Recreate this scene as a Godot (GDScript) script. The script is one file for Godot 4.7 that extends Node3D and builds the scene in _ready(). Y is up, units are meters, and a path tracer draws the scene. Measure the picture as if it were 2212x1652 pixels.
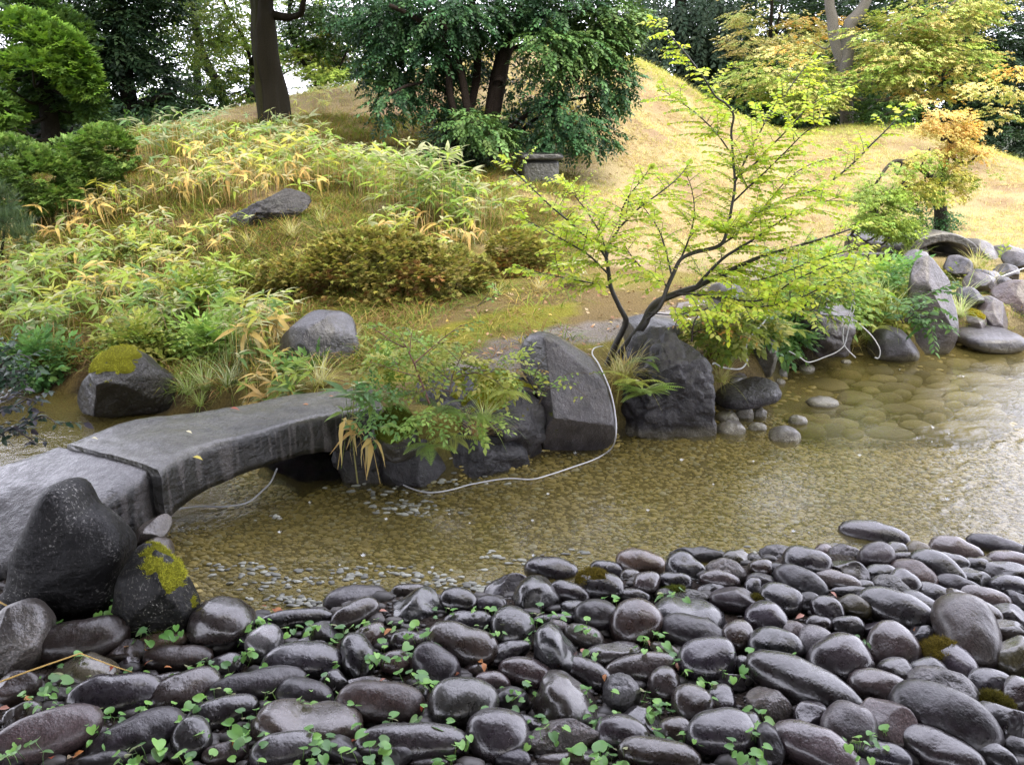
extends Node3D
# A Japanese garden in the rain: pond, two stone bridges, rocks, cobble beach, grassy mounds and trees.
# Image coordinates used below are those of a 2212 x 1652 view of the photograph; every one is turned
# into a real place on the terrain, the water or at a stated distance before anything is built.

const F := 1994.0
const PITCH := 0.279253
const EYE := Vector3(0, 1.65, 0)
const CS := 0.33376
const CROPS := {"1": Vector2(0, 0), "2": Vector2(737.3, 0), "3": Vector2(1474.7, 0), "4": Vector2(0, 551.3), "5": Vector2(737.3, 551.3), "6": Vector2(1474.7, 551.3), "A": Vector2(0, 1100.9), "B": Vector2(512, 1100.9), "C": Vector2(1024.1, 1100.9), "D": Vector2(1614.6, 1100.9)}

var rng := RandomNumberGenerator.new()
var nz := FastNoiseLite.new()      # soft, for shapes
var nf := FastNoiseLite.new()      # fractal, for relief and colour
var nr := FastNoiseLite.new()      # ridged, for craggy rock
var M := {}
var marks: Array = []              # [place in the view, words that name it]
var used := {}
var names := {}

# ---------------------------------------------------------------- places
func dir(vx: float, vy: float) -> Vector3:
	var a := (vx - 1106.0) / F
	var b := (826.0 - vy) / F
	return Vector3(a, -sin(PITCH) + b * cos(PITCH), -cos(PITCH) - b * sin(PITCH))

func P(vx: float, vy: float, d: float) -> Vector3:
	var r := dir(vx, vy)
	return EYE + r * (d / -r.z)

func G(vx: float, vy: float, h := 0.0) -> Vector3:
	var r := dir(vx, vy)
	return EYE + r * ((h - EYE.y) / r.y)

func cv(c: String, x: float, y: float) -> Vector2:
	if c == "V":
		return Vector2(x, y)
	return CROPS[c] + Vector2(x, y) * CS

func view(p: Vector3) -> Vector2:
	var q := p - EYE
	var f := q.dot(Vector3(0, -sin(PITCH), -cos(PITCH)))
	var u := q.dot(Vector3(0, cos(PITCH), -sin(PITCH)))
	return Vector2(1106.0 + F * q.x / f, 826.0 - F * u / f) if f > 0.05 else Vector2(-9999, -9999)

func slant(d: float) -> float:
	return d / cos(PITCH)

func hit(vx: float, vy: float) -> Vector3:
	var r := dir(vx, vy)
	r /= -r.z
	var d := 0.8
	while d < 40.0:
		var p := EYE + r * d
		if p.y <= ground(p.x, p.z):
			var lo := d - 0.06
			for k in 6:
				var mid := (lo + d) / 2.0
				p = EYE + r * mid
				if p.y <= ground(p.x, p.z): d = mid
				else: lo = mid
			return EYE + r * d
		d += 0.06
	return EYE + r * 16.0

func hitc(c: String, x: float, y: float) -> Vector3:
	var v := cv(c, x, y)
	return hit(v.x, v.y)

# ---------------------------------------------------------------- terrain
var xs := PackedFloat32Array()
var zs := PackedFloat32Array()
var hs := PackedFloat32Array()
var pond := PackedVector2Array()
const GX0 := -9.0
const GX1 := 10.0
const GZ0 := -19.0
const GZ1 := 1.0
const GS := 0.1

func ground(x: float, z: float) -> float:
	var fx := clampf((x - GX0) / GS, 0.0, gw - 1.001)
	var fz := clampf((z - GZ0) / GS, 0.0, gh - 1.001)
	var i := int(fx)
	var j := int(fz)
	fx -= i
	fz -= j
	var k := j * gw + i
	return lerpf(lerpf(hs[k], hs[k + 1], fx), lerpf(hs[k + gw], hs[k + gw + 1], fx), fz)

var gw := 0
var gh := 0
var sdf := PackedFloat32Array()

func pond_depth(x: float, z: float) -> float:   # metres inside the shore, negative outside
	var q := Vector2(x, z)
	var best := 1e9
	var n := pond.size()
	for i in n:
		var c := Geometry2D.get_closest_point_to_segment(q, pond[i], pond[(i + 1) % n])
		best = minf(best, c.distance_squared_to(q))
	return sqrt(best) if Geometry2D.is_point_in_polygon(q, pond) else -sqrt(best)

func tps(points: Array) -> PackedFloat64Array:   # thin-plate spline through [x, z, h]
	var n := points.size()
	var m := n + 3
	var a: Array = []
	for i in m:
		var row := PackedFloat64Array()
		row.resize(m + 1)
		a.append(row)
	for i in n:
		var p: Vector3 = points[i]
		for j in n:
			var q: Vector3 = points[j]
			var r2 := (p.x - q.x) ** 2 + (p.z - q.z) ** 2
			a[i][j] = 0.0 if r2 < 1e-9 else r2 * log(r2)
		a[i][i] += 0.04
		a[i][n] = 1.0; a[i][n + 1] = p.x; a[i][n + 2] = p.z
		a[n][i] = 1.0; a[n + 1][i] = p.x; a[n + 2][i] = p.z
		a[i][m] = p.y
	for c in m:
		var best := c
		for r in range(c, m):
			if absf(a[r][c]) > absf(a[best][c]): best = r
		var t = a[c]
		a[c] = a[best]
		a[best] = t
		var pc: PackedFloat64Array = a[c]
		for r in range(c + 1, m):
			var row: PackedFloat64Array = a[r]
			var f := row[c] / pc[c]
			if f != 0.0:
				for k in range(c, m + 1): row[k] -= f * pc[k]
				a[r] = row
	var w := PackedFloat64Array()
	w.resize(m)
	for c in range(m - 1, -1, -1):
		var s: float = a[c][m]
		for k in range(c + 1, m): s -= a[c][k] * w[k]
		w[c] = s / a[c][c]
	return w

func make_heights() -> void:
	for v in POND:
		var g := G(v[0], v[1], 0.0)
		pond.append(Vector2(g.x, g.z))
	var pts: Array = []
	for c in LAND:
		pts.append(P(c[0], c[1], c[2]))
	for c in WORLD:
		pts.append(Vector3(c[0], c[1], c[2]))
	var w := tps(pts)
	var n := pts.size()
	gw = int((GX1 - GX0) / GS) + 1
	gh = int((GZ1 - GZ0) / GS) + 1
	# the spline on a coarse grid, then bilinear: it is smooth
	var cw := (gw + 2) / 3 + 2
	var chh := (gh + 2) / 3 + 2
	var co := PackedFloat32Array()
	co.resize(cw * chh)
	var px := PackedFloat64Array()
	var pz := PackedFloat64Array()
	for p in pts:
		px.append(p.x)
		pz.append(p.z)
	for j in chh:
		for i in cw:
			var x := GX0 + i * GS * 3.0
			var z := GZ0 + j * GS * 3.0
			var s := w[n] + w[n + 1] * x + w[n + 2] * z
			for k in n:
				var r2 := (x - px[k]) * (x - px[k]) + (z - pz[k]) * (z - pz[k])
				if r2 > 1e-9: s += w[k] * r2 * log(r2)
			co[j * cw + i] = s
	hs.resize(gw * gh)
	sdf.resize(gw * gh)
	for j in gh:
		var z := GZ0 + j * GS
		for i in gw:
			var x := GX0 + i * GS
			var ci := i / 3
			var cj := j / 3
			var u := (i % 3) / 3.0
			var v := (j % 3) / 3.0
			var k := cj * cw + ci
			var land := lerpf(lerpf(co[k], co[k + 1], u), lerpf(co[k + cw], co[k + cw + 1], u), v)
			land = clampf(land, 0.03, 3.4) + 0.025 * nf.get_noise_2d(x * 60.0, z * 60.0) + 0.03 * nz.get_noise_2d(x * 35.0, z * 35.0)
			var s := -9.0
			if z > -10.0: s = pond_depth(x, z)
			sdf[j * gw + i] = s
			if s > 0.0:
				land = -0.11 * smoothstep(0.0, 0.5, s) - 0.012
			elif s > -0.3:
				land = lerpf(-0.012, maxf(land, 0.03), smoothstep(0.0, 0.16, -s))
			hs[j * gw + i] = land

func shore(x: float, z: float) -> float:
	var i := clampi(int((x - GX0) / GS + 0.5), 0, gw - 1)
	var j := clampi(int((z - GZ0) / GS + 0.5), 0, gh - 1)
	return sdf[j * gw + i]

func zone(v: Array) -> PackedVector2Array:
	var out := PackedVector2Array()
	for p in v:
		var h := hit(p[0], p[1])
		out.append(Vector2(h.x, h.z))
	return out

# ---------------------------------------------------------------- objects
func numbered(called: String) -> String:
	var n: int = names.get(called, 0)
	names[called] = n + 1
	return called if n == 0 else "%s_%03d" % [called, n]

func tag(o: Node, label := "", category := "", group := "", kind := "") -> void:
	if label: o.set_meta("label", label)
	if category: o.set_meta("category", category)
	if group: o.set_meta("group", group)
	if kind: o.set_meta("kind", kind)

func thing(called: String, label: String, category: String, at: Vector3, group := "") -> Node3D:
	var o := Node3D.new()
	o.name = numbered(called)
	add_child(o, true)
	o.position = at
	tag(o, label, category, group)
	return o

func mi(called: String, mesh: Mesh, m: Material, parent: Node, xf := Transform3D()) -> MeshInstance3D:
	var o := MeshInstance3D.new()
	o.mesh = mesh
	o.material_override = m
	if parent == self:
		o.name = numbered(called)
	else:
		o.name = called
	o.transform = xf
	parent.add_child(o, true)
	return o

func many(called: String, mesh: Mesh, m: Material, xfs: Array, cols: Array, parent: Node, stuff := true) -> MultiMeshInstance3D:
	var mm := MultiMesh.new()
	mm.transform_format = MultiMesh.TRANSFORM_3D
	mm.use_colors = true
	mm.mesh = mesh
	mm.instance_count = xfs.size()
	for i in xfs.size():
		mm.set_instance_transform(i, xfs[i])
		mm.set_instance_color(i, cols[i])
	var o := MultiMeshInstance3D.new()
	o.multimesh = mm
	o.material_override = m
	o.name = numbered(called) if parent == self else called
	parent.add_child(o, true)
	if stuff: o.set_meta("kind", "stuff")
	return o

func sizeword(px: float) -> String:
	return "small" if px < 62.0 else ("medium" if px < 118.0 else "large")

func beside(what: String, v: Vector2, self_phrase := "") -> String:   # a label that points out one thing by what it lies next to
	var near: Array = []
	for k in marks:
		if k[1] == self_phrase: continue
		near.append([(k[0] - v).length(), k])
	near.sort_custom(func(a, b): return a[0] < b[0])
	for i in mini(7, near.size()):
		var k = near[i][1]
		var o: Vector2 = v - k[0]
		var rel := ""
		if absf(o.y) * 1.3 > absf(o.x):
			rel = "behind" if o.y < 0.0 else "in front of"
		else:
			rel = "to the right of" if o.x > 0.0 else "to the left of"
		var l := "%s %s %s" % [what, rel, k[1]]
		if not used.has(l) and l.split(" ").size() <= 16:
			used[l] = true
			return l
	for i in 4:
		for j in range(i + 1, mini(6, near.size())):
			var l2 := "%s between %s and %s" % [what, near[i][1][1], near[j][1][1]]
			if not used.has(l2) and l2.split(" ").size() <= 16:
				used[l2] = true
				return l2
	var l3 := "%s close to %s" % [what, near[0][1][1]]
	used[l3] = true
	return l3

# ---------------------------------------------------------------- materials
func lin(r: float, g: float, b: float) -> Color:
	return Color(r, g, b).linear_to_srgb()

func ramp(stops: Array) -> Gradient:
	var g := Gradient.new()
	var o := PackedFloat32Array()
	var c := PackedColorArray()
	for s in stops:
		o.append(s[0])
		c.append(Color(s[1], s[1], s[1]) if s.size() == 2 else Color(s[1], s[2], s[3]))
	g.offsets = o
	g.colors = c
	return g

func ntex(kind: int, freq: float, octaves: int, stops: Array, size := 512, normal := 0.0, sd := 1) -> NoiseTexture2D:
	var n := FastNoiseLite.new()
	n.noise_type = kind
	n.frequency = freq
	n.seed = sd
	n.fractal_type = FastNoiseLite.FRACTAL_FBM if octaves > 1 else FastNoiseLite.FRACTAL_NONE
	n.fractal_octaves = octaves
	n.fractal_gain = 0.62 if normal > 10.0 else 0.5
	n.cellular_return_type = FastNoiseLite.RETURN_DISTANCE
	var t := NoiseTexture2D.new()
	t.width = size
	t.height = size
	t.seamless = true
	t.seamless_blend_skirt = 0.2
	t.noise = n
	if normal > 0.0:
		t.as_normal_map = true
		t.bump_strength = normal
	elif stops:
		t.color_ramp = ramp(stops)
	return t

func std(c: Color, rough: float, spec := 0.5) -> StandardMaterial3D:
	var m := StandardMaterial3D.new()
	m.albedo_color = c
	m.roughness = rough
	m.metallic_specular = spec
	m.vertex_color_use_as_albedo = true
	return m

func tri(m: StandardMaterial3D, s: float, al: Texture2D, no: Texture2D, ns := 1.0, ro: Texture2D = null) -> StandardMaterial3D:
	m.uv1_triplanar = true
	m.uv1_world_triplanar = true
	m.uv1_scale = Vector3(s, s, s)
	if al: m.albedo_texture = al
	if no:
		m.normal_enabled = true
		m.normal_texture = no
		m.normal_scale = ns
	if ro:
		m.roughness_texture = ro
		m.roughness_texture_channel = BaseMaterial3D.TEXTURE_CHANNEL_RED
	return m

func film(m: StandardMaterial3D, amount: float, rough: float) -> StandardMaterial3D:   # rain water standing on the stone
	m.clearcoat_enabled = true
	m.clearcoat = amount
	m.clearcoat_roughness = rough
	return m

func leafmat(rough: float, through: float, spec := 0.4) -> StandardMaterial3D:
	var m := std(Color.WHITE, rough, spec)
	if through > 0.0:
		m.backlight_enabled = true
		m.backlight = lin(through, through, through * 0.6)
	return m

func make_materials() -> void:
	const CELL := FastNoiseLite.TYPE_CELLULAR
	const SIM := FastNoiseLite.TYPE_SIMPLEX_SMOOTH
	var speck := ntex(SIM, 0.07, 6, [[0.0, 0.35], [0.4, 0.6], [0.6, 0.75], [0.75, 1.0], [1.0, 1.0]], 1024, 0.0, 3)
	var fine := ntex(SIM, 0.05, 5, [], 512, 5.0, 4)
	var coarse := ntex(SIM, 0.012, 8, [], 1024, 14.0, 5)
	var wet := ntex(SIM, 0.02, 4, [[0.0, 0.45], [0.45, 0.65], [0.7, 1.0], [1.0, 1.0]], 512, 0.0, 6)
	var lich := ntex(SIM, 0.045, 6, [[0.0, 0.15], [0.6, 0.2], [0.7, 0.26], [0.74, 1.0], [1.0, 1.0]], 1024, 0.0, 8)
	var moss := ntex(SIM, 0.09, 4, [[0.0, 0.45], [0.5, 0.75], [1.0, 1.0]], 512, 0.0, 9)
	var mossn := ntex(SIM, 0.11, 4, [], 512, 14.0, 9)
	M.cobble = film(tri(std(Color.WHITE, 0.42, 0.55), 3.1, speck, fine, 0.5, wet), 0.55, 0.15)
	M.shade = tri(std(Color.WHITE, 0.9, 0.12), 1.8, speck, coarse, 1.2, null)  # matte look for the rock that carries painted-in shade under the bridge
	M.rough = film(tri(std(Color.WHITE, 0.5, 0.5), 2.3, speck, coarse, 0.55, wet), 0.25, 0.2)
	M.rock = film(tri(std(Color.WHITE, 0.55, 0.6), 1.6, speck, coarse, 1.2, wet), 0.2, 0.3)
	M.crag = tri(std(Color.WHITE, 0.6, 0.5), 2.2, speck, coarse, 1.8, wet)
	M.lichen = tri(std(Color.WHITE, 0.55, 0.35), 1.5, lich, coarse, 0.9, null)
	M.bridge = film(tri(std(Color.WHITE, 0.55, 0.5), 1.9, speck, coarse, 1.2, wet), 0.3, 0.2)
	M.moss = tri(std(Color.WHITE, 0.95, 0.15), 5.0, moss, mossn, 1.6, null)
	M.soil = tri(std(Color.WHITE, 0.85, 0.3), 1.3, ntex(SIM, 0.05, 6, [[0.0, 0.5], [0.5, 0.75], [1.0, 1.0]], 1024, 0.0, 11), ntex(SIM, 0.06, 5, [], 512, 9.0, 12), 1.0, null)
	M.pebble = std(Color.WHITE, 0.5, 0.5)
	M.bark = tri(std(Color.WHITE, 0.85, 0.25), 2.6, ntex(SIM, 0.05, 5, [[0.0, 0.45], [0.5, 0.75], [1.0, 1.0]], 512, 0.0, 14), ntex(SIM, 0.045, 5, [], 512, 12.0, 15), 1.2, null)
	M.twig = std(Color.WHITE, 0.45, 0.5)
	M.glossy = leafmat(0.42, 0.3, 0.35)
	M.leaf = leafmat(0.5, 0.6, 0.3)
	M.lime = leafmat(0.45, 1.0, 0.4)
	M.grass = leafmat(0.65, 0.6, 0.2)
	M.violet = leafmat(0.38, 0.45, 0.45)
	M.dead = leafmat(0.5, 0.3, 0.4)
	M.hose = std(lin(0.48, 0.48, 0.5), 0.35, 0.5)
	M.straw = std(lin(0.5, 0.33, 0.1), 0.6, 0.4)
	M.puddle = std(lin(0.12, 0.1, 0.08), 0.04, 0.6)
	M.puddle.vertex_color_use_as_albedo = false
	var w := StandardMaterial3D.new()
	w.transparency = BaseMaterial3D.TRANSPARENCY_ALPHA
	w.albedo_color = Color(lin(0.18, 0.15, 0.045), 0.28)
	w.roughness = 0.05
	w.metallic_specular = 0.38
	tri(w, 0.9, null, ntex(SIM, 0.022, 4, [], 1024, 5.0, 21), 0.35)
	M.water = w

# ---------------------------------------------------------------- rocks
func round_radii(pts: Array, c: Vector2, n: int) -> PackedFloat32Array:   # a polygon about c as radii
	var out := PackedFloat32Array()
	for i in n:
		var a := TAU * i / n
		var e := c + Vector2(cos(a), sin(a)) * 8.0
		var best := 0.0
		for k in pts.size():
			var h = Geometry2D.segment_intersects_segment(c, e, pts[k], pts[(k + 1) % pts.size()])
			if h != null: best = maxf(best, (h - c).length())
		out.append(best)
	for pass_ in 2:
		var s := out.duplicate()
		for i in n: s[i] = out[i] * 0.5 + (out[(i + 1) % n] + out[(i + n - 1) % n]) * 0.25
		out = s
	return out

func rock_mesh(c: Vector3, base: Vector3, U: Vector3, V: Vector3, W: Vector3, rad: PackedFloat32Array, o: Dictionary) -> Array:
	# c centre, U and V unit axes of the outline, W half the depth; returns [mesh, moss mesh or null]
	var n := rad.size()
	var m: int = o.get("rings", 20)
	var e: float = o.get("e", 2.2)
	var amp: float = o.get("amp", 0.05)
	var fr: float = o.get("fr", 3.0)
	var crag: float = o.get("crag", 0.0)
	var sd: float = o.get("seed", 1.0) * 17.3
	var col: Color = o.get("col", Color(0.08, 0.08, 0.085))
	var col2: Color = o.get("col2", col * 0.6)
	var lr := RandomNumberGenerator.new()
	lr.seed = int(sd * 10.0) + 5
	var mean := 0.0
	for r in rad: mean += r / n
	var wl := W.length()
	var wd := W / wl
	var cuts: Array = []
	for k in int(o.get("cuts", 0)):
		var q := Vector3(lr.randf_range(-1, 1), lr.randf_range(-0.3, 1), lr.randf_range(0.2, 1)).normalized()
		cuts.append([q, lr.randf_range(0.6, 0.82) + 0.15 * (1.0 - q.z)])
	for k in o.get("planes", []):
		cuts.append([Vector3(k[0], k[1], k[2]).normalized(), k[3]])
	var vs := PackedVector3Array()
	for j in m + 1:
		var lam := PI * j / m
		var rho := pow(sin(lam), 2.0 / e) if j > 0 and j < m else 0.0
		var w := signf(cos(lam)) * pow(absf(cos(lam)), 2.0 / e)
		for i in n:
			var a := TAU * i / n
			var d := (U * cos(a) + V * sin(a)) * rad[i] * rho + W * w
			var unit := Vector3(d.dot(U) / mean, d.dot(V) / mean, d.dot(wd) / wl)
			for k in cuts:   # flat faces: what stands out past a plane is ground off
				var over: float = unit.dot(k[0]) - k[1]
				if over > 0.0: unit -= (k[0] as Vector3) * over
			if cuts: d = U * unit.x * mean + V * unit.y * mean + wd * unit.z * wl
			var s := (d / mean) * fr
			var f := amp * nz.get_noise_3d(s.x * 20.0 + sd, s.y * 20.0, s.z * 20.0 + sd) * 1.6 + amp * 0.45 * nf.get_noise_3d(s.x * 45.0 - sd, s.y * 45.0, s.z * 45.0)
			if crag > 0.0:
				f -= crag * maxf(0.0, nr.get_noise_3d(s.x * 16.0 + sd, s.y * 16.0 - sd, s.z * 16.0))
			d += d.normalized() * f * mean
			vs.append(c + d - base)
	var st := SurfaceTool.new()
	st.begin(Mesh.PRIMITIVE_TRIANGLES)
	for v in vs:
		var g := v + base
		var cf: float = o.get("cf", 1.0)
		var t := clampf(0.5 + 0.9 * nf.get_noise_3d(g.x * 450.0, g.y * 450.0, g.z * 450.0 + sd) + 0.5 * cf * nz.get_noise_3d(g.x * 250.0 + sd, g.y * 250.0 / cf, g.z * 250.0) + 0.2 - 0.2 * cf, 0.0, 1.0)
		var cc := col2.lerp(col, t)
		if o.has("foot"):   # the pale tide line of a stone that stands in the water
			cc = cc.lerp(o.foot, smoothstep(0.07, 0.02, g.y + 0.02 * nf.get_noise_2d(g.x * 200.0, g.z * 200.0)) * 0.8)
		st.set_color(cc)
		st.add_vertex(v)
	for j in m:
		for i in n:
			var a0 := j * n + i
			var a1 := j * n + (i + 1) % n
			for k in [a0, a1, a0 + n, a1, a1 + n, a0 + n]:
				st.add_index(k)
	st.generate_normals()
	var mesh := st.commit()
	if not o.has("moss"):
		return [mesh, null, []]
	var mo: Array = o.moss     # [direction, threshold, colour, thickness]
	var md: Vector3 = (mo[0] as Vector3).normalized()
	var wt := PackedFloat32Array()
	var ms := PackedVector3Array()
	var mc := PackedColorArray()
	for idx in vs.size():
		var v: Vector3 = vs[idx]
		var rel := v + base - c
		var nrm := (U * rel.dot(U) / mean + V * rel.dot(V) / mean + wd * rel.dot(wd) / wl).normalized()
		var g := v + base
		var w := smoothstep(0.0, 0.42, nrm.dot(md) - float(mo[1]) + 0.55 * nf.get_noise_3d(g.x * 500.0, g.y * 500.0, g.z * 500.0) + 0.3 * nz.get_noise_3d(g.x * 260.0, g.y * 260.0, g.z * 260.0))
		wt.append(w)
		ms.append(v + nrm * (float(mo[3]) * w - 0.006 + 0.006 * w * nf.get_noise_3d(g.x * 900.0, g.y * 900.0, g.z * 900.0)))
		mc.append((mo[2] as Color) * (0.75 + 0.5 * absf(nf.get_noise_3d(g.x * 250.0, g.y * 250.0, g.z * 250.0)) + 0.25))
	st = SurfaceTool.new()
	st.begin(Mesh.PRIMITIVE_TRIANGLES)
	for idx in ms.size():
		st.set_color(mc[idx])
		st.add_vertex(ms[idx])
	var any := false
	for j in m:
		for i in n:
			var a0 := j * n + i
			var a1 := j * n + (i + 1) % n
			if wt[a0] + wt[a1] + wt[a0 + n] + wt[a1 + n] > 0.02:
				any = true
				for k in [a0, a1, a0 + n, a1, a1 + n, a0 + n]: st.add_index(k)
	if not any: return [mesh, null, []]
	st.generate_normals()
	var tips: Array = []      # where the moss stands up in tiny tufts
	for idx in ms.size() - n - 1:
		if wt[idx] < 0.35 or idx < n: continue
		for k in int(o.get("fuzz", 2)):
			var q := ms[idx].lerp(ms[idx + 1], lr.randf()).lerp(ms[idx + n], lr.randf())
			tips.append([q, (q + base - c).normalized(), mc[idx]])
	return [mesh, st.commit(), tips]

func rock(called: String, crop: String, poly: Array, d: float, half_depth: float, label: String, o := {}, phrase := "") -> Node3D:
	var pts: Array = []
	var mid := Vector2.ZERO
	var lo := Vector2(1e9, 1e9)
	var hi := -lo
	for p in poly:
		var v := cv(crop, p[0], p[1])
		var q := P(v.x, v.y, d)
		pts.append(Vector2(q.x, q.y))
		lo = lo.min(pts[-1])
		hi = hi.max(pts[-1])
		mid += v / poly.size()
	var c := (lo + hi) / 2.0
	if not Geometry2D.is_point_in_polygon(c, PackedVector2Array(pts)) or o.get("centroid", false):
		c = Vector2.ZERO
		for p in pts: c += p / pts.size()
	var n: int = o.get("n", 48)
	var base := Vector3(c.x, lo.y, -d)
	o.rings = o.get("rings", 28)
	o.seed = o.get("seed", float(names.size()) + d)
	if o.get("mat", M.rock) != M.cobble and not o.has("smooth"):
		o.cuts = int(o.get("cuts", 0)) + 7
		o.amp = float(o.get("amp", 0.05)) * 0.6
	var yaw: float = o.get("yaw", 0.0)
	var W := Vector3(sin(yaw), o.get("lean", 0.0), cos(yaw)) * half_depth
	var two := rock_mesh(Vector3(c.x, c.y, -d), base, Vector3.RIGHT, Vector3.UP, W, round_radii(pts, c, n), o)
	var out: Node3D = mi(called, two[0], o.get("mat", M.rock), self)
	out.position = base
	tag(out, label, o.get("cat", "rock"), o.get("group", ""))
	if two[1]:
		var ms := mi("moss", two[1], M.moss, out)
		moss_fuzz(two[2], out)
		if o.has("mosslabel"): ms.set_meta("label", o.mosslabel)
	if phrase: marks.append([mid, phrase])
	return out

var fuzz_mesh: Mesh
func moss_fuzz(tips: Array, parent: Node3D) -> void:
	if fuzz_mesh == null: fuzz_mesh = tuft(7, 0.013, 0.0022, 0.004, 0.3, 1)
	var xf: Array = []
	var cl: Array = []
	for k in tips:
		var up: Vector3 = k[1]
		var s := rng.randf_range(0.6, 1.3)
		var b := frame(up.cross(Vector3(0.3, 0.2, 0.9)), up) * Basis(Vector3.UP, rng.randf_range(0, TAU))
		xf.append(Transform3D(b.scaled(Vector3(s, s, s)), k[0]))
		cl.append((k[2] as Color) * rng.randf_range(0.9, 1.7))
	if xf: many("moss_tufts", fuzz_mesh, M.grass, xf, cl, parent)

# ---------------------------------------------------------------- leaves and stems
func frame(x: Vector3, up: Vector3) -> Basis:
	x = x.normalized()
	var z := x.cross(up)
	if z.length_squared() < 1e-6: z = x.cross(Vector3(0.3, 0.2, 1.0))
	z = z.normalized()
	return Basis(x, z.cross(x), z)

func blade(st: SurfaceTool, xf: Transform3D, L: float, Wd: float, droop: float, fold: float, n: int, kind: int) -> void:
	# along +x, face up +y; kind 0 oval, 1 lance, 2 grass
	var pl: Array = []
	for i in n + 1:
		var t := float(i) / n
		var w := 0.0
		if kind == 0: w = sin(PI * pow(t, 0.85))
		elif kind == 1: w = sin(PI * pow(t, 0.62)) * (1.0 - 0.25 * t)
		else: w = pow(1.0 - t, 0.7) * (0.6 + 0.4 * minf(1.0, t * 5.0))
		if kind < 2 and (i == 0 or i == n): w = 0.03
		w *= Wd * 0.5
		var y := -droop * L * t * t
		var x := L * t * (1.0 - 0.35 * absf(droop) * t)
		pl.append([xf * Vector3(x, y + fold * w, -w), xf * Vector3(x, y, 0), xf * Vector3(x, y + fold * w, w)])
	for i in n:
		var a = pl[i]
		var b = pl[i + 1]
		if kind == 2 or fold == 0.0:
			for v in [a[0], b[0], a[2], a[2], b[0], b[2]]: st.add_vertex(v)
		else:
			for v in [a[0], b[0], a[1], a[1], b[0], b[1], a[1], b[1], a[2], a[2], b[1], b[2]]: st.add_vertex(v)

func begin() -> SurfaceTool:
	var st := SurfaceTool.new()
	st.begin(Mesh.PRIMITIVE_TRIANGLES)
	st.set_smooth_group(0)
	return st

func done(st: SurfaceTool) -> ArrayMesh:
	st.index()
	st.generate_normals()
	return st.commit()

func tube(st: SurfaceTool, pts: PackedVector3Array, r0: float, r1: float, sides := 6, wob := 0.0, col := Color.WHITE) -> void:
	if col != Color.WHITE: st.set_color(col)
	var n := pts.size()
	var rings: Array = []
	var up := Vector3(0.13, 0.2, 1).normalized()
	for i in n:
		var t := (pts[mini(i + 1, n - 1)] - pts[maxi(i - 1, 0)]).normalized()
		var a := t.cross(up)
		if a.length_squared() < 1e-4: a = t.cross(Vector3.RIGHT)
		a = a.normalized()
		var b := t.cross(a)
		up = b
		up = a.cross(t)
		var r := lerpf(r0, r1, float(i) / maxf(1.0, n - 1))
		var ring: Array = []
		for k in sides:
			var an := TAU * k / sides
			var q := a * cos(an) + b * sin(an)
			var rr := r * (1.0 + wob * nz.get_noise_3d(pts[i].x * 90 + q.x * 30, pts[i].y * 40, pts[i].z * 90 + q.z * 30))
			if r0 > 0.06:   # fluted, furrowed bark on the thick stems
				rr *= 1.0 + 0.06 * sin(an * 4.0 + pts[i].y * 1.3) + 0.09 * nf.get_noise_3d(cos(an) * 160.0, pts[i].y * 22.0, sin(an) * 160.0) + 0.05 * nz.get_noise_3d(pts[i].x * 60.0, pts[i].y * 160.0, an * 30.0)
			ring.append(pts[i] + q * rr)
		rings.append(ring)
	for i in n - 1:
		for k in sides:
			var k1 := (k + 1) % sides
			for v in [rings[i][k], rings[i][k1], rings[i + 1][k], rings[i][k1], rings[i + 1][k1], rings[i + 1][k]]: st.add_vertex(v)
	for k in range(1, sides - 1):
		for v in [rings[n - 1][0], rings[n - 1][k], rings[n - 1][k + 1]]: st.add_vertex(v)

func smooth_path(pts: Array, per := 5) -> PackedVector3Array:
	var out := PackedVector3Array()
	var n := pts.size()
	for i in n - 1:
		for k in per:
			out.append((pts[i] as Vector3).cubic_interpolate(pts[i + 1], pts[maxi(i - 1, 0)], pts[mini(i + 2, n - 1)], float(k) / per))
	out.append(pts[n - 1])
	return out

func vpath(crop: String, v: Array, d0: float, d1: float, per := 5) -> PackedVector3Array:
	var pts: Array = []
	for i in v.size():
		var q := cv(crop, v[i][0], v[i][1])
		pts.append(P(q.x, q.y, lerpf(d0, d1, float(i) / maxf(1.0, v.size() - 1))))
	return smooth_path(pts, per)

func limb(called: String, pts: PackedVector3Array, r0: float, r1: float, m: Material, col: Color, parent: Node3D, sides := 8, wob := 0.25) -> MeshInstance3D:
	var st := begin()
	var q := PackedVector3Array()
	for p in pts: q.append(p - parent.position)
	tube(st, q, r0, r1, sides, wob, col)
	return mi(called, done(st), m, parent)

func ball() -> Vector3:
	while true:
		var v := Vector3(rng.randf_range(-1, 1), rng.randf_range(-1, 1), rng.randf_range(-1, 1))
		if v.length_squared() <= 1.0 and v.length_squared() > 0.001: return v
	return Vector3.UP

func pick(cols: Array, spread := 0.25) -> Color:
	var c: Color = cols[rng.randi() % cols.size()]
	var f := rng.randf_range(1.0 - spread, 1.0 + spread)
	return Color(c.r * f * rng.randf_range(0.9, 1.1), c.g * f, c.b * f)

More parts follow.
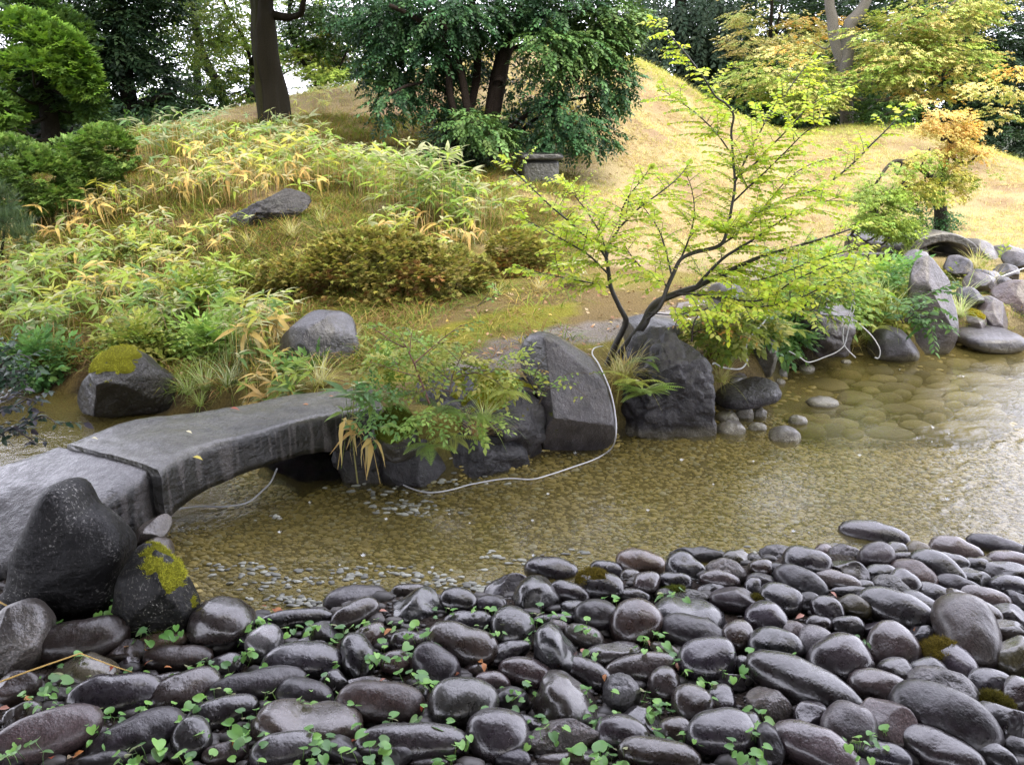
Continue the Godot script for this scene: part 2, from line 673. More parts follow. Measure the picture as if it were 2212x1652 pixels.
func sprig(n: int, L: float, ll: float, lw: float, kind: int, droop: float, segs := 2, fold := 0.25) -> ArrayMesh:
	# a twig along +x of length L with n leaves of length ll alternating, leaf faces up
	var st := begin()
	var lr := RandomNumberGenerator.new()
	lr.seed = n * 31 + int(L * 1000)
	for i in n:
		var t := (i + 0.6) / n
		var side := 1.0 if i % 2 else -1.0
		var a := side * lr.randf_range(0.5, 1.2) * (1.0 if i < n - 1 else 0.1)
		var b := Basis(Vector3.UP, a) * Basis(Vector3.BACK, lr.randf_range(-0.3, 0.35)) * Basis(Vector3.RIGHT, lr.randf_range(-0.5, 0.5))
		blade(st, Transform3D(b, Vector3(L * t, -droop * L * t * t, 0)), ll * lr.randf_range(0.75, 1.15), lw, lr.randf_range(0.1, 0.5), fold, segs, kind)
	return done(st)

func rosette(n: int, ll: float, lw: float, lift := 0.6) -> ArrayMesh:
	var st := begin()
	var lr := RandomNumberGenerator.new()
	lr.seed = n * 7 + 3
	for i in n:
		var b := Basis(Vector3.UP, TAU * i / n + lr.randf_range(-0.3, 0.3)) * Basis(Vector3.BACK, lift * lr.randf_range(0.4, 1.3))
		blade(st, Transform3D(b, Vector3.ZERO), ll * lr.randf_range(0.7, 1.1), lw, 0.25, 0.2, 2, 0)
	return done(st)

func tuft(n: int, L: float, w: float, spread: float, droop: float, segs := 3) -> ArrayMesh:
	var st := begin()
	var lr := RandomNumberGenerator.new()
	lr.seed = n * 13 + int(L * 333)
	for i in n:
		var b := Basis(Vector3.UP, lr.randf_range(0, TAU)) * Basis(Vector3.BACK, lr.randf_range(0.45, 1.45))
		blade(st, Transform3D(b, Vector3(lr.randf_range(-spread, spread), 0, lr.randf_range(-spread, spread))), L * lr.randf_range(0.5, 1.1), w, droop * lr.randf_range(0.3, 1.2), 0.0, segs, 2)
	return done(st)

func star(n: int, ll: float, lw: float) -> ArrayMesh:   # a small palmate maple leaf
	var st := begin()
	for i in n:
		var b := Basis(Vector3.UP, (float(i) / (n - 1) - 0.5) * 3.6) * Basis(Vector3.BACK, 0.1)
		blade(st, Transform3D(b, Vector3.ZERO), ll * (1.0 - 0.35 * absf(float(i) / (n - 1) - 0.5) * 2.0), lw, 0.35, 0.0, 2, 0)
	return done(st)

func maple_sprig(n: int, R: float, ll: float) -> ArrayMesh:   # a flat spray of small palmate leaves
	var st := begin()
	var lr := RandomNumberGenerator.new()
	lr.seed = n * 5 + 11
	for k in n:
		var at := Vector3(lr.randf_range(0, R), lr.randf_range(-0.12, 0.12) * R, lr.randf_range(-0.5, 0.5) * R)
		var yaw := lr.randf_range(-0.9, 0.9)
		for i in 5:
			var b := Basis(Vector3.UP, yaw + (i / 4.0 - 0.5) * 3.4) * Basis(Vector3.BACK, lr.randf_range(-0.5, 0.1))
			blade(st, Transform3D(b, at), ll * (1.0 - 0.4 * absf(i / 4.0 - 0.5) * 2.0), ll * 0.3, 0.3, 0.0, 1 if false else 2, 0)
	return done(st)

func foliage(called: String, clumps: Array, mesh: Mesh, m: Material, cols: Array, parent: Node3D, o := {}) -> MultiMeshInstance3D:
	# clumps [vx, vy, rx, ry, distance, count, colour set number]
	var xfs: Array = []
	var cl: Array = []
	var flat: float = o.get("flat", 0.4)
	var edge: float = o.get("edge", 0.5)
	var s0: float = o.get("s0", 0.75)
	var s1: float = o.get("s1", 1.25)
	var deep: float = o.get("deep", 1.0)
	var hang: float = o.get("hang", 0.0)
	for k in clumps:
		var c := P(k[0], k[1], k[4])
		var sl := slant(k[4]) / F
		var r := Vector3(k[2] * sl, k[3] * sl, (k[2] + k[3]) * 0.5 * sl * deep)
		var set_: Array = cols[k[6]] if k.size() > 6 else cols[0]
		for i in int(k[5]):
			var u := ball()
			u = u.normalized() * pow(u.length(), edge)
			var p := c + u * r
			# break the crown into sprays with gaps
			if nz.get_noise_3d(p.x * o.get("gapf", 45.0), p.y * o.get("gapf", 45.0) * 1.5, p.z * o.get("gapf", 45.0)) < o.get("gap", -0.25): continue
			if o.has("floor") and p.y < ground(p.x, p.z) + 0.02: continue
			var out := u.normalized() + ball() * 0.6
			out.y = out.y * flat - hang
			var up: Vector3 = Vector3.UP + ball() * float(o.get("tumble", 0.5))
			var s := rng.randf_range(s0, s1)
			xfs.append(Transform3D(frame(out, up).scaled(Vector3(s, s, s)), p - parent.position))
			cl.append(pick(set_, o.get("spread", 0.3)))
	return many(called, mesh, m, xfs, cl, parent)

# ---------------------------------------------------------------- the lie of the land
# shoreline of the pond, walked round at water level
const POND := [[-500, 815], [-100, 820], [150, 850], [270, 885], [400, 905], [500, 925], [620, 968], [740, 1015], [860, 1030], [960, 1045], [1140, 1000], [1180, 975], [1310, 972], [1345, 945], [1500, 930], [1545, 905], [1680, 852], [1695, 805], [1740, 782], [1830, 768], [1980, 768], [2060, 748], [2200, 735], [2420, 722], [2700, 715], [2800, 1150], [2420, 1185], [2212, 1205], [1900, 1200], [1700, 1215], [1450, 1235], [1350, 1245], [1200, 1275], [1050, 1290], [850, 1300], [700, 1318], [560, 1325], [430, 1310], [375, 1215], [330, 1150], [200, 1105], [-60, 1090], [-500, 1080]]
# land points: place in the view and distance
const LAND := [[100, 740, 6.0], [-200, 720, 6.2], [300, 620, 7.0], [120, 540, 8.0], [-200, 560, 8.0], [350, 430, 9.0], [100, 400, 9.6], [480, 340, 10.2], [200, 330, 11.0], [600, 265, 12.3], [740, 200, 13.4],
	[900, 160, 14.6], [1100, 102, 16.0], [1300, 112, 16.0], [1390, 130, 16.0], [1470, 180, 16.0], [1560, 240, 16.0], [1640, 276, 16.0], [1720, 284, 16.0], [1810, 274, 16.0], [1900, 266, 16.0], [1980, 276, 16.0], [2070, 306, 16.0], [2212, 352, 15.0], [2400, 400, 14.5], [2700, 430, 14],
	[1050, 358, 10.5], [1250, 420, 9.5], [1100, 470, 8.5], [1300, 560, 7.9], [1500, 520, 9.6], [1600, 545, 9.2], [1700, 400, 12.0], [1900, 420, 12.0], [2100, 520, 10.0], [2150, 420, 12.0], [2400, 520, 10.0], [1450, 300, 13.0], [1350, 250, 12.4],
	[800, 330, 11.0], [900, 250, 12.5], [600, 520, 7.6], [800, 560, 7.2], [1200, 720, 5.7], [1050, 690, 6.1], [1400, 670, 6.3], [1650, 600, 7.4], [800, 680, 6.3], [560, 800, 5.3], [740, 850, 4.55], [640, 760, 5.6],
	[1000, 800, 4.9], [1250, 780, 5.1], [1650, 690, 6.2], [1850, 640, 7.2], [2000, 600, 8.0], [2150, 600, 8.0], [2400, 590, 8.2], [1900, 545, 9.2], [2050, 540, 9.5]]
# near shore, the flat behind the mounds and the far edges: x, height, z
const WORLD := [[-2.0, 0.1, -2.4], [0.0, 0.06, -2.7], [2.0, 0.06, -2.9], [-2.0, 0.14, -1.0], [0.0, 0.14, -1.0], [2.0, 0.14, -1.0], [-5.0, 0.2, -1.0], [5.0, 0.15, -1.0], [0.0, 0.16, 0.8], [-4.0, 0.2, 0.8], [4.0, 0.16, 0.8],
	[-9.0, 0.7, -16.0], [-5.0, 0.8, -18.8], [0.0, 1.3, -18.8], [5.0, 0.7, -18.8], [9.0, 0.5, -18.8], [-9.0, 0.6, -10.0], [-8.0, 0.25, -6.0], [10.0, 0.5, -14.0], [9.0, 0.3, -8.0]]

# cobbles of the near shore: crop, centre, length, width, tilt, tone, then for some the words that single it out
# tones: k black, d dark, b brown, l lilac grey, g grey, p pale, r pinkish, o olive, t tan
const COBBLES := [
["A", 545, 865, 470, 230, 0, "b", "the flat brown stone under the pointed rock"], ["A", 1050, 872, 300, 115, 0, "t", "the pale flat stone by the mossy rock"],
["A", 1590, 835, 130, 110, 0, "l"], ["A", 1715, 880, 230, 210, 12, "m", "the white-veined marbled cobble"], ["A", 1430, 880, 190, 120, 10, "d"], ["A", 1150, 975, 390, 140, -10, "b"], ["A", 820, 930, 230, 130, 0, "b"], ["A", 835, 1000, 120, 75, 20, "l"],
["A", 95, 1170, 270, 160, 3, "b"], ["A", 1460, 1025, 200, 135, 0, "d"], ["A", 740, 1220, 520, 225, -3, "l", "the wedge-shaped dark cobble with a lilac face"], ["A", 1190, 1185, 450, 190, 15, "b"], ["A", 1060, 1120, 260, 90, 0, "b"],
["A", 1670, 1165, 570, 195, 4, "d", "the long black cobble with a bright rim"], ["A", 1430, 1330, 410, 165, 3, "d"], ["A", 340, 1215, 270, 90, -5, "g"], ["A", 140, 1340, 230, 115, 8, "b"], ["A", 305, 1350, 120, 45, 0, "t"],
["A", 300, 1480, 550, 240, 2, "r", "the broad purplish cobble near the lower corner"], ["A", 900, 1480, 540, 220, 13, "d"], ["A", 1240, 1500, 215, 230, 0, "d", "the shield-shaped dark purple cobble"], ["A", 1460, 1585, 250, 120, 5, "b"], ["A", 620, 1650, 360, 100, 0, "d"], ["A", 50, 1640, 230, 90, 0, "l"],
["B", 370, 722, 450, 120, 0, "k", "the flat black cobble below the red leaves"], ["B", 770, 615, 420, 190, 3, "g", "the grey cobble with moss on its shoulder"], ["B", 765, 692, 320, 150, 24, "b"], ["B", 1110, 545, 230, 105, 5, "b"],
["B", 1430, 600, 220, 160, -10, "k"], ["B", 1635, 622, 190, 105, 0, "l"], ["C", 210, 525, 300, 165, 20, "l"], ["B", 545, 812, 350, 130, 14, "k"], ["B", 470, 882, 190, 85, 0, "l"], ["B", 800, 868, 360, 130, 40, "b"], ["B", 778, 968, 210, 285, 6, "k", "the upright black cobble"],
["B", 1100, 872, 225, 135, -10, "l"], ["B", 1490, 742, 300, 140, 0, "l"], ["C", 240, 790, 270, 250, -25, "d"], ["B", 1450, 895, 430, 245, -22, "b"], ["B", 1030, 1000, 175, 145, -15, "r"], ["B", 1282, 1030, 320, 220, -42, "d"],
["B", 430, 1012, 480, 235, -4, "l", "the big rounded lilac-brown cobble"], ["B", 1545, 1042, 155, 75, 0, "b"], ["C", 210, 948, 325, 135, 24, "d"], ["C", 120, 1122, 235, 110, -8, "r"], ["B", 640, 1150, 200, 165, -45, "d"], ["B", 850, 1135, 320, 85, 0, "b"],
["B", 430, 1218, 330, 190, -22, "l"], ["B", 930, 1270, 500, 250, -11, "b", "the big brown cobble with a dented end"], ["B", 1460, 1270, 435, 265, -4, "g", "the big round grey cobble"], ["C", 240, 1250, 205, 155, 0, "d"], ["B", 35, 1320, 140, 115, 0, "l"],
["B", 300, 1572, 380, 190, 5, "g"], ["B", 665, 1560, 340, 145, -35, "d"], ["B", 1130, 1522, 640, 205, -3, "l", "the long low cobble with a bright lilac end"], ["B", 1040, 1600, 170, 140, 40, "d"], ["C", 150, 1478, 400, 285, -12, "l"], ["B", 1240, 1645, 240, 60, 0, "b"], ["B", 1165, 1205, 130, 85, 0, "d"],
["C", 500, 410, 320, 165, -8, "d", "the mossy-backed cobble at the water line"], ["C", 100, 612, 200, 95, 0, "l"], ["C", 620, 552, 250, 130, -18, "l"], ["C", 860, 402, 215, 115, -5, "l"], ["C", 810, 512, 295, 185, -5, "k", "the black cobble capped with rusty moss"],
["C", 1070, 365, 310, 170, -8, "t", "the big tan cobble at the water line"], ["C", 1010, 450, 135, 105, 0, "g"], ["C", 1120, 490, 155, 150, 0, "g"], ["C", 1430, 318, 370, 125, 12, "k"], ["C", 1368, 405, 250, 185, -25, "d", "the dark cobble with a dimple"], ["C", 1300, 480, 200, 120, -5, "d"],
["C", 1630, 405, 235, 135, -5, "c", "the pitted grey cobble"], ["C", 1720, 340, 210, 120, 0, "o"], ["C", 1590, 462, 250, 115, 0, "r"], ["C", 1560, 523, 330, 65, -3, "d"], ["C", 1690, 592, 310, 155, -5, "l"], ["C", 1030, 570, 210, 95, -5, "d"], ["C", 1340, 568, 320, 95, 0, "s", "the low cobble covered in olive moss"],
["C", 640, 652, 170, 105, 0, "d"], ["C", 788, 702, 270, 200, -5, "d", "the round dark cobble with a notch"], ["C", 510, 722, 280, 75, 5, "k"], ["C", 515, 762, 190, 80, -5, "p"], ["C", 1050, 752, 340, 255, 22, "b", "the broad brown saddle-shaped cobble"],
["C", 720, 832, 255, 130, -20, "p", "the pale hollow cobble holding water"], ["C", 1410, 812, 400, 190, -8, "d", "the big dark ridge-backed cobble"], ["C", 1710, 830, 175, 190, -20, "b"], ["C", 900, 950, 380, 155, 16, "g"], ["C", 1240, 922, 200, 90, -18, "o"],
["C", 1095, 1042, 440, 175, 15, "r", "the long pinkish sausage-shaped cobble"], ["C", 735, 1072, 340, 150, -20, "l"], ["C", 340, 1072, 335, 180, -12, "r"], ["C", 1510, 992, 370, 250, 24, "l", "the egg-shaped lilac cobble"], ["C", 950, 1210, 240, 215, -5, "c", "the drum-shaped cobble with a rough top"],
["C", 1230, 1150, 190, 205, 15, "b"], ["C", 1420, 1292, 275, 215, -5, "b"], ["C", 1745, 1012, 120, 95, 0, "l"], ["C", 1655, 1130, 255, 100, 10, "d"], ["C", 1600, 1252, 175, 185, 0, "d", "the small black oval cobble"], ["C", 1080, 1382, 310, 150, -15, "l"], ["C", 360, 1400, 270, 90, -27, "k"],
["C", 590, 1480, 500, 200, 20, "h", "the rough brown half-flat stone"], ["C", 960, 1482, 330, 225, -12, "d", "the dark cobble split by a crevice"], ["C", 1312, 1460, 205, 180, 20, "b"], ["C", 1610, 1470, 400, 260, 28, "l", "the large smooth lilac cobble"], ["C", 1195, 1610, 470, 190, -5, "b"], ["C", 620, 1640, 390, 100, 0, "b"], ["C", 250, 1625, 215, 120, 0, "l"],
["D", 815, 175, 425, 145, -4, "g", "the lone boulder standing in the shallows"], ["D", 40, 345, 110, 95, 0, "c"], ["D", 200, 312, 245, 125, 8, "c"], ["D", 382, 352, 275, 175, -8, "d", "the round grey cobble at the pond edge"], ["D", 500, 285, 130, 95, 0, "r"], ["D", 560, 252, 140, 55, 0, "d"], ["D", 640, 312, 210, 135, -5, "c"],
["D", 662, 402, 265, 115, -14, "d"], ["D", 838, 312, 200, 150, 25, "g"], ["D", 965, 275, 140, 95, 0, "b"], ["D", 1110, 280, 165, 105, -10, "y", "the yellowish cobble at the pond edge"], ["D", 1350, 275, 295, 140, -5, "p", "the pale pitted cobble at the pond edge"], ["D", 1650, 262, 370, 115, -6, "l", "the broad flat cobble at the pond edge"],
["D", 1040, 335, 190, 95, 0, "l"], ["D", 1300, 345, 225, 95, 0, "d"], ["D", 1485, 372, 150, 85, 0, "d"], ["D", 1550, 342, 100, 65, 0, "y"], ["D", 1695, 345, 240, 115, 5, "r"], ["D", 1235, 395, 340, 160, -22, "d"], ["D", 1080, 430, 290, 145, -22, "r", "the pink oval cobble"], ["D", 1465, 455, 310, 105, -20, "k"],
["D", 1675, 422, 310, 125, 10, "d"], ["D", 870, 432, 195, 115, 10, "k"], ["D", 1012, 492, 205, 145, -28, "l", "the lilac cobble with a round hole"], ["D", 92, 392, 150, 115, 10, "b"], ["D", 190, 402, 115, 95, 20, "d"], ["D", 100, 477, 215, 105, 0, "d"], ["D", 342, 482, 320, 170, -26, "d"],
["D", 572, 462, 310, 100, -6, "p", "the long pale lilac cobble"], ["D", 40, 520, 115, 125, 0, "l"], ["D", 222, 592, 260, 180, -12, "d"], ["D", 762, 502, 115, 75, 10, "g"], ["D", 690, 545, 300, 75, 8, "d"], ["D", 790, 562, 120, 75, -20, "k"], ["D", 940, 522, 250, 125, -18, "c"], ["D", 1370, 512, 280, 115, -5, "l"],
["D", 1210, 562, 270, 115, -5, "l"], ["D", 1700, 512, 220, 125, 8, "l"], ["D", 1540, 582, 280, 115, -8, "r"], ["D", 1740, 602, 160, 115, 15, "l"], ["D", 400, 612, 160, 115, 15, "d"], ["D", 522, 672, 230, 150, -32, "d"], ["D", 690, 645, 200, 135, 0, "o"], ["D", 970, 672, 480, 205, -15, "d", "the long dark cobble with a silvery top"],
["D", 1130, 632, 280, 115, -26, "d"], ["D", 1420, 652, 380, 155, -12, "b"], ["D", 1420, 825, 340, 425, 18, "e", "the tall upright egg-shaped boulder"], ["D", 1690, 702, 220, 135, -15, "l"], ["D", 60, 622, 180, 95, -15, "s"], ["D", 130, 722, 270, 185, -18, "l"], ["D", 460, 752, 155, 105, 0, "l"], ["D", 650, 772, 200, 125, 15, "d"],
["D", 870, 792, 280, 95, 0, "l"], ["D", 290, 802, 155, 125, -35, "r"], ["D", 180, 902, 315, 205, -8, "k", "the black dome-shaped cobble"], ["D", 460, 892, 240, 195, -15, "p"], ["D", 602, 992, 370, 270, 34, "u", "the big purple speckled cobble"], ["D", 942, 922, 320, 260, -38, "e", "the cobble with a slot-shaped hole"],
["D", 1150, 832, 185, 125, -10, "l"], ["D", 1300, 1002, 340, 195, -26, "l", "the lilac cobble stained rust"], ["D", 1700, 802, 250, 125, -10, "b"], ["D", 1710, 972, 240, 225, -15, "o"], ["D", 60, 1022, 210, 105, -5, "l"], ["D", 360, 1042, 120, 65, 0, "g"], ["D", 380, 1162, 740, 250, -21, "d", "the longest dark cobble"],
["D", 960, 1082, 200, 185, -38, "d"], ["D", 1170, 1072, 205, 175, 30, "l"], ["D", 880, 1182, 360, 195, -14, "e"], ["D", 1280, 1182, 390, 195, -5, "c", "the knobbly grey cobble"], ["D", 1560, 1142, 245, 155, 15, "l", "the smooth cobble with a pale stripe"], ["D", 150, 1292, 380, 180, -40, "h", "the tilted brown slab-like cobble"], ["D", 410, 1352, 175, 195, -8, "l"],
["D", 660, 1432, 320, 255, -15, "g"], ["D", 902, 1402, 310, 285, -28, "e"], ["D", 1290, 1382, 610, 300, -20, "d", "the biggest dark egg-shaped cobble"], ["D", 1600, 1282, 230, 115, -10, "s"], ["D", 1670, 1392, 310, 190, -8, "d"], ["D", 1740, 1202, 150, 180, 0, "e"], ["D", 450, 1562, 480, 225, -15, "r", "the large pinkish cobble in the front"], ["D", 150, 1542, 145, 265, 12, "k"],
["D", 880, 1602, 310, 140, 0, "l"], ["D", 1250, 1582, 440, 200, -17, "d"], ["D", 1590, 1602, 270, 135, -20, "d"], ["D", 1730, 1552, 250, 115, -10, "k"], ["D", 15, 1452, 140, 235, 0, "l"]]
const TONES := {"k": [0.021, 0.018, 0.019, "black"], "d": [0.037, 0.031, 0.033, "dark grey"], "b": [0.069, 0.049, 0.040, "brown"], "l": [0.059, 0.050, 0.058, "lilac-grey"], "g": [0.091, 0.082, 0.079, "grey"], "p": [0.231, 0.200, 0.183, "pale"], "r": [0.143, 0.105, 0.102, "pinkish"], "o": [0.102, 0.088, 0.045, "olive"], "t": [0.198, 0.147, 0.102, "tan"],
	"m": [0.088, 0.080, 0.086, "marbled"], "c": [0.123, 0.112, 0.106, "pitted grey"], "y": [0.277, 0.225, 0.132, "yellowish"], "s": [0.044, 0.038, 0.022, "mossy"], "h": [0.133, 0.102, 0.085, "rough brown"], "e": [0.105, 0.084, 0.078, "grey-brown"], "u": [0.074, 0.055, 0.065, "purple speckled"]}

# violets between the cobbles: crop, place, size
const VIOLETS := [["A", 600, 650, 4], ["A", 980, 790, 3.4], ["A", 350, 740, 2.4], ["A", 1140, 755, 2.6], ["A", 1670, 745, 2.2], ["A", 250, 1120, 3], ["A", 235, 1210, 2], ["A", 320, 1275, 2], ["A", 560, 1140, 2], ["A", 860, 1085, 2.2], ["A", 1220, 1055, 2.2], ["A", 1370, 960, 2.2], ["A", 1600, 1005, 2.8], ["A", 1560, 880, 2], ["A", 1350, 1215, 2.6],
	["A", 1090, 1330, 2.2], ["A", 900, 1320, 2.6], ["A", 700, 1370, 2.2], ["A", 560, 1375, 2.2], ["A", 640, 1450, 2], ["A", 1040, 1490, 3], ["A", 1420, 1400, 3], ["A", 1480, 1225, 2], ["A", 1650, 1325, 2.4], ["A", 1590, 1550, 3], ["A", 150, 1590, 2.4], ["A", 880, 1590, 2.6], ["A", 20, 1510, 2], ["A", 440, 985, 2], ["A", 1270, 1615, 2.4],
	["B", 140, 745, 2.4], ["B", 360, 775, 2], ["B", 530, 752, 2.2], ["B", 760, 775, 2.4], ["B", 900, 705, 2], ["B", 940, 885, 2.8], ["B", 900, 985, 2.2], ["B", 1205, 820, 2.8], ["B", 1350, 685, 2], ["B", 1060, 775, 2], ["B", 1640, 772, 2.2], ["B", 615, 885, 2.4], ["B", 655, 965, 1.8], ["B", 1100, 950, 2], ["B", 1110, 1105, 2.6], ["B", 1240, 1160, 2.4],
	["B", 420, 1275, 3], ["B", 230, 1220, 2.4], ["B", 620, 1255, 2.2], ["B", 712, 1272, 2.4], ["B", 880, 1390, 2.8], ["B", 1220, 1375, 3], ["B", 1450, 1430, 2.4], ["B", 1600, 650, 2], ["B", 55, 1385, 2.4], ["B", 225, 1515, 2.4], ["B", 470, 1480, 2.6], ["B", 560, 1580, 2.4], ["B", 810, 1585, 3], ["B", 1420, 1590, 2.4], ["B", 440, 1640, 2.4], ["B", 500, 1130, 2],
	["C", 490, 672, 2.4], ["C", 860, 592, 2.2], ["C", 940, 595, 2.2], ["C", 1155, 655, 2], ["C", 1255, 570, 2.2], ["C", 1345, 568, 2.2], ["C", 330, 725, 2.2], ["C", 380, 785, 1.8], ["C", 740, 750, 2], ["C", 770, 902, 1.8], ["C", 1165, 825, 2.4], ["C", 1120, 895, 2.2], ["C", 270, 1150, 2], ["C", 360, 1205, 2.6], ["C", 170, 1300, 2.4], ["C", 370, 1352, 1.8],
	["C", 800, 1185, 2.4], ["C", 1100, 1225, 2.8], ["C", 1180, 1285, 2.4], ["C", 1260, 1305, 2.4], ["C", 850, 1305, 2.4], ["C", 850, 1385, 2], ["C", 480, 1420, 2.2], ["C", 390, 1505, 2.4], ["C", 1430, 1110, 2.4], ["C", 1490, 1175, 2.4], ["C", 1660, 1062, 1.8], ["C", 1580, 1385, 2.4], ["C", 1440, 1470, 2], ["C", 1210, 1490, 2.6], ["C", 820, 1590, 3.2], ["C", 905, 1612, 2.4], ["C", 660, 1570, 2.2], ["C", 1740, 955, 2.4], ["C", 1315, 1010, 2], ["C", 1750, 1570, 2.4],
	["D", 50, 1345, 2.6], ["D", 190, 1430, 2.8], ["D", 40, 1530, 2.6], ["D", 660, 1510, 2.6], ["D", 745, 1550, 2.2], ["D", 350, 975, 1.8], ["D", 255, 990, 2], ["D", 730, 832, 2], ["D", 965, 1285, 2.4], ["D", 840, 1450, 2.2], ["D", 1730, 1100, 1.8]]
# fallen leaves: crop, place, colour (r red, o orange, p pink, y yellow, w pale)
const FALLEN := [["A", 800, 890, "o"], ["A", 940, 912, "o"], ["A", 1060, 1020, "o"], ["A", 1500, 1090, "r"], ["A", 1565, 1080, "o"], ["A", 60, 1282, "p"], ["A", 330, 1612, "r"], ["A", 470, 1600, "p"], ["A", 540, 1560, "o"], ["A", 1530, 1480, "o"], ["A", 990, 975, "r"], ["A", 740, 1010, "r"], ["A", 150, 1230, "o"], ["A", 1290, 885, "r"], ["A", 1350, 850, "o"],
	["B", 190, 625, "r"], ["B", 225, 640, "r"], ["B", 262, 645, "r"], ["B", 240, 660, "o"], ["B", 960, 1092, "p"], ["B", 1000, 770, "o"], ["B", 1590, 990, "o"], ["B", 1440, 1055, "r"], ["B", 1210, 1252, "r"], ["B", 920, 655, "p"], ["B", 30, 1085, "o"], ["B", 1460, 1530, "r"], ["B", 740, 1500, "r"],
	["C", 540, 1062, "o"], ["C", 1110, 832, "p"], ["C", 1380, 1165, "o"], ["C", 1240, 1392, "o"], ["C", 1160, 1425, "p"], ["C", 710, 930, "p"], ["C", 850, 1062, "o"], ["C", 1325, 982, "p"], ["C", 60, 990, "o"], ["D", 1090, 758, "o"], ["D", 1250, 655, "r"], ["D", 30, 800, "p"], ["D", 370, 680, "p"], ["D", 540, 530, "p"]]

# ---------------------------------------------------------------- ground and water
func axis_steps(a: float, b: float, step: float, far: float) -> PackedFloat32Array:
	var out: Array = []
	var x := a
	while x < b + 0.001:
		out.append(x)
		x += step
	var s := step
	var l := a
	while l > -far:
		s *= 1.35
		l -= s
		out.push_front(l)
	s = step
	l = b
	while l < far:
		s *= 1.35
		l += s
		out.append(l)
	return PackedFloat32Array(out)

func make_ground() -> void:
	var path_z := zone([[955, 800], [1060, 738], [1200, 705], [1330, 690], [1420, 668], [1500, 645], [1600, 618], [1760, 575], [1880, 556], [2260, 556], [2260, 536], [1880, 538], [1700, 556], [1560, 596], [1470, 640], [1440, 690], [1340, 735], [1240, 745], [1150, 780], [1080, 830]])
	var moss_z := zone([[760, 720], [900, 715], [1010, 690], [1120, 662], [1240, 655], [1262, 675], [1200, 700], [1060, 735], [960, 790], [860, 830], [760, 840]])
	var moss2 := zone([[1240, 745], [1340, 735], [1330, 790], [1300, 800], [1250, 780]])
	var brown_z := zone([[700, 300], [800, 235], [960, 190], [960, 270], [850, 310], [720, 345]])
	var litter_z := zone([[-200, 860], [-200, 480], [60, 500], [330, 420], [520, 430], [640, 520], [560, 600], [600, 700], [560, 830], [380, 900]])
	var ax := axis_steps(GX0, GX1, GS, 160.0)
	var az := axis_steps(GZ0, GZ1, GS, 160.0)
	var nx := ax.size()
	var st := SurfaceTool.new()
	st.begin(Mesh.PRIMITIVE_TRIANGLES)
	for z in az:
		for x in ax:
			var y := ground(x, z)
			if x < GX0 or x > GX1 or z < GZ0 or z > GZ1:
				var away := maxf(maxf(GX0 - x, x - GX1), maxf(GZ0 - z, z - GZ1))
				y = lerpf(y, 0.5 + 0.2 * nz.get_noise_2d(x * 3.0, z * 3.0), smoothstep(0.0, 8.0, away))
			var q := Vector2(x, z)
			var t := nf.get_noise_2d(x * 70.0, z * 70.0)
			var t2 := nz.get_noise_2d(x * 40.0 + 50.0, z * 40.0)
			var c := Color(0.5, 0.4, 0.21).lerp(Color(0.33, 0.23, 0.135), clampf(0.25 + t * 1.1 + t2 * 0.6, 0, 1))
			var s := shore(x, z) if z > -10.0 and x > GX0 and x < GX1 else -9.0
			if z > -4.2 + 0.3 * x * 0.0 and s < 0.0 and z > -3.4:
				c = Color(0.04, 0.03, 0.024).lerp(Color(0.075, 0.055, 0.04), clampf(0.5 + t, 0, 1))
			elif z > -10.5 and Geometry2D.is_point_in_polygon(q, path_z):
				c = Color(0.36, 0.32, 0.28).lerp(Color(0.24, 0.2, 0.165), clampf(0.3 + t, 0, 1))
			elif z > -10.5 and (Geometry2D.is_point_in_polygon(q, moss_z) or Geometry2D.is_point_in_polygon(q, moss2)):
				c = Color(0.3, 0.28, 0.03).lerp(Color(0.2, 0.12, 0.05), clampf(0.2 + t * 1.2 + t2, 0, 1))
			elif Geometry2D.is_point_in_polygon(q, litter_z):
				c = Color(0.19, 0.11, 0.06).lerp(Color(0.26, 0.2, 0.06), clampf(0.35 + t * 1.2 + t2, 0, 1))
			elif Geometry2D.is_point_in_polygon(q, brown_z):
				c = Color(0.46, 0.32, 0.2).lerp(Color(0.3, 0.19, 0.12), clampf(0.3 + t, 0, 1))
			elif z > -7.6 and x < 3.0:
				c = Color(0.24, 0.17, 0.07).lerp(Color(0.32, 0.28, 0.06), clampf(0.3 + t * 1.2 + t2, 0, 1))
			elif z < -19.0 or x < -6.0 or x > 10.0:
				c = Color(0.05, 0.06, 0.025)
			if s > -0.12:
				c = c.lerp(Color(0.05, 0.04, 0.025), smoothstep(-0.12, -0.02, s))
			if s > 0.0:
				c = Color(0.2, 0.15, 0.04).lerp(Color(0.1, 0.08, 0.025), clampf(0.35 + t, 0, 1))
			st.set_color(c)
			st.add_vertex(Vector3(x, y, z))
	for j in az.size() - 1:
		for i in nx - 1:
			var a := j * nx + i
			for k in [a, a + 1, a + nx, a + 1, a + nx + 1, a + nx]: st.add_index(k)
	st.generate_normals()
	var g := mi("ground", st.commit(), M.soil, self)
	tag(g, "earth of the garden: grassy mounds, muddy banks and pond bed", "", "", "structure")

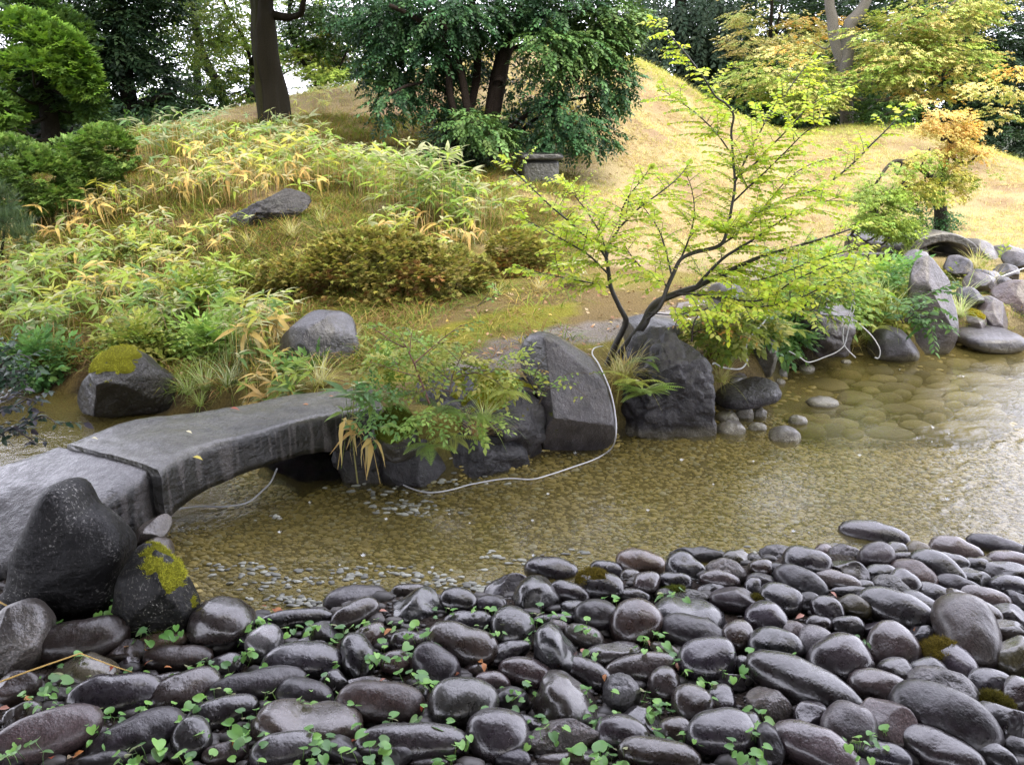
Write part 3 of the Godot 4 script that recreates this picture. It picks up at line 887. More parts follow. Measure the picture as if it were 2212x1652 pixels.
func make_water() -> void:
	var lr := RandomNumberGenerator.new()
	lr.seed = 404
	var rings: Array = []
	for i in 46:
		var q := G(lr.randf_range(1150, 2300), lr.randf_range(790, 1190), 0.0)
		rings.append([Vector2(q.x, q.z), lr.randf_range(0.03, 0.17), lr.randf_range(0.0012, 0.0026)])
	for i in 10:
		var q := G(lr.randf_range(420, 1200), lr.randf_range(1080, 1290), 0.0)
		rings.append([Vector2(q.x, q.z), lr.randf_range(0.03, 0.1), lr.randf_range(0.0005, 0.001)])
	var step := 0.024
	var x0 := -4.6
	var z0 := -8.4
	var nx := int(10.4 / step)
	var nzn := int(6.3 / step)
	var st := SurfaceTool.new()
	st.begin(Mesh.PRIMITIVE_TRIANGLES)
	var keep := PackedByteArray()
	keep.resize(nx * nzn)
	var id := PackedInt32Array()
	id.resize(nx * nzn)
	var n := 0
	for j in nzn:
		for i in nx:
			var x := x0 + i * step
			var z := z0 + j * step
			if shore(x, z) < -0.2: continue
			var y := 0.0011 * nz.get_noise_2d(x * 300.0, z * 420.0) + 0.0014 * nf.get_noise_2d(x * 110.0 + 40.0, z * 190.0)
			for r in rings:
				var dx: float = x - r[0].x
				var dz: float = z - r[0].y
				if absf(dx) < 0.3 and absf(dz) < 0.3:
					var l := sqrt(dx * dx + dz * dz) - float(r[1])
					y += float(r[2]) * exp(-l * l * 900.0) * cos(l * 85.0) * 1.4
			keep[j * nx + i] = 1
			id[j * nx + i] = n
			n += 1
			st.add_vertex(Vector3(x, y, z))
	for j in nzn - 1:
		for i in nx - 1:
			var a := j * nx + i
			if keep[a] and keep[a + 1] and keep[a + nx] and keep[a + nx + 1]:
				for k in [a, a + 1, a + nx, a + 1, a + nx + 1, a + nx]: st.add_index(id[k])
	st.generate_normals()
	var o := mi("water", st.commit(), M.water, self)
	tag(o, "shallow clear brown water of the garden pond", "", "", "structure")
	# little crowns thrown up by the raindrops
	var sp := begin()
	for k in 7:
		var a := TAU * k / 7.0
		var b := Basis(Vector3.UP, a) * Basis(Vector3.BACK, 0.75)
		blade(sp, Transform3D(b, Vector3(cos(a) * 0.004, 0, -sin(a) * 0.004)), 0.016, 0.006, -0.2, 0.3, 2, 2)
	blade(sp, Transform3D(Basis(Vector3.BACK, 1.5), Vector3.ZERO), 0.02, 0.007, 0.0, 0.5, 2, 0)
	var sm := done(sp)
	var mw := std(lin(0.85, 0.87, 0.9), 0.2, 0.5)
	for r in rings:
		var q: Vector2 = r[0]
		if shore(q.x, q.y) < 0.05 or r[1] > 0.12: continue
		var s := lr.randf_range(0.45, 1.0)
		var t := mi("splash", sm, mw, self, Transform3D(Basis(Vector3.UP, lr.randf_range(0, TAU)).scaled(Vector3(s, s * 0.8, s)), Vector3(q.x, 0.001, q.y)))
		tag(t, "tiny white splash of a raindrop on the pond", "splash", "raindrop splashes on the pond")

func pebble_mesh(seed_: int, k := 6) -> ArrayMesh:
	var rad := PackedFloat32Array()
	var lr := RandomNumberGenerator.new()
	lr.seed = seed_
	for i in k + 2: rad.append(lr.randf_range(0.8, 1.15))
	return rock_mesh(Vector3.ZERO, Vector3.ZERO, Vector3.RIGHT, Vector3.BACK, Vector3(0, 0.55, 0), rad, {"rings": k - 1, "amp": 0.05, "col": Color.WHITE, "col2": Color.WHITE, "seed": seed_})[0]

func make_gravel() -> void:
	var lr := RandomNumberGenerator.new()
	lr.seed = 77
	var pm := pebble_mesh(5)
	var xf: Array = []
	var cl: Array = []
	for i in 62000:   # bed of the pond
		var x := lr.randf_range(-2.2, 3.4)
		var z := lr.randf_range(-5.2, -2.5)
		var s := shore(x, z)
		if s < 0.0 or (x < -1.4 and z < -3.7): continue
		var r := lr.randf_range(0.005, 0.0115) * (0.85 if lr.randf() < 0.9 else 1.5)
		xf.append(Transform3D(Basis(Vector3.UP, lr.randf_range(0, TAU)).scaled(Vector3(r * 1.25, r, r)), Vector3(x, ground(x, z) + r * lr.randf_range(-0.1, 0.6), z)))
		var f := lr.randf_range(0.7, 1.2)
		cl.append(Color(0.26 * f, 0.2 * f, 0.05 * f) if lr.randf() < 0.85 else Color(0.26 * f, 0.24 * f, 0.13 * f))
	for i in 9000:
		var x := lr.randf_range(-4.6, 6.0)
		var z := lr.randf_range(-8.0, -2.6)
		if shore(x, z) < 0.0 or (x < -1.4 and z < -3.7) or (x > -2.2 and x < 3.4 and z > -5.2): continue
		var r := lr.randf_range(0.01, 0.026)
		xf.append(Transform3D(Basis(Vector3.UP, lr.randf_range(0, TAU)).scaled(Vector3(r * 1.25, r * 0.8, r)), Vector3(x, ground(x, z) + r * 0.2, z)))
		var f := lr.randf_range(0.6, 1.2)
		cl.append(Color(0.26 * f, 0.2 * f, 0.05 * f))
	var o := many("gravel", pm, M.pebble, xf, cl, self)
	tag(o, "olive brown gravel covering the bed of the pond", "gravel", "", "stuff")
	# pale gravel that breaks the surface near the beach and below the mossy ledge
	xf = []
	cl = []
	for k in [[640, 1255, 120, 30, 90], [540, 1230, 50, 25, 40], [760, 1245, 90, 22, 70], [860, 1235, 80, 20, 50], [960, 1262, 90, 20, 90], [1050, 1275, 50, 14, 50], [620, 1295, 70, 10, 60], [700, 1305, 80, 8, 60], [900, 1098, 90, 20, 120], [820, 1060, 90, 18, 50], [1060, 1200, 30, 14, 14], [1130, 1215, 60, 12, 30], [590, 1120, 60, 12, 14], [480, 1225, 50, 14, 20], [1000, 1040, 110, 14, 30], [1250, 1195, 60, 10, 14], [1640, 1195, 120, 10, 30]]:
		for i in int(k[4] * 0.45):
			var g := G(k[0] + lr.randfn(0, 0.5) * k[2], k[1] + lr.randfn(0, 0.5) * k[3], 0.0)
			if shore(g.x, g.z) < -0.06: continue
			var r := lr.randf_range(0.006, 0.014)
			xf.append(Transform3D(Basis.from_euler(Vector3(lr.randf_range(-0.7, 0.7), lr.randf_range(0, TAU), 0)).scaled(Vector3(r * lr.randf_range(0.8, 1.7), r * 0.7, r)), Vector3(g.x, maxf(ground(g.x, g.z), -0.004) + 0.006, g.z)))
			var f := lr.randf_range(0.35, 1.25)
			cl.append(Color(0.26 * f, 0.265 * f, 0.22 * f))
	o = many("gravel", pm, M.pebble, xf, cl, self)
	tag(o, "pale grey-green gravel just breaking the water surface", "gravel", "", "stuff")
	# dark wet grit and small stones between the cobbles
	xf = []
	cl = []
	for i in 9000:
		var g := G(lr.randf_range(-300, 2500), lr.randf_range(1180, 1800), 0.06)
		if shore(g.x, g.z) > 0.02: continue
		var r := lr.randf_range(0.003, 0.009) if i > 900 else lr.randf_range(0.014, 0.03)
		xf.append(Transform3D(Basis.from_euler(Vector3(lr.randf_range(-0.5, 0.5), lr.randf_range(0, TAU), 0)).scaled(Vector3(r * 1.3, r, r)), Vector3(g.x, ground(g.x, g.z) + r * 0.3, g.z)))
		var f := lr.randf_range(0.5, 1.4)
		cl.append(Color(0.05 * f, 0.045 * f, 0.042 * f))
	o = many("gravel", pm, M.pebble, xf, cl, self)
	tag(o, "dark wet grit and tiny stones between the cobbles", "gravel", "", "stuff")

func make_submerged() -> void:
	var lr := RandomNumberGenerator.new()
	lr.seed = 515
	var meshes: Array = []
	for i in 5: meshes.append(pebble_mesh(60 + i, 10))
	var at: Array = []
	var tries := 0
	while at.size() < 150 and tries < 9000:
		tries += 1
		var v := Vector2(lr.randf_range(1600, 2330), lr.randf_range(775, 935))
		if v.y > 880.0 and v.x > 2150.0: continue
		if v.y > 905.0 and v.x < 1730.0: continue
		var g := G(v.x, v.y, -0.04)
		if shore(g.x, g.z) < 0.03: continue
		var r := lr.randf_range(0.06, 0.12) if lr.randf() < 0.45 else lr.randf_range(0.11, 0.19)
		var ok := true
		for q in at:
			if Vector2(q[0] - g.x, q[1] - g.z).length() < (q[2] + r) * 0.72: ok = false
		if not ok: continue
		at.append([g.x, g.z, r])
		var sq := lr.randf_range(0.55, 0.9)
		var f := lr.randf_range(0.8, 1.25)
		var m: StandardMaterial3D = M.under[lr.randi() % M.under.size()]
		var o := mi("submerged_stone", meshes[lr.randi() % 5], m, self, Transform3D((Basis(Vector3.UP, lr.randf_range(-1.2, 1.2)) * Basis(Vector3.RIGHT, lr.randf_range(-0.12, 0.12))).scaled(Vector3(r, lr.randf_range(0.04, 0.085), r * sq)), Vector3(g.x, lr.randf_range(-0.075, -0.045), g.z)))
		var word: String = ("small " if r < 0.09 else ("middling " if r < 0.135 else "broad ")) + ("round " if sq > 0.73 else "oblong ") + ["ochre", "dark olive", "pale ochre", "brown", "greyish olive"][M.under.find(m)]
		tag(o, beside(word + " stone under water", v), "stone", "stones on the pond bed by the far bank")

# ---------------------------------------------------------------- bridges
func slab(called: String, near: Array, far: Array, thick: Array, m: Material, parent: Node3D, col: Color, per := 9, rough := 0.012, sd := 0.0) -> MeshInstance3D:
	# near and far are the upper edges as points; the arch lies in them and in the thickness
	var a := smooth_path(near, per)
	var b := smooth_path(far, per)
	var n := a.size()
	var tl: Array = []
	for t in thick: tl.append(Vector3(t, 0, 0))
	var th := smooth_path(tl, per)
	var sec: Array = []   # across: [share of width, share of thickness down]
	for k in 7: sec.append([0.0, 1.0 - k / 7.0])
	sec.append([0.012, 0.05])
	for k in 17: sec.append([0.03 + 0.94 * k / 16.0, 0.0])
	sec.append([0.988, 0.05])
	for k in 6: sec.append([1.0, (k + 1) / 6.0])
	for k in 7: sec.append([1.0 - (k + 1) / 8.0, 1.0])
	var w := sec.size()
	var st := SurfaceTool.new()
	st.begin(Mesh.PRIMITIVE_TRIANGLES)
	for i in n:
		var across := b[i] - a[i]
		for s in sec:
			var p := a[i] + across * float(s[0])
			p.y -= th[i].x * float(s[1])
			var o := Vector3(nf.get_noise_3d(p.x * 130 + sd, p.y * 130, p.z * 130), nf.get_noise_3d(p.x * 130, p.y * 130 + 77, p.z * 130 + sd), nf.get_noise_3d(p.x * 130 + 33, p.y * 130, p.z * 130)) * rough
			o.y += 0.02 * nz.get_noise_2d(p.x * 60, p.z * 60) * (1.0 if float(s[1]) < 0.5 else 0.4)
			p += o
			var tone := clampf(0.5 + nf.get_noise_3d(p.x * 260, p.y * 300, p.z * 260) + 0.4 * nz.get_noise_3d(p.x * 100, p.y * 60, p.z * 100), 0, 1)
			var c := col * lerpf(0.35, 1.35, tone)
			if float(s[1]) > 0.08 and float(s[0]) < 0.01:   # lime runs, over a base darkened to put shade into the side
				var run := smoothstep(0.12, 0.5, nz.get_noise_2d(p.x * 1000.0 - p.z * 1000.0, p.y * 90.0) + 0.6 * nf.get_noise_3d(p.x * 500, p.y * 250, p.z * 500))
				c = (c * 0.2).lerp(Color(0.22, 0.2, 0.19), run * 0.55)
			st.set_color(c)
			st.add_vertex(p - parent.position)
	for i in n - 1:
		for k in w:
			var p0 := i * w + k
			var p1 := i * w + (k + 1) % w
			for q in [p0, p0 + w, p1, p1, p0 + w, p1 + w]: st.add_index(q)
	for e in [0, n - 1]:   # closed ends
		var mid := Vector3.ZERO
		for k in w: mid += (a[e] + (b[e] - a[e]) * float(sec[k][0]) - Vector3(0, th[e].x * float(sec[k][1]), 0)) / w
		st.set_color(col * 0.6)
		st.add_vertex(mid - parent.position)
		var ci: int = n * w + (0 if e == 0 else 1)
		for k in w:
			var p0: int = e * w + k
			var p1: int = e * w + (k + 1) % w
			for q in ([ci, p0, p1] if e == 0 else [ci, p1, p0]): st.add_index(q)
	st.generate_normals()
	return mi(called, st.commit(), m, parent)

func gp(v: Array) -> Array:
	var out: Array = []
	for k in v: out.append(G(k[0], k[1], k[2]))
	return out

func make_bridges() -> void:
	var b := thing("stone_bridge", "low arched footbridge of two weathered grey stone slabs over the pond", "bridge", G(335, 1110, 0.0))
	marks.append([Vector2(400, 980), "the stone slab bridge"])
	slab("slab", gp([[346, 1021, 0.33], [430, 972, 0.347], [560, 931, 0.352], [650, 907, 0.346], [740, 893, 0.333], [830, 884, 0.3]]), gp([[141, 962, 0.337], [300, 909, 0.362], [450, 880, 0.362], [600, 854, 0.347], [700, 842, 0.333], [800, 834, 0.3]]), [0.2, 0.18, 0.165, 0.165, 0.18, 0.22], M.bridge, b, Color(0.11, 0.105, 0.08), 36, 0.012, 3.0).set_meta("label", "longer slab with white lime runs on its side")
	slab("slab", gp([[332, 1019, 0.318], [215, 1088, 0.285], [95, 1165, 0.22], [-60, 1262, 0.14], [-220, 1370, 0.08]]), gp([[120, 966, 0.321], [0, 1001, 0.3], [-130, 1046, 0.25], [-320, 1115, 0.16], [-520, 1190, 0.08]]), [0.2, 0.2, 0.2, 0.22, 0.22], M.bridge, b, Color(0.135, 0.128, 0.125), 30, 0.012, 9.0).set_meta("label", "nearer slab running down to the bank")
	var f := thing("small_stone_bridge", "small arched stone bridge beside the maple on the far side", "bridge", P(2040, 548, 9.0))
	marks.append([Vector2(2040, 515), "the small far stone bridge"])
	var near: Array = []
	var far: Array = []
	var tk: Array = []
	for k in [[1958, 530, 530], [1985, 514, 0], [2012, 505, 0], [2043, 500, 0], [2076, 505, 0], [2103, 519, 0], [2121, 537, 0]]:
		near.append(P(k[0], k[1] + 3, 8.8))
	for k in near: far.append((k as Vector3) + Vector3(-0.32, 0.02, -0.75))
	tk = [0.13, 0.11, 0.095, 0.085, 0.085, 0.09, 0.1]
	slab("arch_slab", near, far, tk, M.bridge, f, Color(0.3, 0.28, 0.27), 5, 0.006, 20.0)
	for k in [[1972, 545, 0.12], [2112, 548, 0.1]]:
		var c := P(k[0], k[1], 9.05)
		var rad := PackedFloat32Array()
		for i in 24: rad.append(0.14)
		mi("abutment", rock_mesh(c, f.position, Vector3.RIGHT, Vector3.UP, Vector3(0, 0, 0.35), rad, {"rings": 14, "cuts": 4, "amp": 0.06, "e": 2.8, "seed": k[0], "col": Color(0.2, 0.18, 0.17)})[0], M.rock, f)

# ---------------------------------------------------------------- rocks
const MOSSY := Color(0.27, 0.27, 0.03)
const DARKMOSS := Color(0.075, 0.09, 0.015)

func make_rocks() -> void:
	var dk := Color(0.032, 0.03, 0.03)
	var gy := Color(0.085, 0.08, 0.085)
	var ft := Color(0.24, 0.22, 0.15)
	rock("standing_rock", "A", [[20, 720], [60, 500], [130, 280], [200, 60], [250, -60], [300, -150], [380, -196], [450, -190], [520, -120], [580, 0], [700, 50], [800, 140], [850, 240], [830, 420], [800, 620], [760, 800], [740, 860], [60, 860]], 2.74, 0.17, "tall black pointed rock with pale lichen beside the near bridge slab", {"col": Color(0.34, 0.33, 0.31), "col2": Color(0.04, 0.036, 0.036), "cf": 2.4, "amp": 0.035, "mat": M.lichen, "smooth": true, "e": 2.5, "n": 80, "rings": 48, "moss": [Vector3(0.95, 0.3, 0.0), 1.12, MOSSY, 0.008]}, "the tall black pointed rock")
	rock("mossy_rock", "A", [[735, 780], [750, 560], [790, 380], [830, 250], [900, 230], [990, 265], [1070, 340], [1150, 420], [1210, 510], [1270, 620], [1275, 690], [1220, 780], [1120, 860], [780, 860]], 2.62, 0.13, "rounded rock edged with bright moss leaning on the black pointed rock", {"col": Color(0.4, 0.39, 0.35), "col2": Color(0.08, 0.075, 0.055), "cf": 1.8, "amp": 0.05, "mat": M.lichen, "cuts": 3, "n": 56, "rings": 40, "moss": [Vector3(0.75, 0.75, -0.1), 0.66, MOSSY, 0.016]}, "the moss-edged rock")
	rock("boulder", "A", [[-60, 680], [60, 640], [150, 630], [215, 660], [262, 725], [300, 800], [305, 950], [280, 1030], [120, 1050], [-60, 1040]], 2.42, 0.14, "rough grey boulder half cut off by the picture edge", {"col": Color(0.2, 0.175, 0.15), "col2": Color(0.06, 0.05, 0.042), "amp": 0.06, "cuts": 5, "mat": M.rock}, "the rough grey boulder")
	rock("wet_stone", "A", [[1200, 800], [1215, 720], [1255, 650], [1340, 605], [1430, 598], [1520, 620], [1610, 665], [1655, 720], [1640, 780], [1500, 830], [1300, 850]], 2.6, 0.1, "large smooth brown stone between the mossy rock and the water", {"col": Color(0.075, 0.06, 0.055), "amp": 0.03, "mat": M.cobble, "cat": "stone"}, "the large smooth brown stone")
	rock("angular_rock", "B", [[935, 790], [945, 690], [1010, 640], [1110, 580], [1215, 520], [1300, 505], [1335, 620], [1335, 790], [1200, 830], [1000, 810]], 2.72, 0.09, "sharp-edged black wet rock standing at the water's edge", {"col": Color(0.045, 0.045, 0.045), "amp": 0.04, "cuts": 2, "planes": [[0.6, 0.75, 0.2, 0.75]], "e": 2.6, "mat": M.cobble}, "the sharp-edged black rock")
	rock("dark_stone", "C", [[215, 690], [250, 560], [310, 480], [370, 452], [470, 468], [545, 540], [590, 620], [560, 700], [400, 730]], 2.82, 0.1, "big dark peaked stone near the pond edge of the cobbles", {"col": Color(0.05, 0.045, 0.045), "amp": 0.035, "cuts": 3, "mat": M.cobble, "cat": "stone"}, "the big dark peaked stone")
	rock("pear_stone", "C", [[395, 1000], [383, 880], [400, 800], [440, 762], [500, 752], [560, 800], [610, 870], [665, 930], [695, 990], [660, 1035], [500, 1050]], 2.45, 0.08, "glossy black pear-shaped stone", {"col": Color(0.035, 0.032, 0.034), "amp": 0.03, "mat": M.cobble, "cat": "stone"}, "the black pear-shaped stone")
	rock("heart_stone", "C", [[370, 1370], [365, 1270], [430, 1180], [440, 1120], [510, 1085], [610, 1110], [700, 1180], [790, 1270], [830, 1340], [800, 1390], [640, 1400], [480, 1400]], 2.24, 0.1, "brown heart-shaped cobble with a deep notch on top", {"col": Color(0.075, 0.058, 0.048), "amp": 0.04, "mat": M.cobble, "cat": "cobble"}, "the brown heart-shaped cobble")
	rock("bean_stone", "B", [[85, 1430], [100, 1340], [190, 1280], [300, 1290], [420, 1345], [560, 1328], [740, 1308], [815, 1350], [815, 1430], [740, 1510], [500, 1490], [200, 1505], [110, 1480]], 2.1, 0.09, "long brown bean-shaped stone with a dip in its back", {"col": Color(0.13, 0.098, 0.08), "col2": Color(0.07, 0.05, 0.04), "amp": 0.025, "mat": M.cobble, "cat": "stone", "n": 56}, "the long bean-shaped stone")
	rock("sheen_stone", "C", [[1155, 690], [1165, 625], [1280, 590], [1400, 625], [1510, 612], [1600, 660], [1640, 710], [1625, 770], [1450, 790], [1250, 760]], 2.68, 0.09, "wide flat cobble mirroring the sky in lilac grey", {"col": Color(0.07, 0.066, 0.072), "amp": 0.02, "mat": M.cobble, "cat": "cobble"}, "the wide sky-mirroring cobble")
	rock("pale_slab", "A", [[300, 1085], [360, 1035], [450, 985], [540, 952], [650, 990], [765, 1040], [782, 1085], [640, 1125], [450, 1170], [330, 1150]], 2.35, 0.07, "pale diamond-shaped slab under the bent straw", {"col": Color(0.2, 0.175, 0.11), "col2": Color(0.12, 0.1, 0.06), "amp": 0.02, "mat": M.cobble, "cat": "stone"}, "the pale diamond-shaped slab")
	# supports of the near slab
	rock("support_stone", "A", [[850, 170], [900, 110], [1040, 45], [1105, 80], [1085, 150], [1050, 200], [900, 240]], 3.2, 0.1, "light brown wedge stone propping the near bridge slab", {"col": Color(0.16, 0.13, 0.1), "amp": 0.05, "cuts": 1, "foot": ft}, "")
	rock("support_stone", "A", [[900, 400], [890, 230], [1000, 190], [1080, 230], [1110, 300], [1100, 400]], 3.12, 0.1, "brown stone standing in the water below the bridge wedge", {"col": Color(0.14, 0.11, 0.085), "amp": 0.05, "cuts": 4, "foot": ft}, "")
	# left bank
	rock("leaning_rock", "V", [[598, 800], [600, 738], [640, 692], [680, 673], [735, 674], [765, 690], [773, 740], [785, 800], [740, 820], [640, 815]], 5.35, 0.22, "blue-grey sloping rock at the foot of the clipped azalea", {"col": Color(0.12, 0.115, 0.125), "col2": Color(0.055, 0.05, 0.055), "amp": 0.045, "cuts": 5, "e": 2.5, "moss": [Vector3(-0.1, -0.75, 0.6), 0.62, DARKMOSS, 0.008]}, "the blue-grey sloping rock")
	rock("mossy_rock", "4", [[440, 960], [520, 850], [610, 740], [660, 650], [730, 610], [800, 615], [900, 660], [1000, 750], [1130, 830], [1150, 950], [1150, 1010], [800, 1020], [480, 1000]], 5.12, 0.28, "dark wedge of rock with a bright moss cap by the left water", {"col": Color(0.05, 0.045, 0.035), "col2": Color(0.02, 0.018, 0.014), "amp": 0.05, "mat": M.crag, "n": 56, "rings": 40, "moss": [Vector3(-0.1, 0.9, 0.25), 0.5, MOSSY, 0.02]}, "the moss-capped dark rock")
	rock("bank_rock", "4", [[-120, 900], [-60, 760], [150, 660], [320, 660], [480, 720], [640, 740], [620, 830], [480, 890], [250, 900]], 5.72, 0.2, "low black ledge of rock under the overhanging left bank", {"col": Color(0.03, 0.026, 0.022), "amp": 0.08, "crag": 0.1, "mat": M.crag, "moss": [Vector3(0, 1, 0.2), 0.6, Color(0.11, 0.1, 0.015), 0.012]}, "the black bank ledge")
	rock("hill_rock", "1", [[1388, 1440], [1470, 1400], [1560, 1360], [1700, 1290], [1800, 1240], [1900, 1200], [1990, 1240], [2022, 1290], [1990, 1350], [1900, 1420], [1740, 1475], [1600, 1510], [1500, 1525], [1420, 1490]], 8.05, 0.2, "long black glistening rock lying on the grassy slope", {"col": Color(0.06, 0.055, 0.065), "col2": Color(0.022, 0.02, 0.024), "amp": 0.04, "fr": 3.2, "crag": 0.12, "planes": [[-0.35, 0.62, 0.7, 0.5], [0.35, 0.45, 0.82, 0.5], [0.3, -0.5, 0.8, 0.5], [-0.6, 0.2, 0.77, 0.6]], "e": 2.7, "mat": M.crag, "smooth": true, "n": 64, "rings": 40, "moss": [Vector3(-0.85, 0.6, 0), 0.75, MOSSY, 0.012]}, "the long black slope rock")
	# round the bridge end
	rock("ledge_rock", "5", [[430, 960], [440, 830], [560, 790], [720, 765], [950, 770], [1100, 790], [1250, 855], [1310, 950], [1320, 1080], [1305, 1230], [1250, 1340], [1130, 1390], [800, 1420], [560, 1400], [470, 1200]], 4.42, 0.34, "broad dark layered rock crowned with moss and seedlings", {"col": Color(0.065, 0.06, 0.065), "col2": Color(0.022, 0.02, 0.02), "amp": 0.05, "crag": 0.14, "cuts": 5, "e": 2.8, "n": 64, "rings": 48, "mat": M.crag, "moss": [Vector3(0.35, 0.95, 0.0), 0.68, MOSSY, 0.018]}, "the broad dark layered rock")
	rock("mossy_stone", "5", [[228, 1130], [235, 1060], [290, 1005], [370, 995], [450, 1040], [488, 1130], [500, 1240], [440, 1320], [330, 1330], [240, 1270]], 4.0, 0.12, "round stone wrapped in dark green moss by the bridge end", {"col": Color(0.05, 0.045, 0.035), "amp": 0.05, "moss": [Vector3(-0.15, 0.9, 0.3), 0.12, Color(0.1, 0.12, 0.018), 0.014], "cat": "stone"}, "the round moss-wrapped stone")
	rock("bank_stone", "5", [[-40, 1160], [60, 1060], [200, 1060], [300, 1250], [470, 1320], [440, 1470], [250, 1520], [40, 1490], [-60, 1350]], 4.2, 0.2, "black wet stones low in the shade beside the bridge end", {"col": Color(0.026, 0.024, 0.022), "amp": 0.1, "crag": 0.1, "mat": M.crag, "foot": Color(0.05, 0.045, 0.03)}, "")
	rock("bank_rock", "V", [[500, 1085], [525, 1010], [600, 985], [700, 975], [800, 985], [870, 1020], [900, 1050], [800, 1085], [640, 1095]], 4.2, 0.2, "dark rock under the bridge, its black standing in for the shade there", {"col": Color(0.02, 0.018, 0.016), "amp": 0.1, "crag": 0.1, "mat": M.shade}, "")  # dark bank rock; the shade under the bridge is put into its colour
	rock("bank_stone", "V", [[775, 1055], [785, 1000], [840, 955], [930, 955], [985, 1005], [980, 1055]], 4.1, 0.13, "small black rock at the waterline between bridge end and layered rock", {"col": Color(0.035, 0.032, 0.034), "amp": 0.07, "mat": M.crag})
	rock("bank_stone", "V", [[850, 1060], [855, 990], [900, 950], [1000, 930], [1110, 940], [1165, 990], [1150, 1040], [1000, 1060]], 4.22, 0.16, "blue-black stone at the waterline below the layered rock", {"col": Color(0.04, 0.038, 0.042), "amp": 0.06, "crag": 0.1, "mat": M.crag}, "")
	rock("grey_boulder", "5", [[1300, 1240], [1305, 950], [1245, 840], [1110, 710], [1150, 620], [1200, 540], [1290, 505], [1375, 515], [1500, 590], [1630, 680], [1700, 790], [1750, 950], [1772, 1100], [1755, 1190], [1660, 1330], [1450, 1360], [1310, 1330]], 4.55, 0.26, "big smooth leaning grey boulder at the pond's edge", {"col": Color(0.14, 0.125, 0.13), "col2": Color(0.06, 0.053, 0.055), "amp": 0.03, "planes": [[-0.8, 0.15, 0.6, 0.66], [0.3, 0.4, 0.85, 0.6], [0.1, -0.5, 0.85, 0.72]], "cuts": -5, "e": 2.8, "n": 64, "rings": 44, "moss": [Vector3(-0.8, -0.3, 0.5), 0.8, DARKMOSS, 0.008]}, "the big leaning grey boulder")
	rock("craggy_rock", "V", [[1345, 935], [1335, 830], [1345, 760], [1380, 715], [1430, 700], [1480, 735], [1520, 760], [1538, 805], [1542, 880], [1550, 915], [1530, 970], [1440, 980]], 4.8, 0.26, "tall craggy blue-black rock beside the leaning tree", {"col": Color(0.07, 0.066, 0.075), "col2": Color(0.028, 0.026, 0.03), "amp": 0.06, "crag": 0.13, "fr": 4.2, "cuts": 4, "n": 84, "rings": 60, "mat": M.crag, "foot": Color(0.2, 0.18, 0.13)}, "the craggy blue-black rock")
	rock("rounded_rock", "V", [[1330, 770], [1328, 715], [1350, 690], [1400, 680], [1450, 690], [1490, 720], [1500, 770]], 5.3, 0.22, "light grey rounded rock just behind the leaning tree", {"col": Color(0.16, 0.15, 0.145), "amp": 0.05, "cuts": 3}, "the light grey rounded rock")
	# right bank
	rock("shelf_rock", "6", [[185, 930], [190, 870], [330, 850], [480, 830], [610, 815], [640, 850], [620, 900], [420, 955], [240, 965]], 5.15, 0.2, "flat dark shelf of rock just above the water", {"col": Color(0.075, 0.07, 0.075), "amp": 0.05, "crag": 0.05, "smooth": true, "e": 3.0, "mat": M.crag, "foot": ft}, "the flat dark shelf rock")
	for k in [[2075, 575, 34, 22, 7.9, "dark angular rock below the arch of the small far bridge"], [2130, 600, 36, 20, 7.6, "dark rock between the standing stone and the reddish rock"], [2170, 618, 30, 18, 7.5, "grey rock in front of the thin white line"], [2200, 560, 36, 18, 8.4, "flat lilac rock at the path beyond the far bridge"], [2095, 640, 26, 18, 7.1, "small dark rock just behind the pale lilac rock"]]:
		var q: Array = []
		for i in 9: q.append([k[0] + cos(TAU * i / 9.0) * k[2] * (1.0 + 0.2 * sin(i * 2.3 + k[0])), k[1] - sin(TAU * i / 9.0) * k[3] * (1.0 + 0.2 * cos(i * 1.7 + k[0]))])
		rock("heap_rock", "V", q, k[4], 0.16, k[5], {"col": Color(0.12, 0.105, 0.115), "col2": Color(0.05, 0.045, 0.05), "amp": 0.06})
	rock("shelf_stone", "6", [[180, 860], [185, 780], [250, 745], [380, 745], [430, 800], [420, 850], [300, 870]], 5.35, 0.16, "brown stone lying on the dark shelf rock", {"col": Color(0.12, 0.1, 0.09), "amp": 0.06, "cuts": 3, "cat": "stone"}, "")
	rock("pillar_rock", "6", [[415, 760], [425, 640], [460, 520], [520, 475], [580, 490], [612, 590], [625, 740], [560, 790]], 5.6, 0.15, "short upright grey rock streaked with lichen on the right bank", {"col": Color(0.17, 0.16, 0.13), "col2": Color(0.06, 0.055, 0.05), "amp": 0.07, "crag": 0.1, "cuts": 3}, "the short upright grey rock")
	rock("hollow_rock", "6", [[690, 440], [690, 340], [790, 280], [930, 260], [1060, 270], [1120, 370], [1090, 520], [1060, 650], [900, 660], [830, 620], [810, 500]], 6.15, 0.25, "grey rock with a dark hollow in its face", {"col": Color(0.15, 0.13, 0.14), "col2": Color(0.06, 0.05, 0.055), "amp": 0.07, "crag": 0.15, "cuts": 4, "n": 56, "rings": 40, "foot": ft}, "the grey hollow rock")
	rock("domed_rock", "6", [[1200, 660], [1215, 560], [1260, 490], [1340, 455], [1420, 480], [1480, 560], [1525, 650], [1500, 680], [1350, 690]], 6.45, 0.2, "smooth dome-shaped lilac rock rising from the water", {"col": Color(0.13, 0.115, 0.13), "amp": 0.03, "smooth": true, "foot": ft}, "the smooth dome-shaped rock")
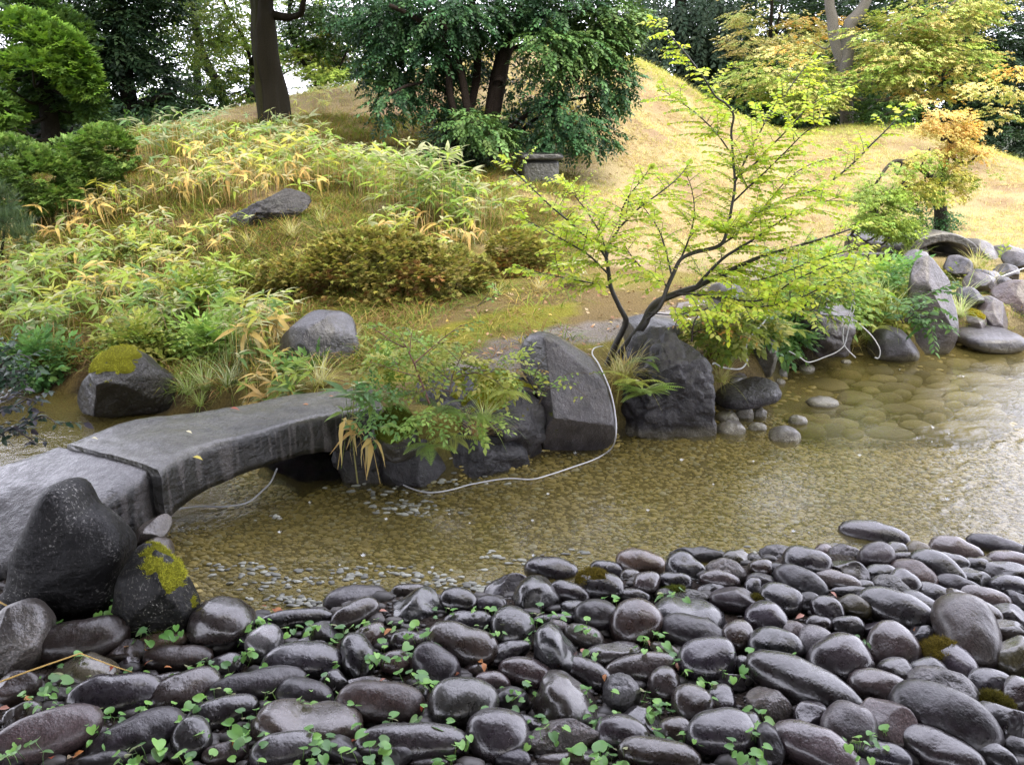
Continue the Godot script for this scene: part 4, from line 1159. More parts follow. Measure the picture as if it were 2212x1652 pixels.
	rock("standing_stone", "6", [[1455, 640], [1450, 480], [1475, 300], [1490, 150], [1520, 40], [1580, -20], [1660, -5], [1710, 70], [1765, 160], [1745, 250], [1752, 450], [1750, 600], [1700, 640], [1560, 640]], 6.6, 0.18, "tall standing stone with a pale flat face on the right bank", {"col": Color(0.17, 0.145, 0.15), "col2": Color(0.07, 0.058, 0.06), "amp": 0.04, "planes": [[0.5, 0.6, 0.62, 0.42], [-0.7, 0.0, 0.7, 0.5]], "cuts": -4, "seed": 71.0, "e": 2.6, "n": 56, "rings": 40, "foot": ft}, "the tall standing stone")
	rock("disc_stone", "6", [[1742, 530], [1760, 500], [1900, 478], [2050, 475], [2150, 495], [2195, 545], [2150, 580], [2000, 605], [1840, 590]], 6.75, 0.28, "flat round stepping stone in the water by the far right bank", {"col": Color(0.13, 0.12, 0.13), "amp": 0.03, "smooth": true, "e": 3.2, "foot": Color(0.3, 0.27, 0.2), "cat": "stone"}, "the flat round stepping stone")
	rock("lilac_rock", "6", [[1895, 470], [1890, 330], [1930, 275], [2000, 262], [2080, 310], [2100, 400], [2090, 490], [1980, 505]], 6.98, 0.16, "pale lilac angular rock beyond the stepping stone", {"col": Color(0.23, 0.19, 0.2), "amp": 0.04, "cuts": 5, "foot": ft}, "the pale lilac rock")
	rock("small_rock", "6", [[1790, 490], [1810, 400], [1880, 350], [1950, 390], [1960, 490], [1880, 515]], 6.92, 0.15, "small rock with a yellow moss tuft beside the pale lilac rock", {"col": Color(0.2, 0.17, 0.165), "amp": 0.05, "cuts": 3, "moss": [Vector3(0.2, 0.9, 0.2), 0.7, Color(0.3, 0.25, 0.02), 0.02]}, "")
	rock("reddish_rock", "6", [[2085, 440], [2070, 330], [1985, 250], [2090, 180], [2180, 155], [2300, 190], [2350, 300], [2320, 440], [2200, 460]], 7.2, 0.2, "big reddish brown rock at the far right shore", {"col": Color(0.16, 0.1, 0.095), "amp": 0.05, "cuts": 5, "foot": ft}, "the big reddish rock")
	rock("heap_rock", "6", [[1830, 220], [1850, 150], [1940, 110], [2030, 150], [2060, 200], [1950, 240]], 7.5, 0.2, "grey broken rock in the grass above the pale lilac rock", {"col": Color(0.19, 0.165, 0.17), "amp": 0.06, "cuts": 6}, "")
	rock("heap_rock", "6", [[2030, 170], [2040, 110], [2110, 55], [2180, 80], [2190, 140], [2100, 180]], 7.9, 0.2, "dark broken rock under the thin white line on the right", {"col": Color(0.11, 0.1, 0.105), "amp": 0.06, "cuts": 6}, "")
	rock("heap_rock", "V", [[2130, 560], [2140, 535], [2180, 528], [2225, 545], [2225, 575], [2170, 580]], 9.0, 0.2, "flat grey rock at the foot of the small far bridge", {"col": Color(0.2, 0.185, 0.19), "amp": 0.05, "cuts": 4}, "")
	rock("path_rock", "V", [[1956, 600], [1958, 555], [1978, 538], [2004, 545], [2016, 600]], 7.6, 0.2, "grey-violet rock wedged behind the tall standing stone", {"col": Color(0.2, 0.18, 0.19), "amp": 0.05, "cuts": 5}, "")
	rock("shaded_rock", "6", [[150, 330], [165, 210], [300, 165], [430, 190], [465, 300], [400, 340], [220, 350]], 6.4, 0.2, "round grey rock half hidden under the lime leaves", {"col": Color(0.16, 0.15, 0.14), "amp": 0.05, "cuts": 4}, "")
	# pale stones in the shallows under the shelf rock
	var pale_ := Color(0, 0, 0)
	var pale := Color(0.27, 0.245, 0.18)
	for k in [[265, 985, 130, 70, "small flat beige stone touching the craggy rock"], [285, 1045, 145, 85, "middle beige stone of the three against the craggy rock"], [312, 1110, 185, 90, "dark-topped pale stone at the foot of the craggy rock"], [402, 1010, 115, 110, "upright beige stone beside the three pale ones"], [500, 1015, 90, 70, "small pointed beige stone by the shelf rock"], [485, 1105, 115, 52, "low pale stone barely above water by the shallows"],
			[660, 1150, 195, 105, "two-toned stone, grey above and cream below, in the pond"], [745, 1062, 120, 62, "cream stone just breaking the surface behind the two-toned stone"], [905, 945, 195, 62, "long low beige stone farthest out in the pond"], [640, 765, 75, 60, "small cream stone at the foot of the upright grey rock"], [805, 725, 100, 52, "small wedge stone under the white hose"], [630, 815, 70, 40, "little brown stone beside the shelf rock end"], [1060, 685, 60, 26, "tiny pale stone below the hanging hose"]]:
		var two_tone: bool = k[4].begins_with("two-toned") or k[4].begins_with("dark-topped")
		var v := cv("6", k[0], k[1])
		var g := G(v.x, v.y + k[3] * CS * 0.3, 0.0)
		var sl := (g - EYE).length() / F * CS
		var rad := PackedFloat32Array()
		for i in 28: rad.append(1.0 / sqrt(pow(cos(TAU * i / 28.0) / (k[2] * sl * 0.5), 2) + pow(sin(TAU * i / 28.0) / (k[3] * sl * 0.62), 2)))
		var c := Vector3(g.x, k[3] * sl * 0.1, g.z)
		var r := rock_mesh(c, c, Vector3.RIGHT, Vector3.UP, Vector3(0, 0, k[2] * sl * 0.4), rad, {"rings": 16, "amp": 0.06, "seed": k[0], "col": Color(0.16, 0.14, 0.13) if two_tone else pale, "col2": Color(0.1, 0.085, 0.08) if two_tone else pale * 0.65, "foot": Color(0.36, 0.33, 0.24) if two_tone else pale})
		var o := mi("shallows_stone", r[0], M.rock, self, Transform3D(Basis(), c))
		tag(o, k[4], "stone", "pale stones in the shallows")

func make_more_cobbles() -> void:   # the shore goes on past the edge of the view
	var lr := RandomNumberGenerator.new()
	lr.seed = 31
	var m := pebble_mesh(91, 22)
	var xf: Array = []
	var cl: Array = []
	var at: Array = []
	var n := 0
	while at.size() < 420 and n < 9000:
		n += 1
		var q := Vector2(lr.randf_range(-3.0, 4.6), lr.randf_range(-3.5, -1.0))
		if shore(q.x, q.y) > 0.0: continue
		var v := view(Vector3(q.x, 0.08, q.y))
		if v.x < 2290 and v.y < 1745: continue
		if q.x < -1.5 and q.y < -2.2: continue
		var r := lr.randf_range(0.05, 0.13)
		var ok := true
		for k in at:
			if (k as Vector3).x != 99.0 and Vector2(k.x, k.y).distance_to(q) < (k.z + r) * 0.72: ok = false
		if not ok: continue
		at.append(Vector3(q.x, q.y, r))
		xf.append(Transform3D((Basis(Vector3.UP, lr.randf_range(0, TAU)) * Basis(Vector3.RIGHT, lr.randf_range(-0.3, 0.3))).scaled(Vector3(r * 1.15, r * 1.1, r * 0.85)), Vector3(q.x, ground(q.x, q.y) + r * 0.25, q.y)))
		var t: Array = TONES[["k", "d", "b", "l", "g", "e", "l", "d"][lr.randi() % 8]]
		cl.append(Color(t[0], t[1], t[2]) * lr.randf_range(0.8, 1.3))
	tag(many("cobble_shore", m, M.cobble, xf, cl, self), "wet dark cobbles of the shore going on past the picture's edge", "cobbles", "", "stuff")

func make_cobbles() -> void:
	var list: Array = []
	for k in COBBLES:
		var v := cv(k[0], k[1], k[2])
		if k.size() > 7: marks.append([v, k[7]])
	var idx := 0
	for k in COBBLES:
		idx += 1
		var lr := RandomNumberGenerator.new()
		lr.seed = 900 + idx
		var v := cv(k[0], k[1], k[2])
		var L: float = k[3] * CS
		var S: float = k[4] * CS
		v.y -= 0.05 * S
		var g := hit(v.x, v.y)
		for it in 3:
			var sl := (g - EYE).length() / F
			g = G(v.x, v.y, maxf(ground(g.x, g.z), -0.03) + 0.3 * S * sl)
		var px := (g - EYE).length() / F
		var a := L * px * 0.5 * 1.03
		var b := S * px * 0.5 * 1.15
		var look := (g - EYE).normalized()
		var right := look.cross(Vector3.UP).normalized()
		var up: Vector3 = right.cross(look)
		var th := deg_to_rad(k[5])
		# stones lie back on the slope: their flat side looks up more than forward
		var tau := lr.randf_range(0.45, 0.72)
		var lie := Basis(right, -tau)
		var U := lie * (right * cos(th) + up * sin(th))
		var V := lie * (-right * sin(th) + up * cos(th))
		var W := lie * (-look) * minf(minf(a, b) * 0.92, 0.09 + 0.2 * b) * lr.randf_range(0.85, 1.0)
		a /= sqrt(cos(th) ** 2 + sin(th) ** 2 * cos(tau))
		b *= 0.95 / sqrt(sin(th) ** 2 + cos(th) ** 2 * cos(tau))
		var rad := PackedFloat32Array()
		var p1 := lr.randf_range(0, TAU)
		var p2 := lr.randf_range(0, TAU)
		var ex := lr.randf_range(2.0, 2.5)
		for i in 32:
			var t := TAU * i / 32.0
			var r := pow(pow(absf(cos(t)) / a, ex) + pow(absf(sin(t)) / b, ex), -1.0 / ex)
			rad.append(r * (1.0 + 0.05 * sin(2.0 * t + p1) + 0.035 * sin(3.0 * t + p2)))
		var tone: Array = TONES[k[6]]
		var col := Color(tone[0] * lr.randf_range(0.95, 1.15), tone[1], tone[2] * lr.randf_range(0.9, 1.12))
		var o := {"rings": 20, "amp": 0.035, "seed": idx, "col": col * lr.randf_range(0.8, 1.4), "col2": col * lr.randf_range(0.4, 0.75), "e": lr.randf_range(2.1, 2.5), "fr": 2.2}
		var m: Material = M.cobble
		if k[6] == "c":
			o.crag = 0.1
			o.amp = 0.05
			m = M.rock
		elif k[6] == "h":
			o.amp = 0.05
			o.cuts = 4
			m = M.rock
		elif k[6] == "m":
			o.col2 = Color(0.03, 0.03, 0.03)
			o.col = Color(0.34, 0.32, 0.32)
		elif k[6] == "s":
			o.moss = [Vector3(0, 1, 0.2), 0.1, Color(0.085, 0.075, 0.015), 0.01]
			m = M.rock
		elif k.size() < 8 and lr.randf() < 0.25:
			o.cuts = 3
		if m == M.cobble and lr.randf() < 0.22: m = M.rough
		if k.size() > 7 and ("moss" in k[7] or "rust" in k[7]):
			o.moss = [Vector3(-0.4, 0.9, -0.3), 0.55, Color(0.11, 0.085, 0.015) if "rust" in k[7] else DARKMOSS, 0.009]
		var two := rock_mesh(g, g, U, V, W, rad, o)
		var node := mi("cobble", two[0], m, self, Transform3D(Basis(), g))
		if two[1]:
			mi("moss", two[1], M.moss, node)
			moss_fuzz(two[2], node)
		var label := ""
		if k.size() > 7:
			label = (k[7] as String).substr(4)
			if label.split(" ").size() < 4: label += " on the shore"
			label = beside(label, v, k[7]) if label.split(" ").size() < 7 else label
			used[label] = true
		else:
			var ar := L / S
			var shape := "round" if ar < 1.35 else ("oval" if ar < 2.1 else "long")
			if ar >= 2.1 and absf(k[5]) < 8: shape = "long flat"
			label = beside("%s %s %s cobble" % [sizeword(sqrt(L * S)), shape, tone[3]], v)
		tag(node, label, "cobble", "wet cobbles of the near shore")

# ---------------------------------------------------------------- trees
const DARKBARK := Color(0.03, 0.024, 0.018)
const GREYBARK := Color(0.3, 0.28, 0.26)

func tree(called: String, label: String, base: Vector3, trunks: Array, clumps: Array, mesh: Mesh, m: Material, cols: Array, o := {}) -> Node3D:
	var t := thing(called, label, o.get("cat", "tree"), base, o.get("group", ""))
	var all: Array = []
	for k in trunks:   # [crop, path, d0, d1, r0, r1]
		var p := vpath(k[0], k[1], k[2], k[3], 6)
		limb("trunk" if all.is_empty() else "limb", p, k[4], k[5], M.bark, o.get("bark", DARKBARK), t, 10 if k[4] > 0.08 else 6, 0.3)
		for q in p: all.append(q)
	if o.get("limbs", false):
		var st := begin()
		for k in clumps:
			var c := P(k[0], k[1], k[4])
			var best: Vector3 = all[0]
			for q in all:
				if q.y < c.y and (q - c).length() < (best - c).length(): best = q
			var midp := best.lerp(c, 0.5) + Vector3(rng.randf_range(-0.1, 0.1), -0.12, rng.randf_range(-0.1, 0.1))
			var pp := PackedVector3Array()
			for q in smooth_path([best, midp, c], 4): pp.append(q - base)
			tube(st, pp, o.get("lr", 0.035), 0.008, 5, 0.2, o.get("bark", DARKBARK))
		mi("branches", done(st), M.bark, t).set_meta("kind", "stuff")
	foliage("crown", clumps, mesh, m, cols, t, o)
	return t

func lift(clumps: Array, n: float, cx: float, w: float, d: float, cs := 0) -> Array:   # the crown goes on above the frame
	var out := clumps.duplicate()
	for i in 11:
		out.append([cx + rng.randf_range(-w, w), -80.0 - 75.0 * i, w * 0.6 + 20.0, 90, d + rng.randf_range(-0.6, 0.6), n, cs])
	return out

func make_trees() -> void:
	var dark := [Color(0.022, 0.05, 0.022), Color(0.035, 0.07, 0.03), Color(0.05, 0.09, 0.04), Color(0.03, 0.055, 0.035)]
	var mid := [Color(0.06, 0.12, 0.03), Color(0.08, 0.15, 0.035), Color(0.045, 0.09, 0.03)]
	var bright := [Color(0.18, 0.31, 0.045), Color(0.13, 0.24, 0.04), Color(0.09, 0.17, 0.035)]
	var mapleg := [Color(0.26, 0.36, 0.07), Color(0.32, 0.38, 0.08), Color(0.2, 0.3, 0.06)]
	var mapley := [Color(0.54, 0.5, 0.19), Color(0.46, 0.48, 0.17), Color(0.38, 0.44, 0.14), Color(0.58, 0.48, 0.2)]
	var orange := [Color(0.6, 0.36, 0.09), Color(0.58, 0.44, 0.12)]
	var red := [Color(0.16, 0.06, 0.035), Color(0.2, 0.1, 0.04)]
	var blue := [Color(0.03, 0.055, 0.035), Color(0.045, 0.075, 0.05), Color(0.06, 0.095, 0.06)]
	var sp_dark := sprig(9, 0.26, 0.11, 0.045, 0, 0.3, 2, 0.2)
	var sp_small := sprig(11, 0.3, 0.075, 0.035, 0, 0.3, 2, 0.2)
	var sp_maple := maple_sprig(11, 0.36, 0.065)
	var sp_big := sprig(9, 0.34, 0.13, 0.06, 0, 0.5, 2, 0.15)
	var sp_cam := sprig(10, 0.19, 0.064, 0.031, 0, 0.25, 2, 0.25)
	# the old trunk
	var base := hit(597, 262)
	base.y -= 0.1
	var t := thing("old_tree", "thick dark leaning trunk, twin-stemmed and mossy, on the left ridge", "tree", base)
	limb("trunk", vpath("V", [[601, 285], [597, 250], [588, 205], [582, 150], [578, 100], [575, 40], [572, 0], [568, -200], [560, -500]], -base.z, -base.z, 14), 0.21, 0.07, M.bark, Color(0.03, 0.027, 0.017), t, 40, 0.5)
	limb("trunk", vpath("V", [[575, 262], [566, 222], [560, 180], [562, 130], [560, 60], [558, 0], [545, -200], [500, -480]], -base.z - 0.05, -base.z, 14), 0.09, 0.07, M.bark, Color(0.036, 0.036, 0.017), t, 30, 0.5)
	limb("knot", vpath("V", [[562, 205], [552, 195], [543, 190]], -base.z + 0.02, -base.z + 0.06, 4), 0.09, 0.05, M.bark, Color(0.035, 0.03, 0.02), t, 10, 0.5)
	limb("branch", vpath("V", [[590, 32], [625, 37], [645, 32], [652, 22], [656, 0], [680, -60]], -base.z, -base.z - 0.3, 5), 0.05, 0.025, M.bark, DARKBARK, t, 8, 0.4)
	limb("branch", vpath("V", [[570, -120], [480, -190], [380, -220]], -base.z, -base.z + 0.6, 5), 0.09, 0.03, M.bark, DARKBARK, t, 8, 0.4)
	foliage("crown", [[640, -160, 180, 60, 12.3, 300], [480, -230, 200, 70, 12.5, 300], [560, -420, 260, 130, 12.5, 700], [760, -200, 130, 70, 12.0, 200], [500, -640, 280, 130, 12.3, 700], [350, -420, 200, 130, 12.0, 500]], sp_dark, M.leaf, [mid], t)
	# clipped bright evergreen at the left
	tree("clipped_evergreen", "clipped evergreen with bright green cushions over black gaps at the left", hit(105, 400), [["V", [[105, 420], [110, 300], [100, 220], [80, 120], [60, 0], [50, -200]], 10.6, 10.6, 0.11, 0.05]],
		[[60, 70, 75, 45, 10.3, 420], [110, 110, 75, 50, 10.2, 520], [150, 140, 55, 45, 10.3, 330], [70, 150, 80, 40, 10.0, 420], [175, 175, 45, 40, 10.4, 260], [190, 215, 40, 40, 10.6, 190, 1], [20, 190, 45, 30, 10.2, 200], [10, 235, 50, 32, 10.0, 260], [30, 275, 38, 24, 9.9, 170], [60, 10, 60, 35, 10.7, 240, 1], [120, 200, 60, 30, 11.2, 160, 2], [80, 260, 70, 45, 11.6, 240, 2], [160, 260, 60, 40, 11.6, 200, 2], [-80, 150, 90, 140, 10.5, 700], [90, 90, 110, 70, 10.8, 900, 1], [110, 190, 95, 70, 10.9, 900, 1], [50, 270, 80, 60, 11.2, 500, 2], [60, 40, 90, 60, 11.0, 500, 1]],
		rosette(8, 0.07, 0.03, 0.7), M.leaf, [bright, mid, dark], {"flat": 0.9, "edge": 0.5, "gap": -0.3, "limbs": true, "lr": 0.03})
	tree("dark_evergreen", "tall blackish evergreen behind the clipped one at the upper left", P(290, 320, 14.5), [["V", [[290, 330], [280, 230], [265, 100], [250, 0], [250, -200]], 14.5, 14.5, 0.14, 0.07], ["V", [[270, 240], [330, 215], [380, 195]], 14.5, 14.0, 0.05, 0.02]],
		lift([[200, 40, 90, 70, 14.6, 420], [270, 70, 80, 70, 14.4, 380], [310, 20, 60, 50, 14.4, 220], [220, 140, 80, 70, 14.8, 360], [290, 160, 60, 60, 14.6, 240], [240, 220, 80, 50, 14.8, 280], [180, 280, 60, 50, 15.0, 180], [310, 220, 60, 30, 14.0, 110], [90, 20, 70, 50, 15.5, 240], [20, 90, 90, 70, 15.5, 700], [90, 190, 90, 70, 15.5, 700], [20, 260, 80, 70, 15.5, 600], [150, 240, 70, 60, 15.4, 500], [160, 120, 80, 80, 15.3, 500], [340, 260, 60, 40, 14.6, 240], [250, 260, 80, 40, 14.6, 300]], 260, 230, 170, 14.6), sp_dark, M.leaf, [dark], {"gap": -0.35})
	tree("small_leaved_tree", "airy dark small-leaved tree with sky showing through, left of the thick trunk", P(430, 300, 18), [["V", [[500, 320], [480, 210], [440, 120], [420, 30], [410, -150]], 18, 18, 0.09, 0.05], ["V", [[460, 230], [390, 215], [330, 190]], 18, 17.6, 0.05, 0.02]],
		lift([[370, 100, 65, 70, 18, 330], [410, 50, 65, 60, 18, 300], [350, 30, 50, 50, 18, 180], [430, 140, 50, 50, 18, 110], [390, 190, 60, 30, 17.8, 110], [440, 220, 50, 35, 17.6, 130], [470, 260, 70, 30, 17.4, 150]], 120, 400, 110, 18), sp_small, M.leaf, [mid, dark], {"gap": -0.12, "limbs": true, "lr": 0.02})
	tree("slender_maple", "slender yellow-green maple between the dark trees and the thick trunk", P(545, 330, 15.5), [["V", [[575, 330], [560, 270], [548, 220], [546, 150], [560, 60], [575, -40]], 15.5, 15.5, 0.05, 0.03], ["V", [[546, 160], [530, 90], [490, 20], [470, -60]], 15.5, 15.5, 0.03, 0.015]],
		lift([[490, 20, 70, 30, 15.3, 120], [450, 70, 60, 28, 15.4, 80], [520, 70, 50, 28, 15.3, 70], [500, 130, 70, 26, 15.4, 90], [470, 185, 60, 24, 15.4, 80, 1], [540, 190, 60, 24, 15.3, 90], [520, 250, 70, 24, 15.2, 120, 1], [560, 250, 50, 26, 15.2, 90, 1]], 80, 510, 90, 15.4), sp_maple, M.leaf, [mapleg, mid], {"flat": 0.15, "tumble": 0.25, "gap": -0.15, "limbs": true, "lr": 0.014})
	tree("far_tree", "hazy line of far green crowns seen between the trunks at the upper left", P(560, 290, 25), [["V", [[430, 310], [425, 120], [430, -60]], 25, 25, 0.12, 0.06], ["V", [[690, 290], [695, 120], [690, -60]], 25.5, 25.5, 0.1, 0.05]],
		[[330, 60, 90, 80, 25, 220], [450, 30, 100, 60, 25, 200], [560, 50, 90, 60, 25, 200], [660, 90, 90, 70, 25, 240], [780, 60, 100, 80, 25, 300], [340, 200, 90, 50, 25, 180], [470, 220, 110, 50, 25, 260], [580, 210, 80, 50, 25, 160], [690, 200, 90, 50, 25, 200], [400, 130, 90, 50, 25, 140], [500, -100, 200, 100, 25, 300]], sp_dark, M.leaf, [dark + mid + mapleg], {"gap": -0.12, "gapf": 30.0, "s0": 1.2, "s1": 1.9})
	tree("red_maple", "small dark red maple glimpsed beside the thick trunk", P(590, 300, 19), [["V", [[560, 300], [555, 230], [560, 180]], 19, 19, 0.04, 0.02]],
		[[580, 220, 45, 12, 19, 60], [600, 210, 35, 10, 19, 40], [665, 125, 45, 25, 19, 60, 1], [700, 100, 40, 22, 19, 40, 1]], sp_maple, M.leaf, [red, [Color(0.2, 0.13, 0.05), Color(0.16, 0.14, 0.05)]], {"flat": 0.15, "gap": -0.2, "limbs": true, "lr": 0.012})
	tree("green_maple", "light green maple to the right of the thick trunk", P(720, 260, 17), [["V", [[690, 260], [680, 180], [640, 110], [620, 40]], 17, 17, 0.05, 0.02], ["V", [[685, 210], [730, 150], [770, 60]], 17, 17, 0.03, 0.015], ["V", [[805, 240], [805, 170], [790, 60]], 17, 17, 0.03, 0.02]],
		lift([[650, 60, 60, 40, 17, 150, 1], [720, 130, 70, 36, 17, 180], [670, 180, 50, 24, 17, 70], [760, 170, 50, 24, 17, 80], [740, 200, 50, 22, 17, 70], [650, 20, 50, 26, 17, 70, 1], [720, 60, 70, 40, 17.2, 200, 1], [790, 110, 60, 50, 17.2, 200, 1], [770, 20, 80, 50, 17.4, 280, 1], [680, 110, 60, 40, 17.6, 150, 1]], 90, 700, 110, 17, 1), sp_maple, M.leaf, [mapleg, mid], {"flat": 0.2, "gap": -0.12, "limbs": true, "lr": 0.014})
	for k in [[250, 310, 110, 34, 13.2, 420, "dark low shrubs at the foot of the tall blackish evergreen"], [430, 300, 90, 26, 14.0, 300, "dark undergrowth shrub below the airy small-leaved tree"], [330, 290, 60, 26, 13.6, 200, "dull green shrub behind the clipped azalea mound"]]:
		tree("undergrowth_shrub", k[6], P(k[0], k[1] + k[3], k[4]), [["V", [[k[0], k[1] + k[3]], [k[0], k[1]]], k[4], k[4], 0.02, 0.01]], [[k[0], k[1], k[2], k[3], k[4], k[5]]], sp_small, M.leaf, [dark + mid], {"cat": "shrub", "gap": -0.4})
	# the many-stemmed evergreen on the mound
	base = hit(1050, 362)
	var d := -base.z
	t = thing("camellia_tree", "many-stemmed dark glossy evergreen in front of the golden mound", "tree", base)
	marks.append([Vector2(1060, 330), "the dark many-stemmed evergreen"])
	var bk := Color(0.045, 0.035, 0.028)
	for k in [[[[1052, 368], [1050, 320], [1062, 250], [1076, 180], [1092, 110], [1118, 50], [1140, -20], [1160, -200]], 0.1, 0.05], [[[1045, 366], [1030, 310], [1012, 250], [1002, 190], [985, 120], [960, 60], [920, 20]], 0.06, 0.025], [[[1000, 330], [985, 260], [972, 200], [968, 130], [950, 80], [900, 40], [840, 10]], 0.045, 0.02], [[[1076, 180], [1085, 150], [1103, 110], [1140, 95], [1190, 80]], 0.05, 0.02], [[[1062, 320], [1100, 280], [1150, 240], [1220, 218], [1300, 205]], 0.035, 0.012], [[[1066, 330], [1120, 290], [1160, 256], [1230, 250], [1290, 262]], 0.03, 0.01], [[[1012, 250], [1030, 170], [1032, 90], [1020, 0], [1000, -150]], 0.05, 0.03], [[[975, 210], [930, 180], [880, 185], [840, 205]], 0.025, 0.01], [[[1118, 50], [1180, 30], [1260, 20], [1330, 40]], 0.03, 0.012], [[[950, 80], [860, 60], [790, 40]], 0.02, 0.01]]:
		limb("stem", vpath("V", k[0], d + rng.randf_range(-0.15, 0.1), d + rng.randf_range(-0.5, 0.4), 5), k[1], k[2], M.bark, bk, t, 8, 0.3)
	var cam := [Color(0.03, 0.08, 0.032), Color(0.045, 0.11, 0.045), Color(0.022, 0.055, 0.027), Color(0.07, 0.15, 0.055)]
	var cam2 := [Color(0.09, 0.17, 0.05), Color(0.12, 0.2, 0.06), Color(0.06, 0.13, 0.04)]
	var cl := [[900, 30, 90, 45, d, 190], [980, 30, 90, 50, d - 0.2, 220], [1060, 20, 80, 50, d, 200], [1150, 20, 80, 45, d, 190], [1230, 30, 80, 45, d - 0.2, 200], [1310, 50, 60, 40, d - 0.1, 150, 1], [1360, 40, 35, 25, d - 0.1, 50, 1], [840, 50, 60, 45, d, 120], [790, 30, 70, 40, d + 0.4, 130], [870, 110, 60, 40, d, 110], [830, 140, 50, 35, d + 0.2, 80], [930, 110, 60, 45, d - 0.1, 120], [1000, 120, 55, 45, d + 0.3, 60], [1060, 110, 50, 40, d + 0.4, 40], [1190, 100, 60, 40, d - 0.4, 140, 1], [1260, 90, 60, 40, d - 0.3, 150, 1], [1310, 110, 40, 25, d - 0.2, 70, 1],
		[860, 205, 60, 22, d - 0.1, 90], [830, 240, 30, 18, d - 0.1, 34], [910, 190, 45, 25, d, 70], [940, 230, 30, 25, d, 35], [1010, 190, 40, 40, d + 0.3, 34], [985, 150, 45, 35, d + 0.2, 36], [1010, 275, 40, 26, d - 0.6, 64, 1], [1060, 285, 45, 20, d - 0.6, 64, 1], [1030, 262, 35, 18, d - 0.6, 36, 1], [1100, 220, 45, 35, d + 0.3, 40], [1130, 190, 45, 35, d + 0.3, 40], [1070, 230, 30, 30, d + 0.3, 16], [1180, 180, 50, 30, d - 0.2, 90], [1240, 170, 55, 35, d - 0.2, 120], [1300, 165, 50, 40, d - 0.2, 120], [1345, 175, 28, 40, d - 0.2, 70], [1300, 210, 45, 25, d - 0.2, 80], [1210, 230, 55, 30, d - 0.3, 110], [1260, 260, 60, 28, d - 0.3, 120], [1230, 295, 70, 24, d - 0.3, 130], [1290, 295, 40, 20, d - 0.2, 60], [1150, 250, 40, 30, d + 0.2, 30], [1120, 280, 40, 25, d, 60], [1170, 310, 50, 16, d - 0.2, 60]]
	foliage("crown", lift(cl + cl.slice(0, 17), 220, 1070, 250, d), sp_cam, M.glossy, [cam, cam2], t, {"flat": 0.5, "hang": 0.35, "gap": -0.45, "gapf": 85.0, "s0": 0.7, "s1": 1.15})
	tree("ivy_stump", "dark rounded stump smothered in black-green leaves left of the evergreen's stems", P(985, 345, d), [["V", [[985, 350], [985, 240]], d + 0.1, d + 0.1, 0.16, 0.15]], [[985, 300, 42, 55, d, 420], [1010, 335, 40, 30, d, 160]], sp_small, M.glossy, [dark], {"cat": "stump", "edge": 0.25, "gap": -0.9, "s0": 0.5, "s1": 0.8})
	# behind the mound to the right
	tree("weeping_evergreen", "blue-grey evergreen with hanging leaves behind the golden mound", P(1480, 260, 21), [["V", [[1480, 280], [1475, 150], [1470, 0], [1470, -200]], 21, 21, 0.16, 0.08]],
		lift([[1420, 40, 70, 60, 21, 240], [1500, 30, 70, 60, 21, 240], [1560, 60, 50, 60, 21, 170], [1450, 120, 70, 60, 21, 240], [1530, 130, 60, 60, 21, 200], [1480, 190, 60, 50, 21, 170], [1560, 210, 50, 40, 21.3, 110], [1390, 90, 40, 60, 21.5, 110], [1360, 20, 60, 60, 22, 150], [1590, 130, 40, 50, 21.5, 90]], 170, 1470, 120, 21), sp_big, M.leaf, [blue], {"hang": 0.9, "gap": -0.45})
	tree("yellow_maple", "thin-stemmed maple with tiers of yellow leaves beyond the mound", P(1690, 290, 19), [["V", [[1672, 290], [1668, 170], [1664, 90], [1668, 0], [1670, -150]], 19, 19, 0.045, 0.03], ["V", [[1685, 290], [1678, 180], [1672, 100], [1690, 10]], 19.1, 19.1, 0.04, 0.02]],
		lift([[1635, 20, 45, 22, 18.8, 70, 1], [1640, 50, 40, 20, 18.8, 60], [1650, 105, 55, 16, 18.7, 70], [1720, 85, 70, 18, 18.7, 90], [1600, 95, 35, 14, 18.8, 36], [1700, 55, 50, 16, 18.7, 50, 2], [1760, 60, 50, 18, 18.7, 60, 2]], 60, 1660, 80, 18.9), sp_maple, M.leaf, [mapley, mapley, orange + mapley], {"flat": 0.12, "tumble": 0.2, "gap": -0.3, "limbs": true, "lr": 0.012})
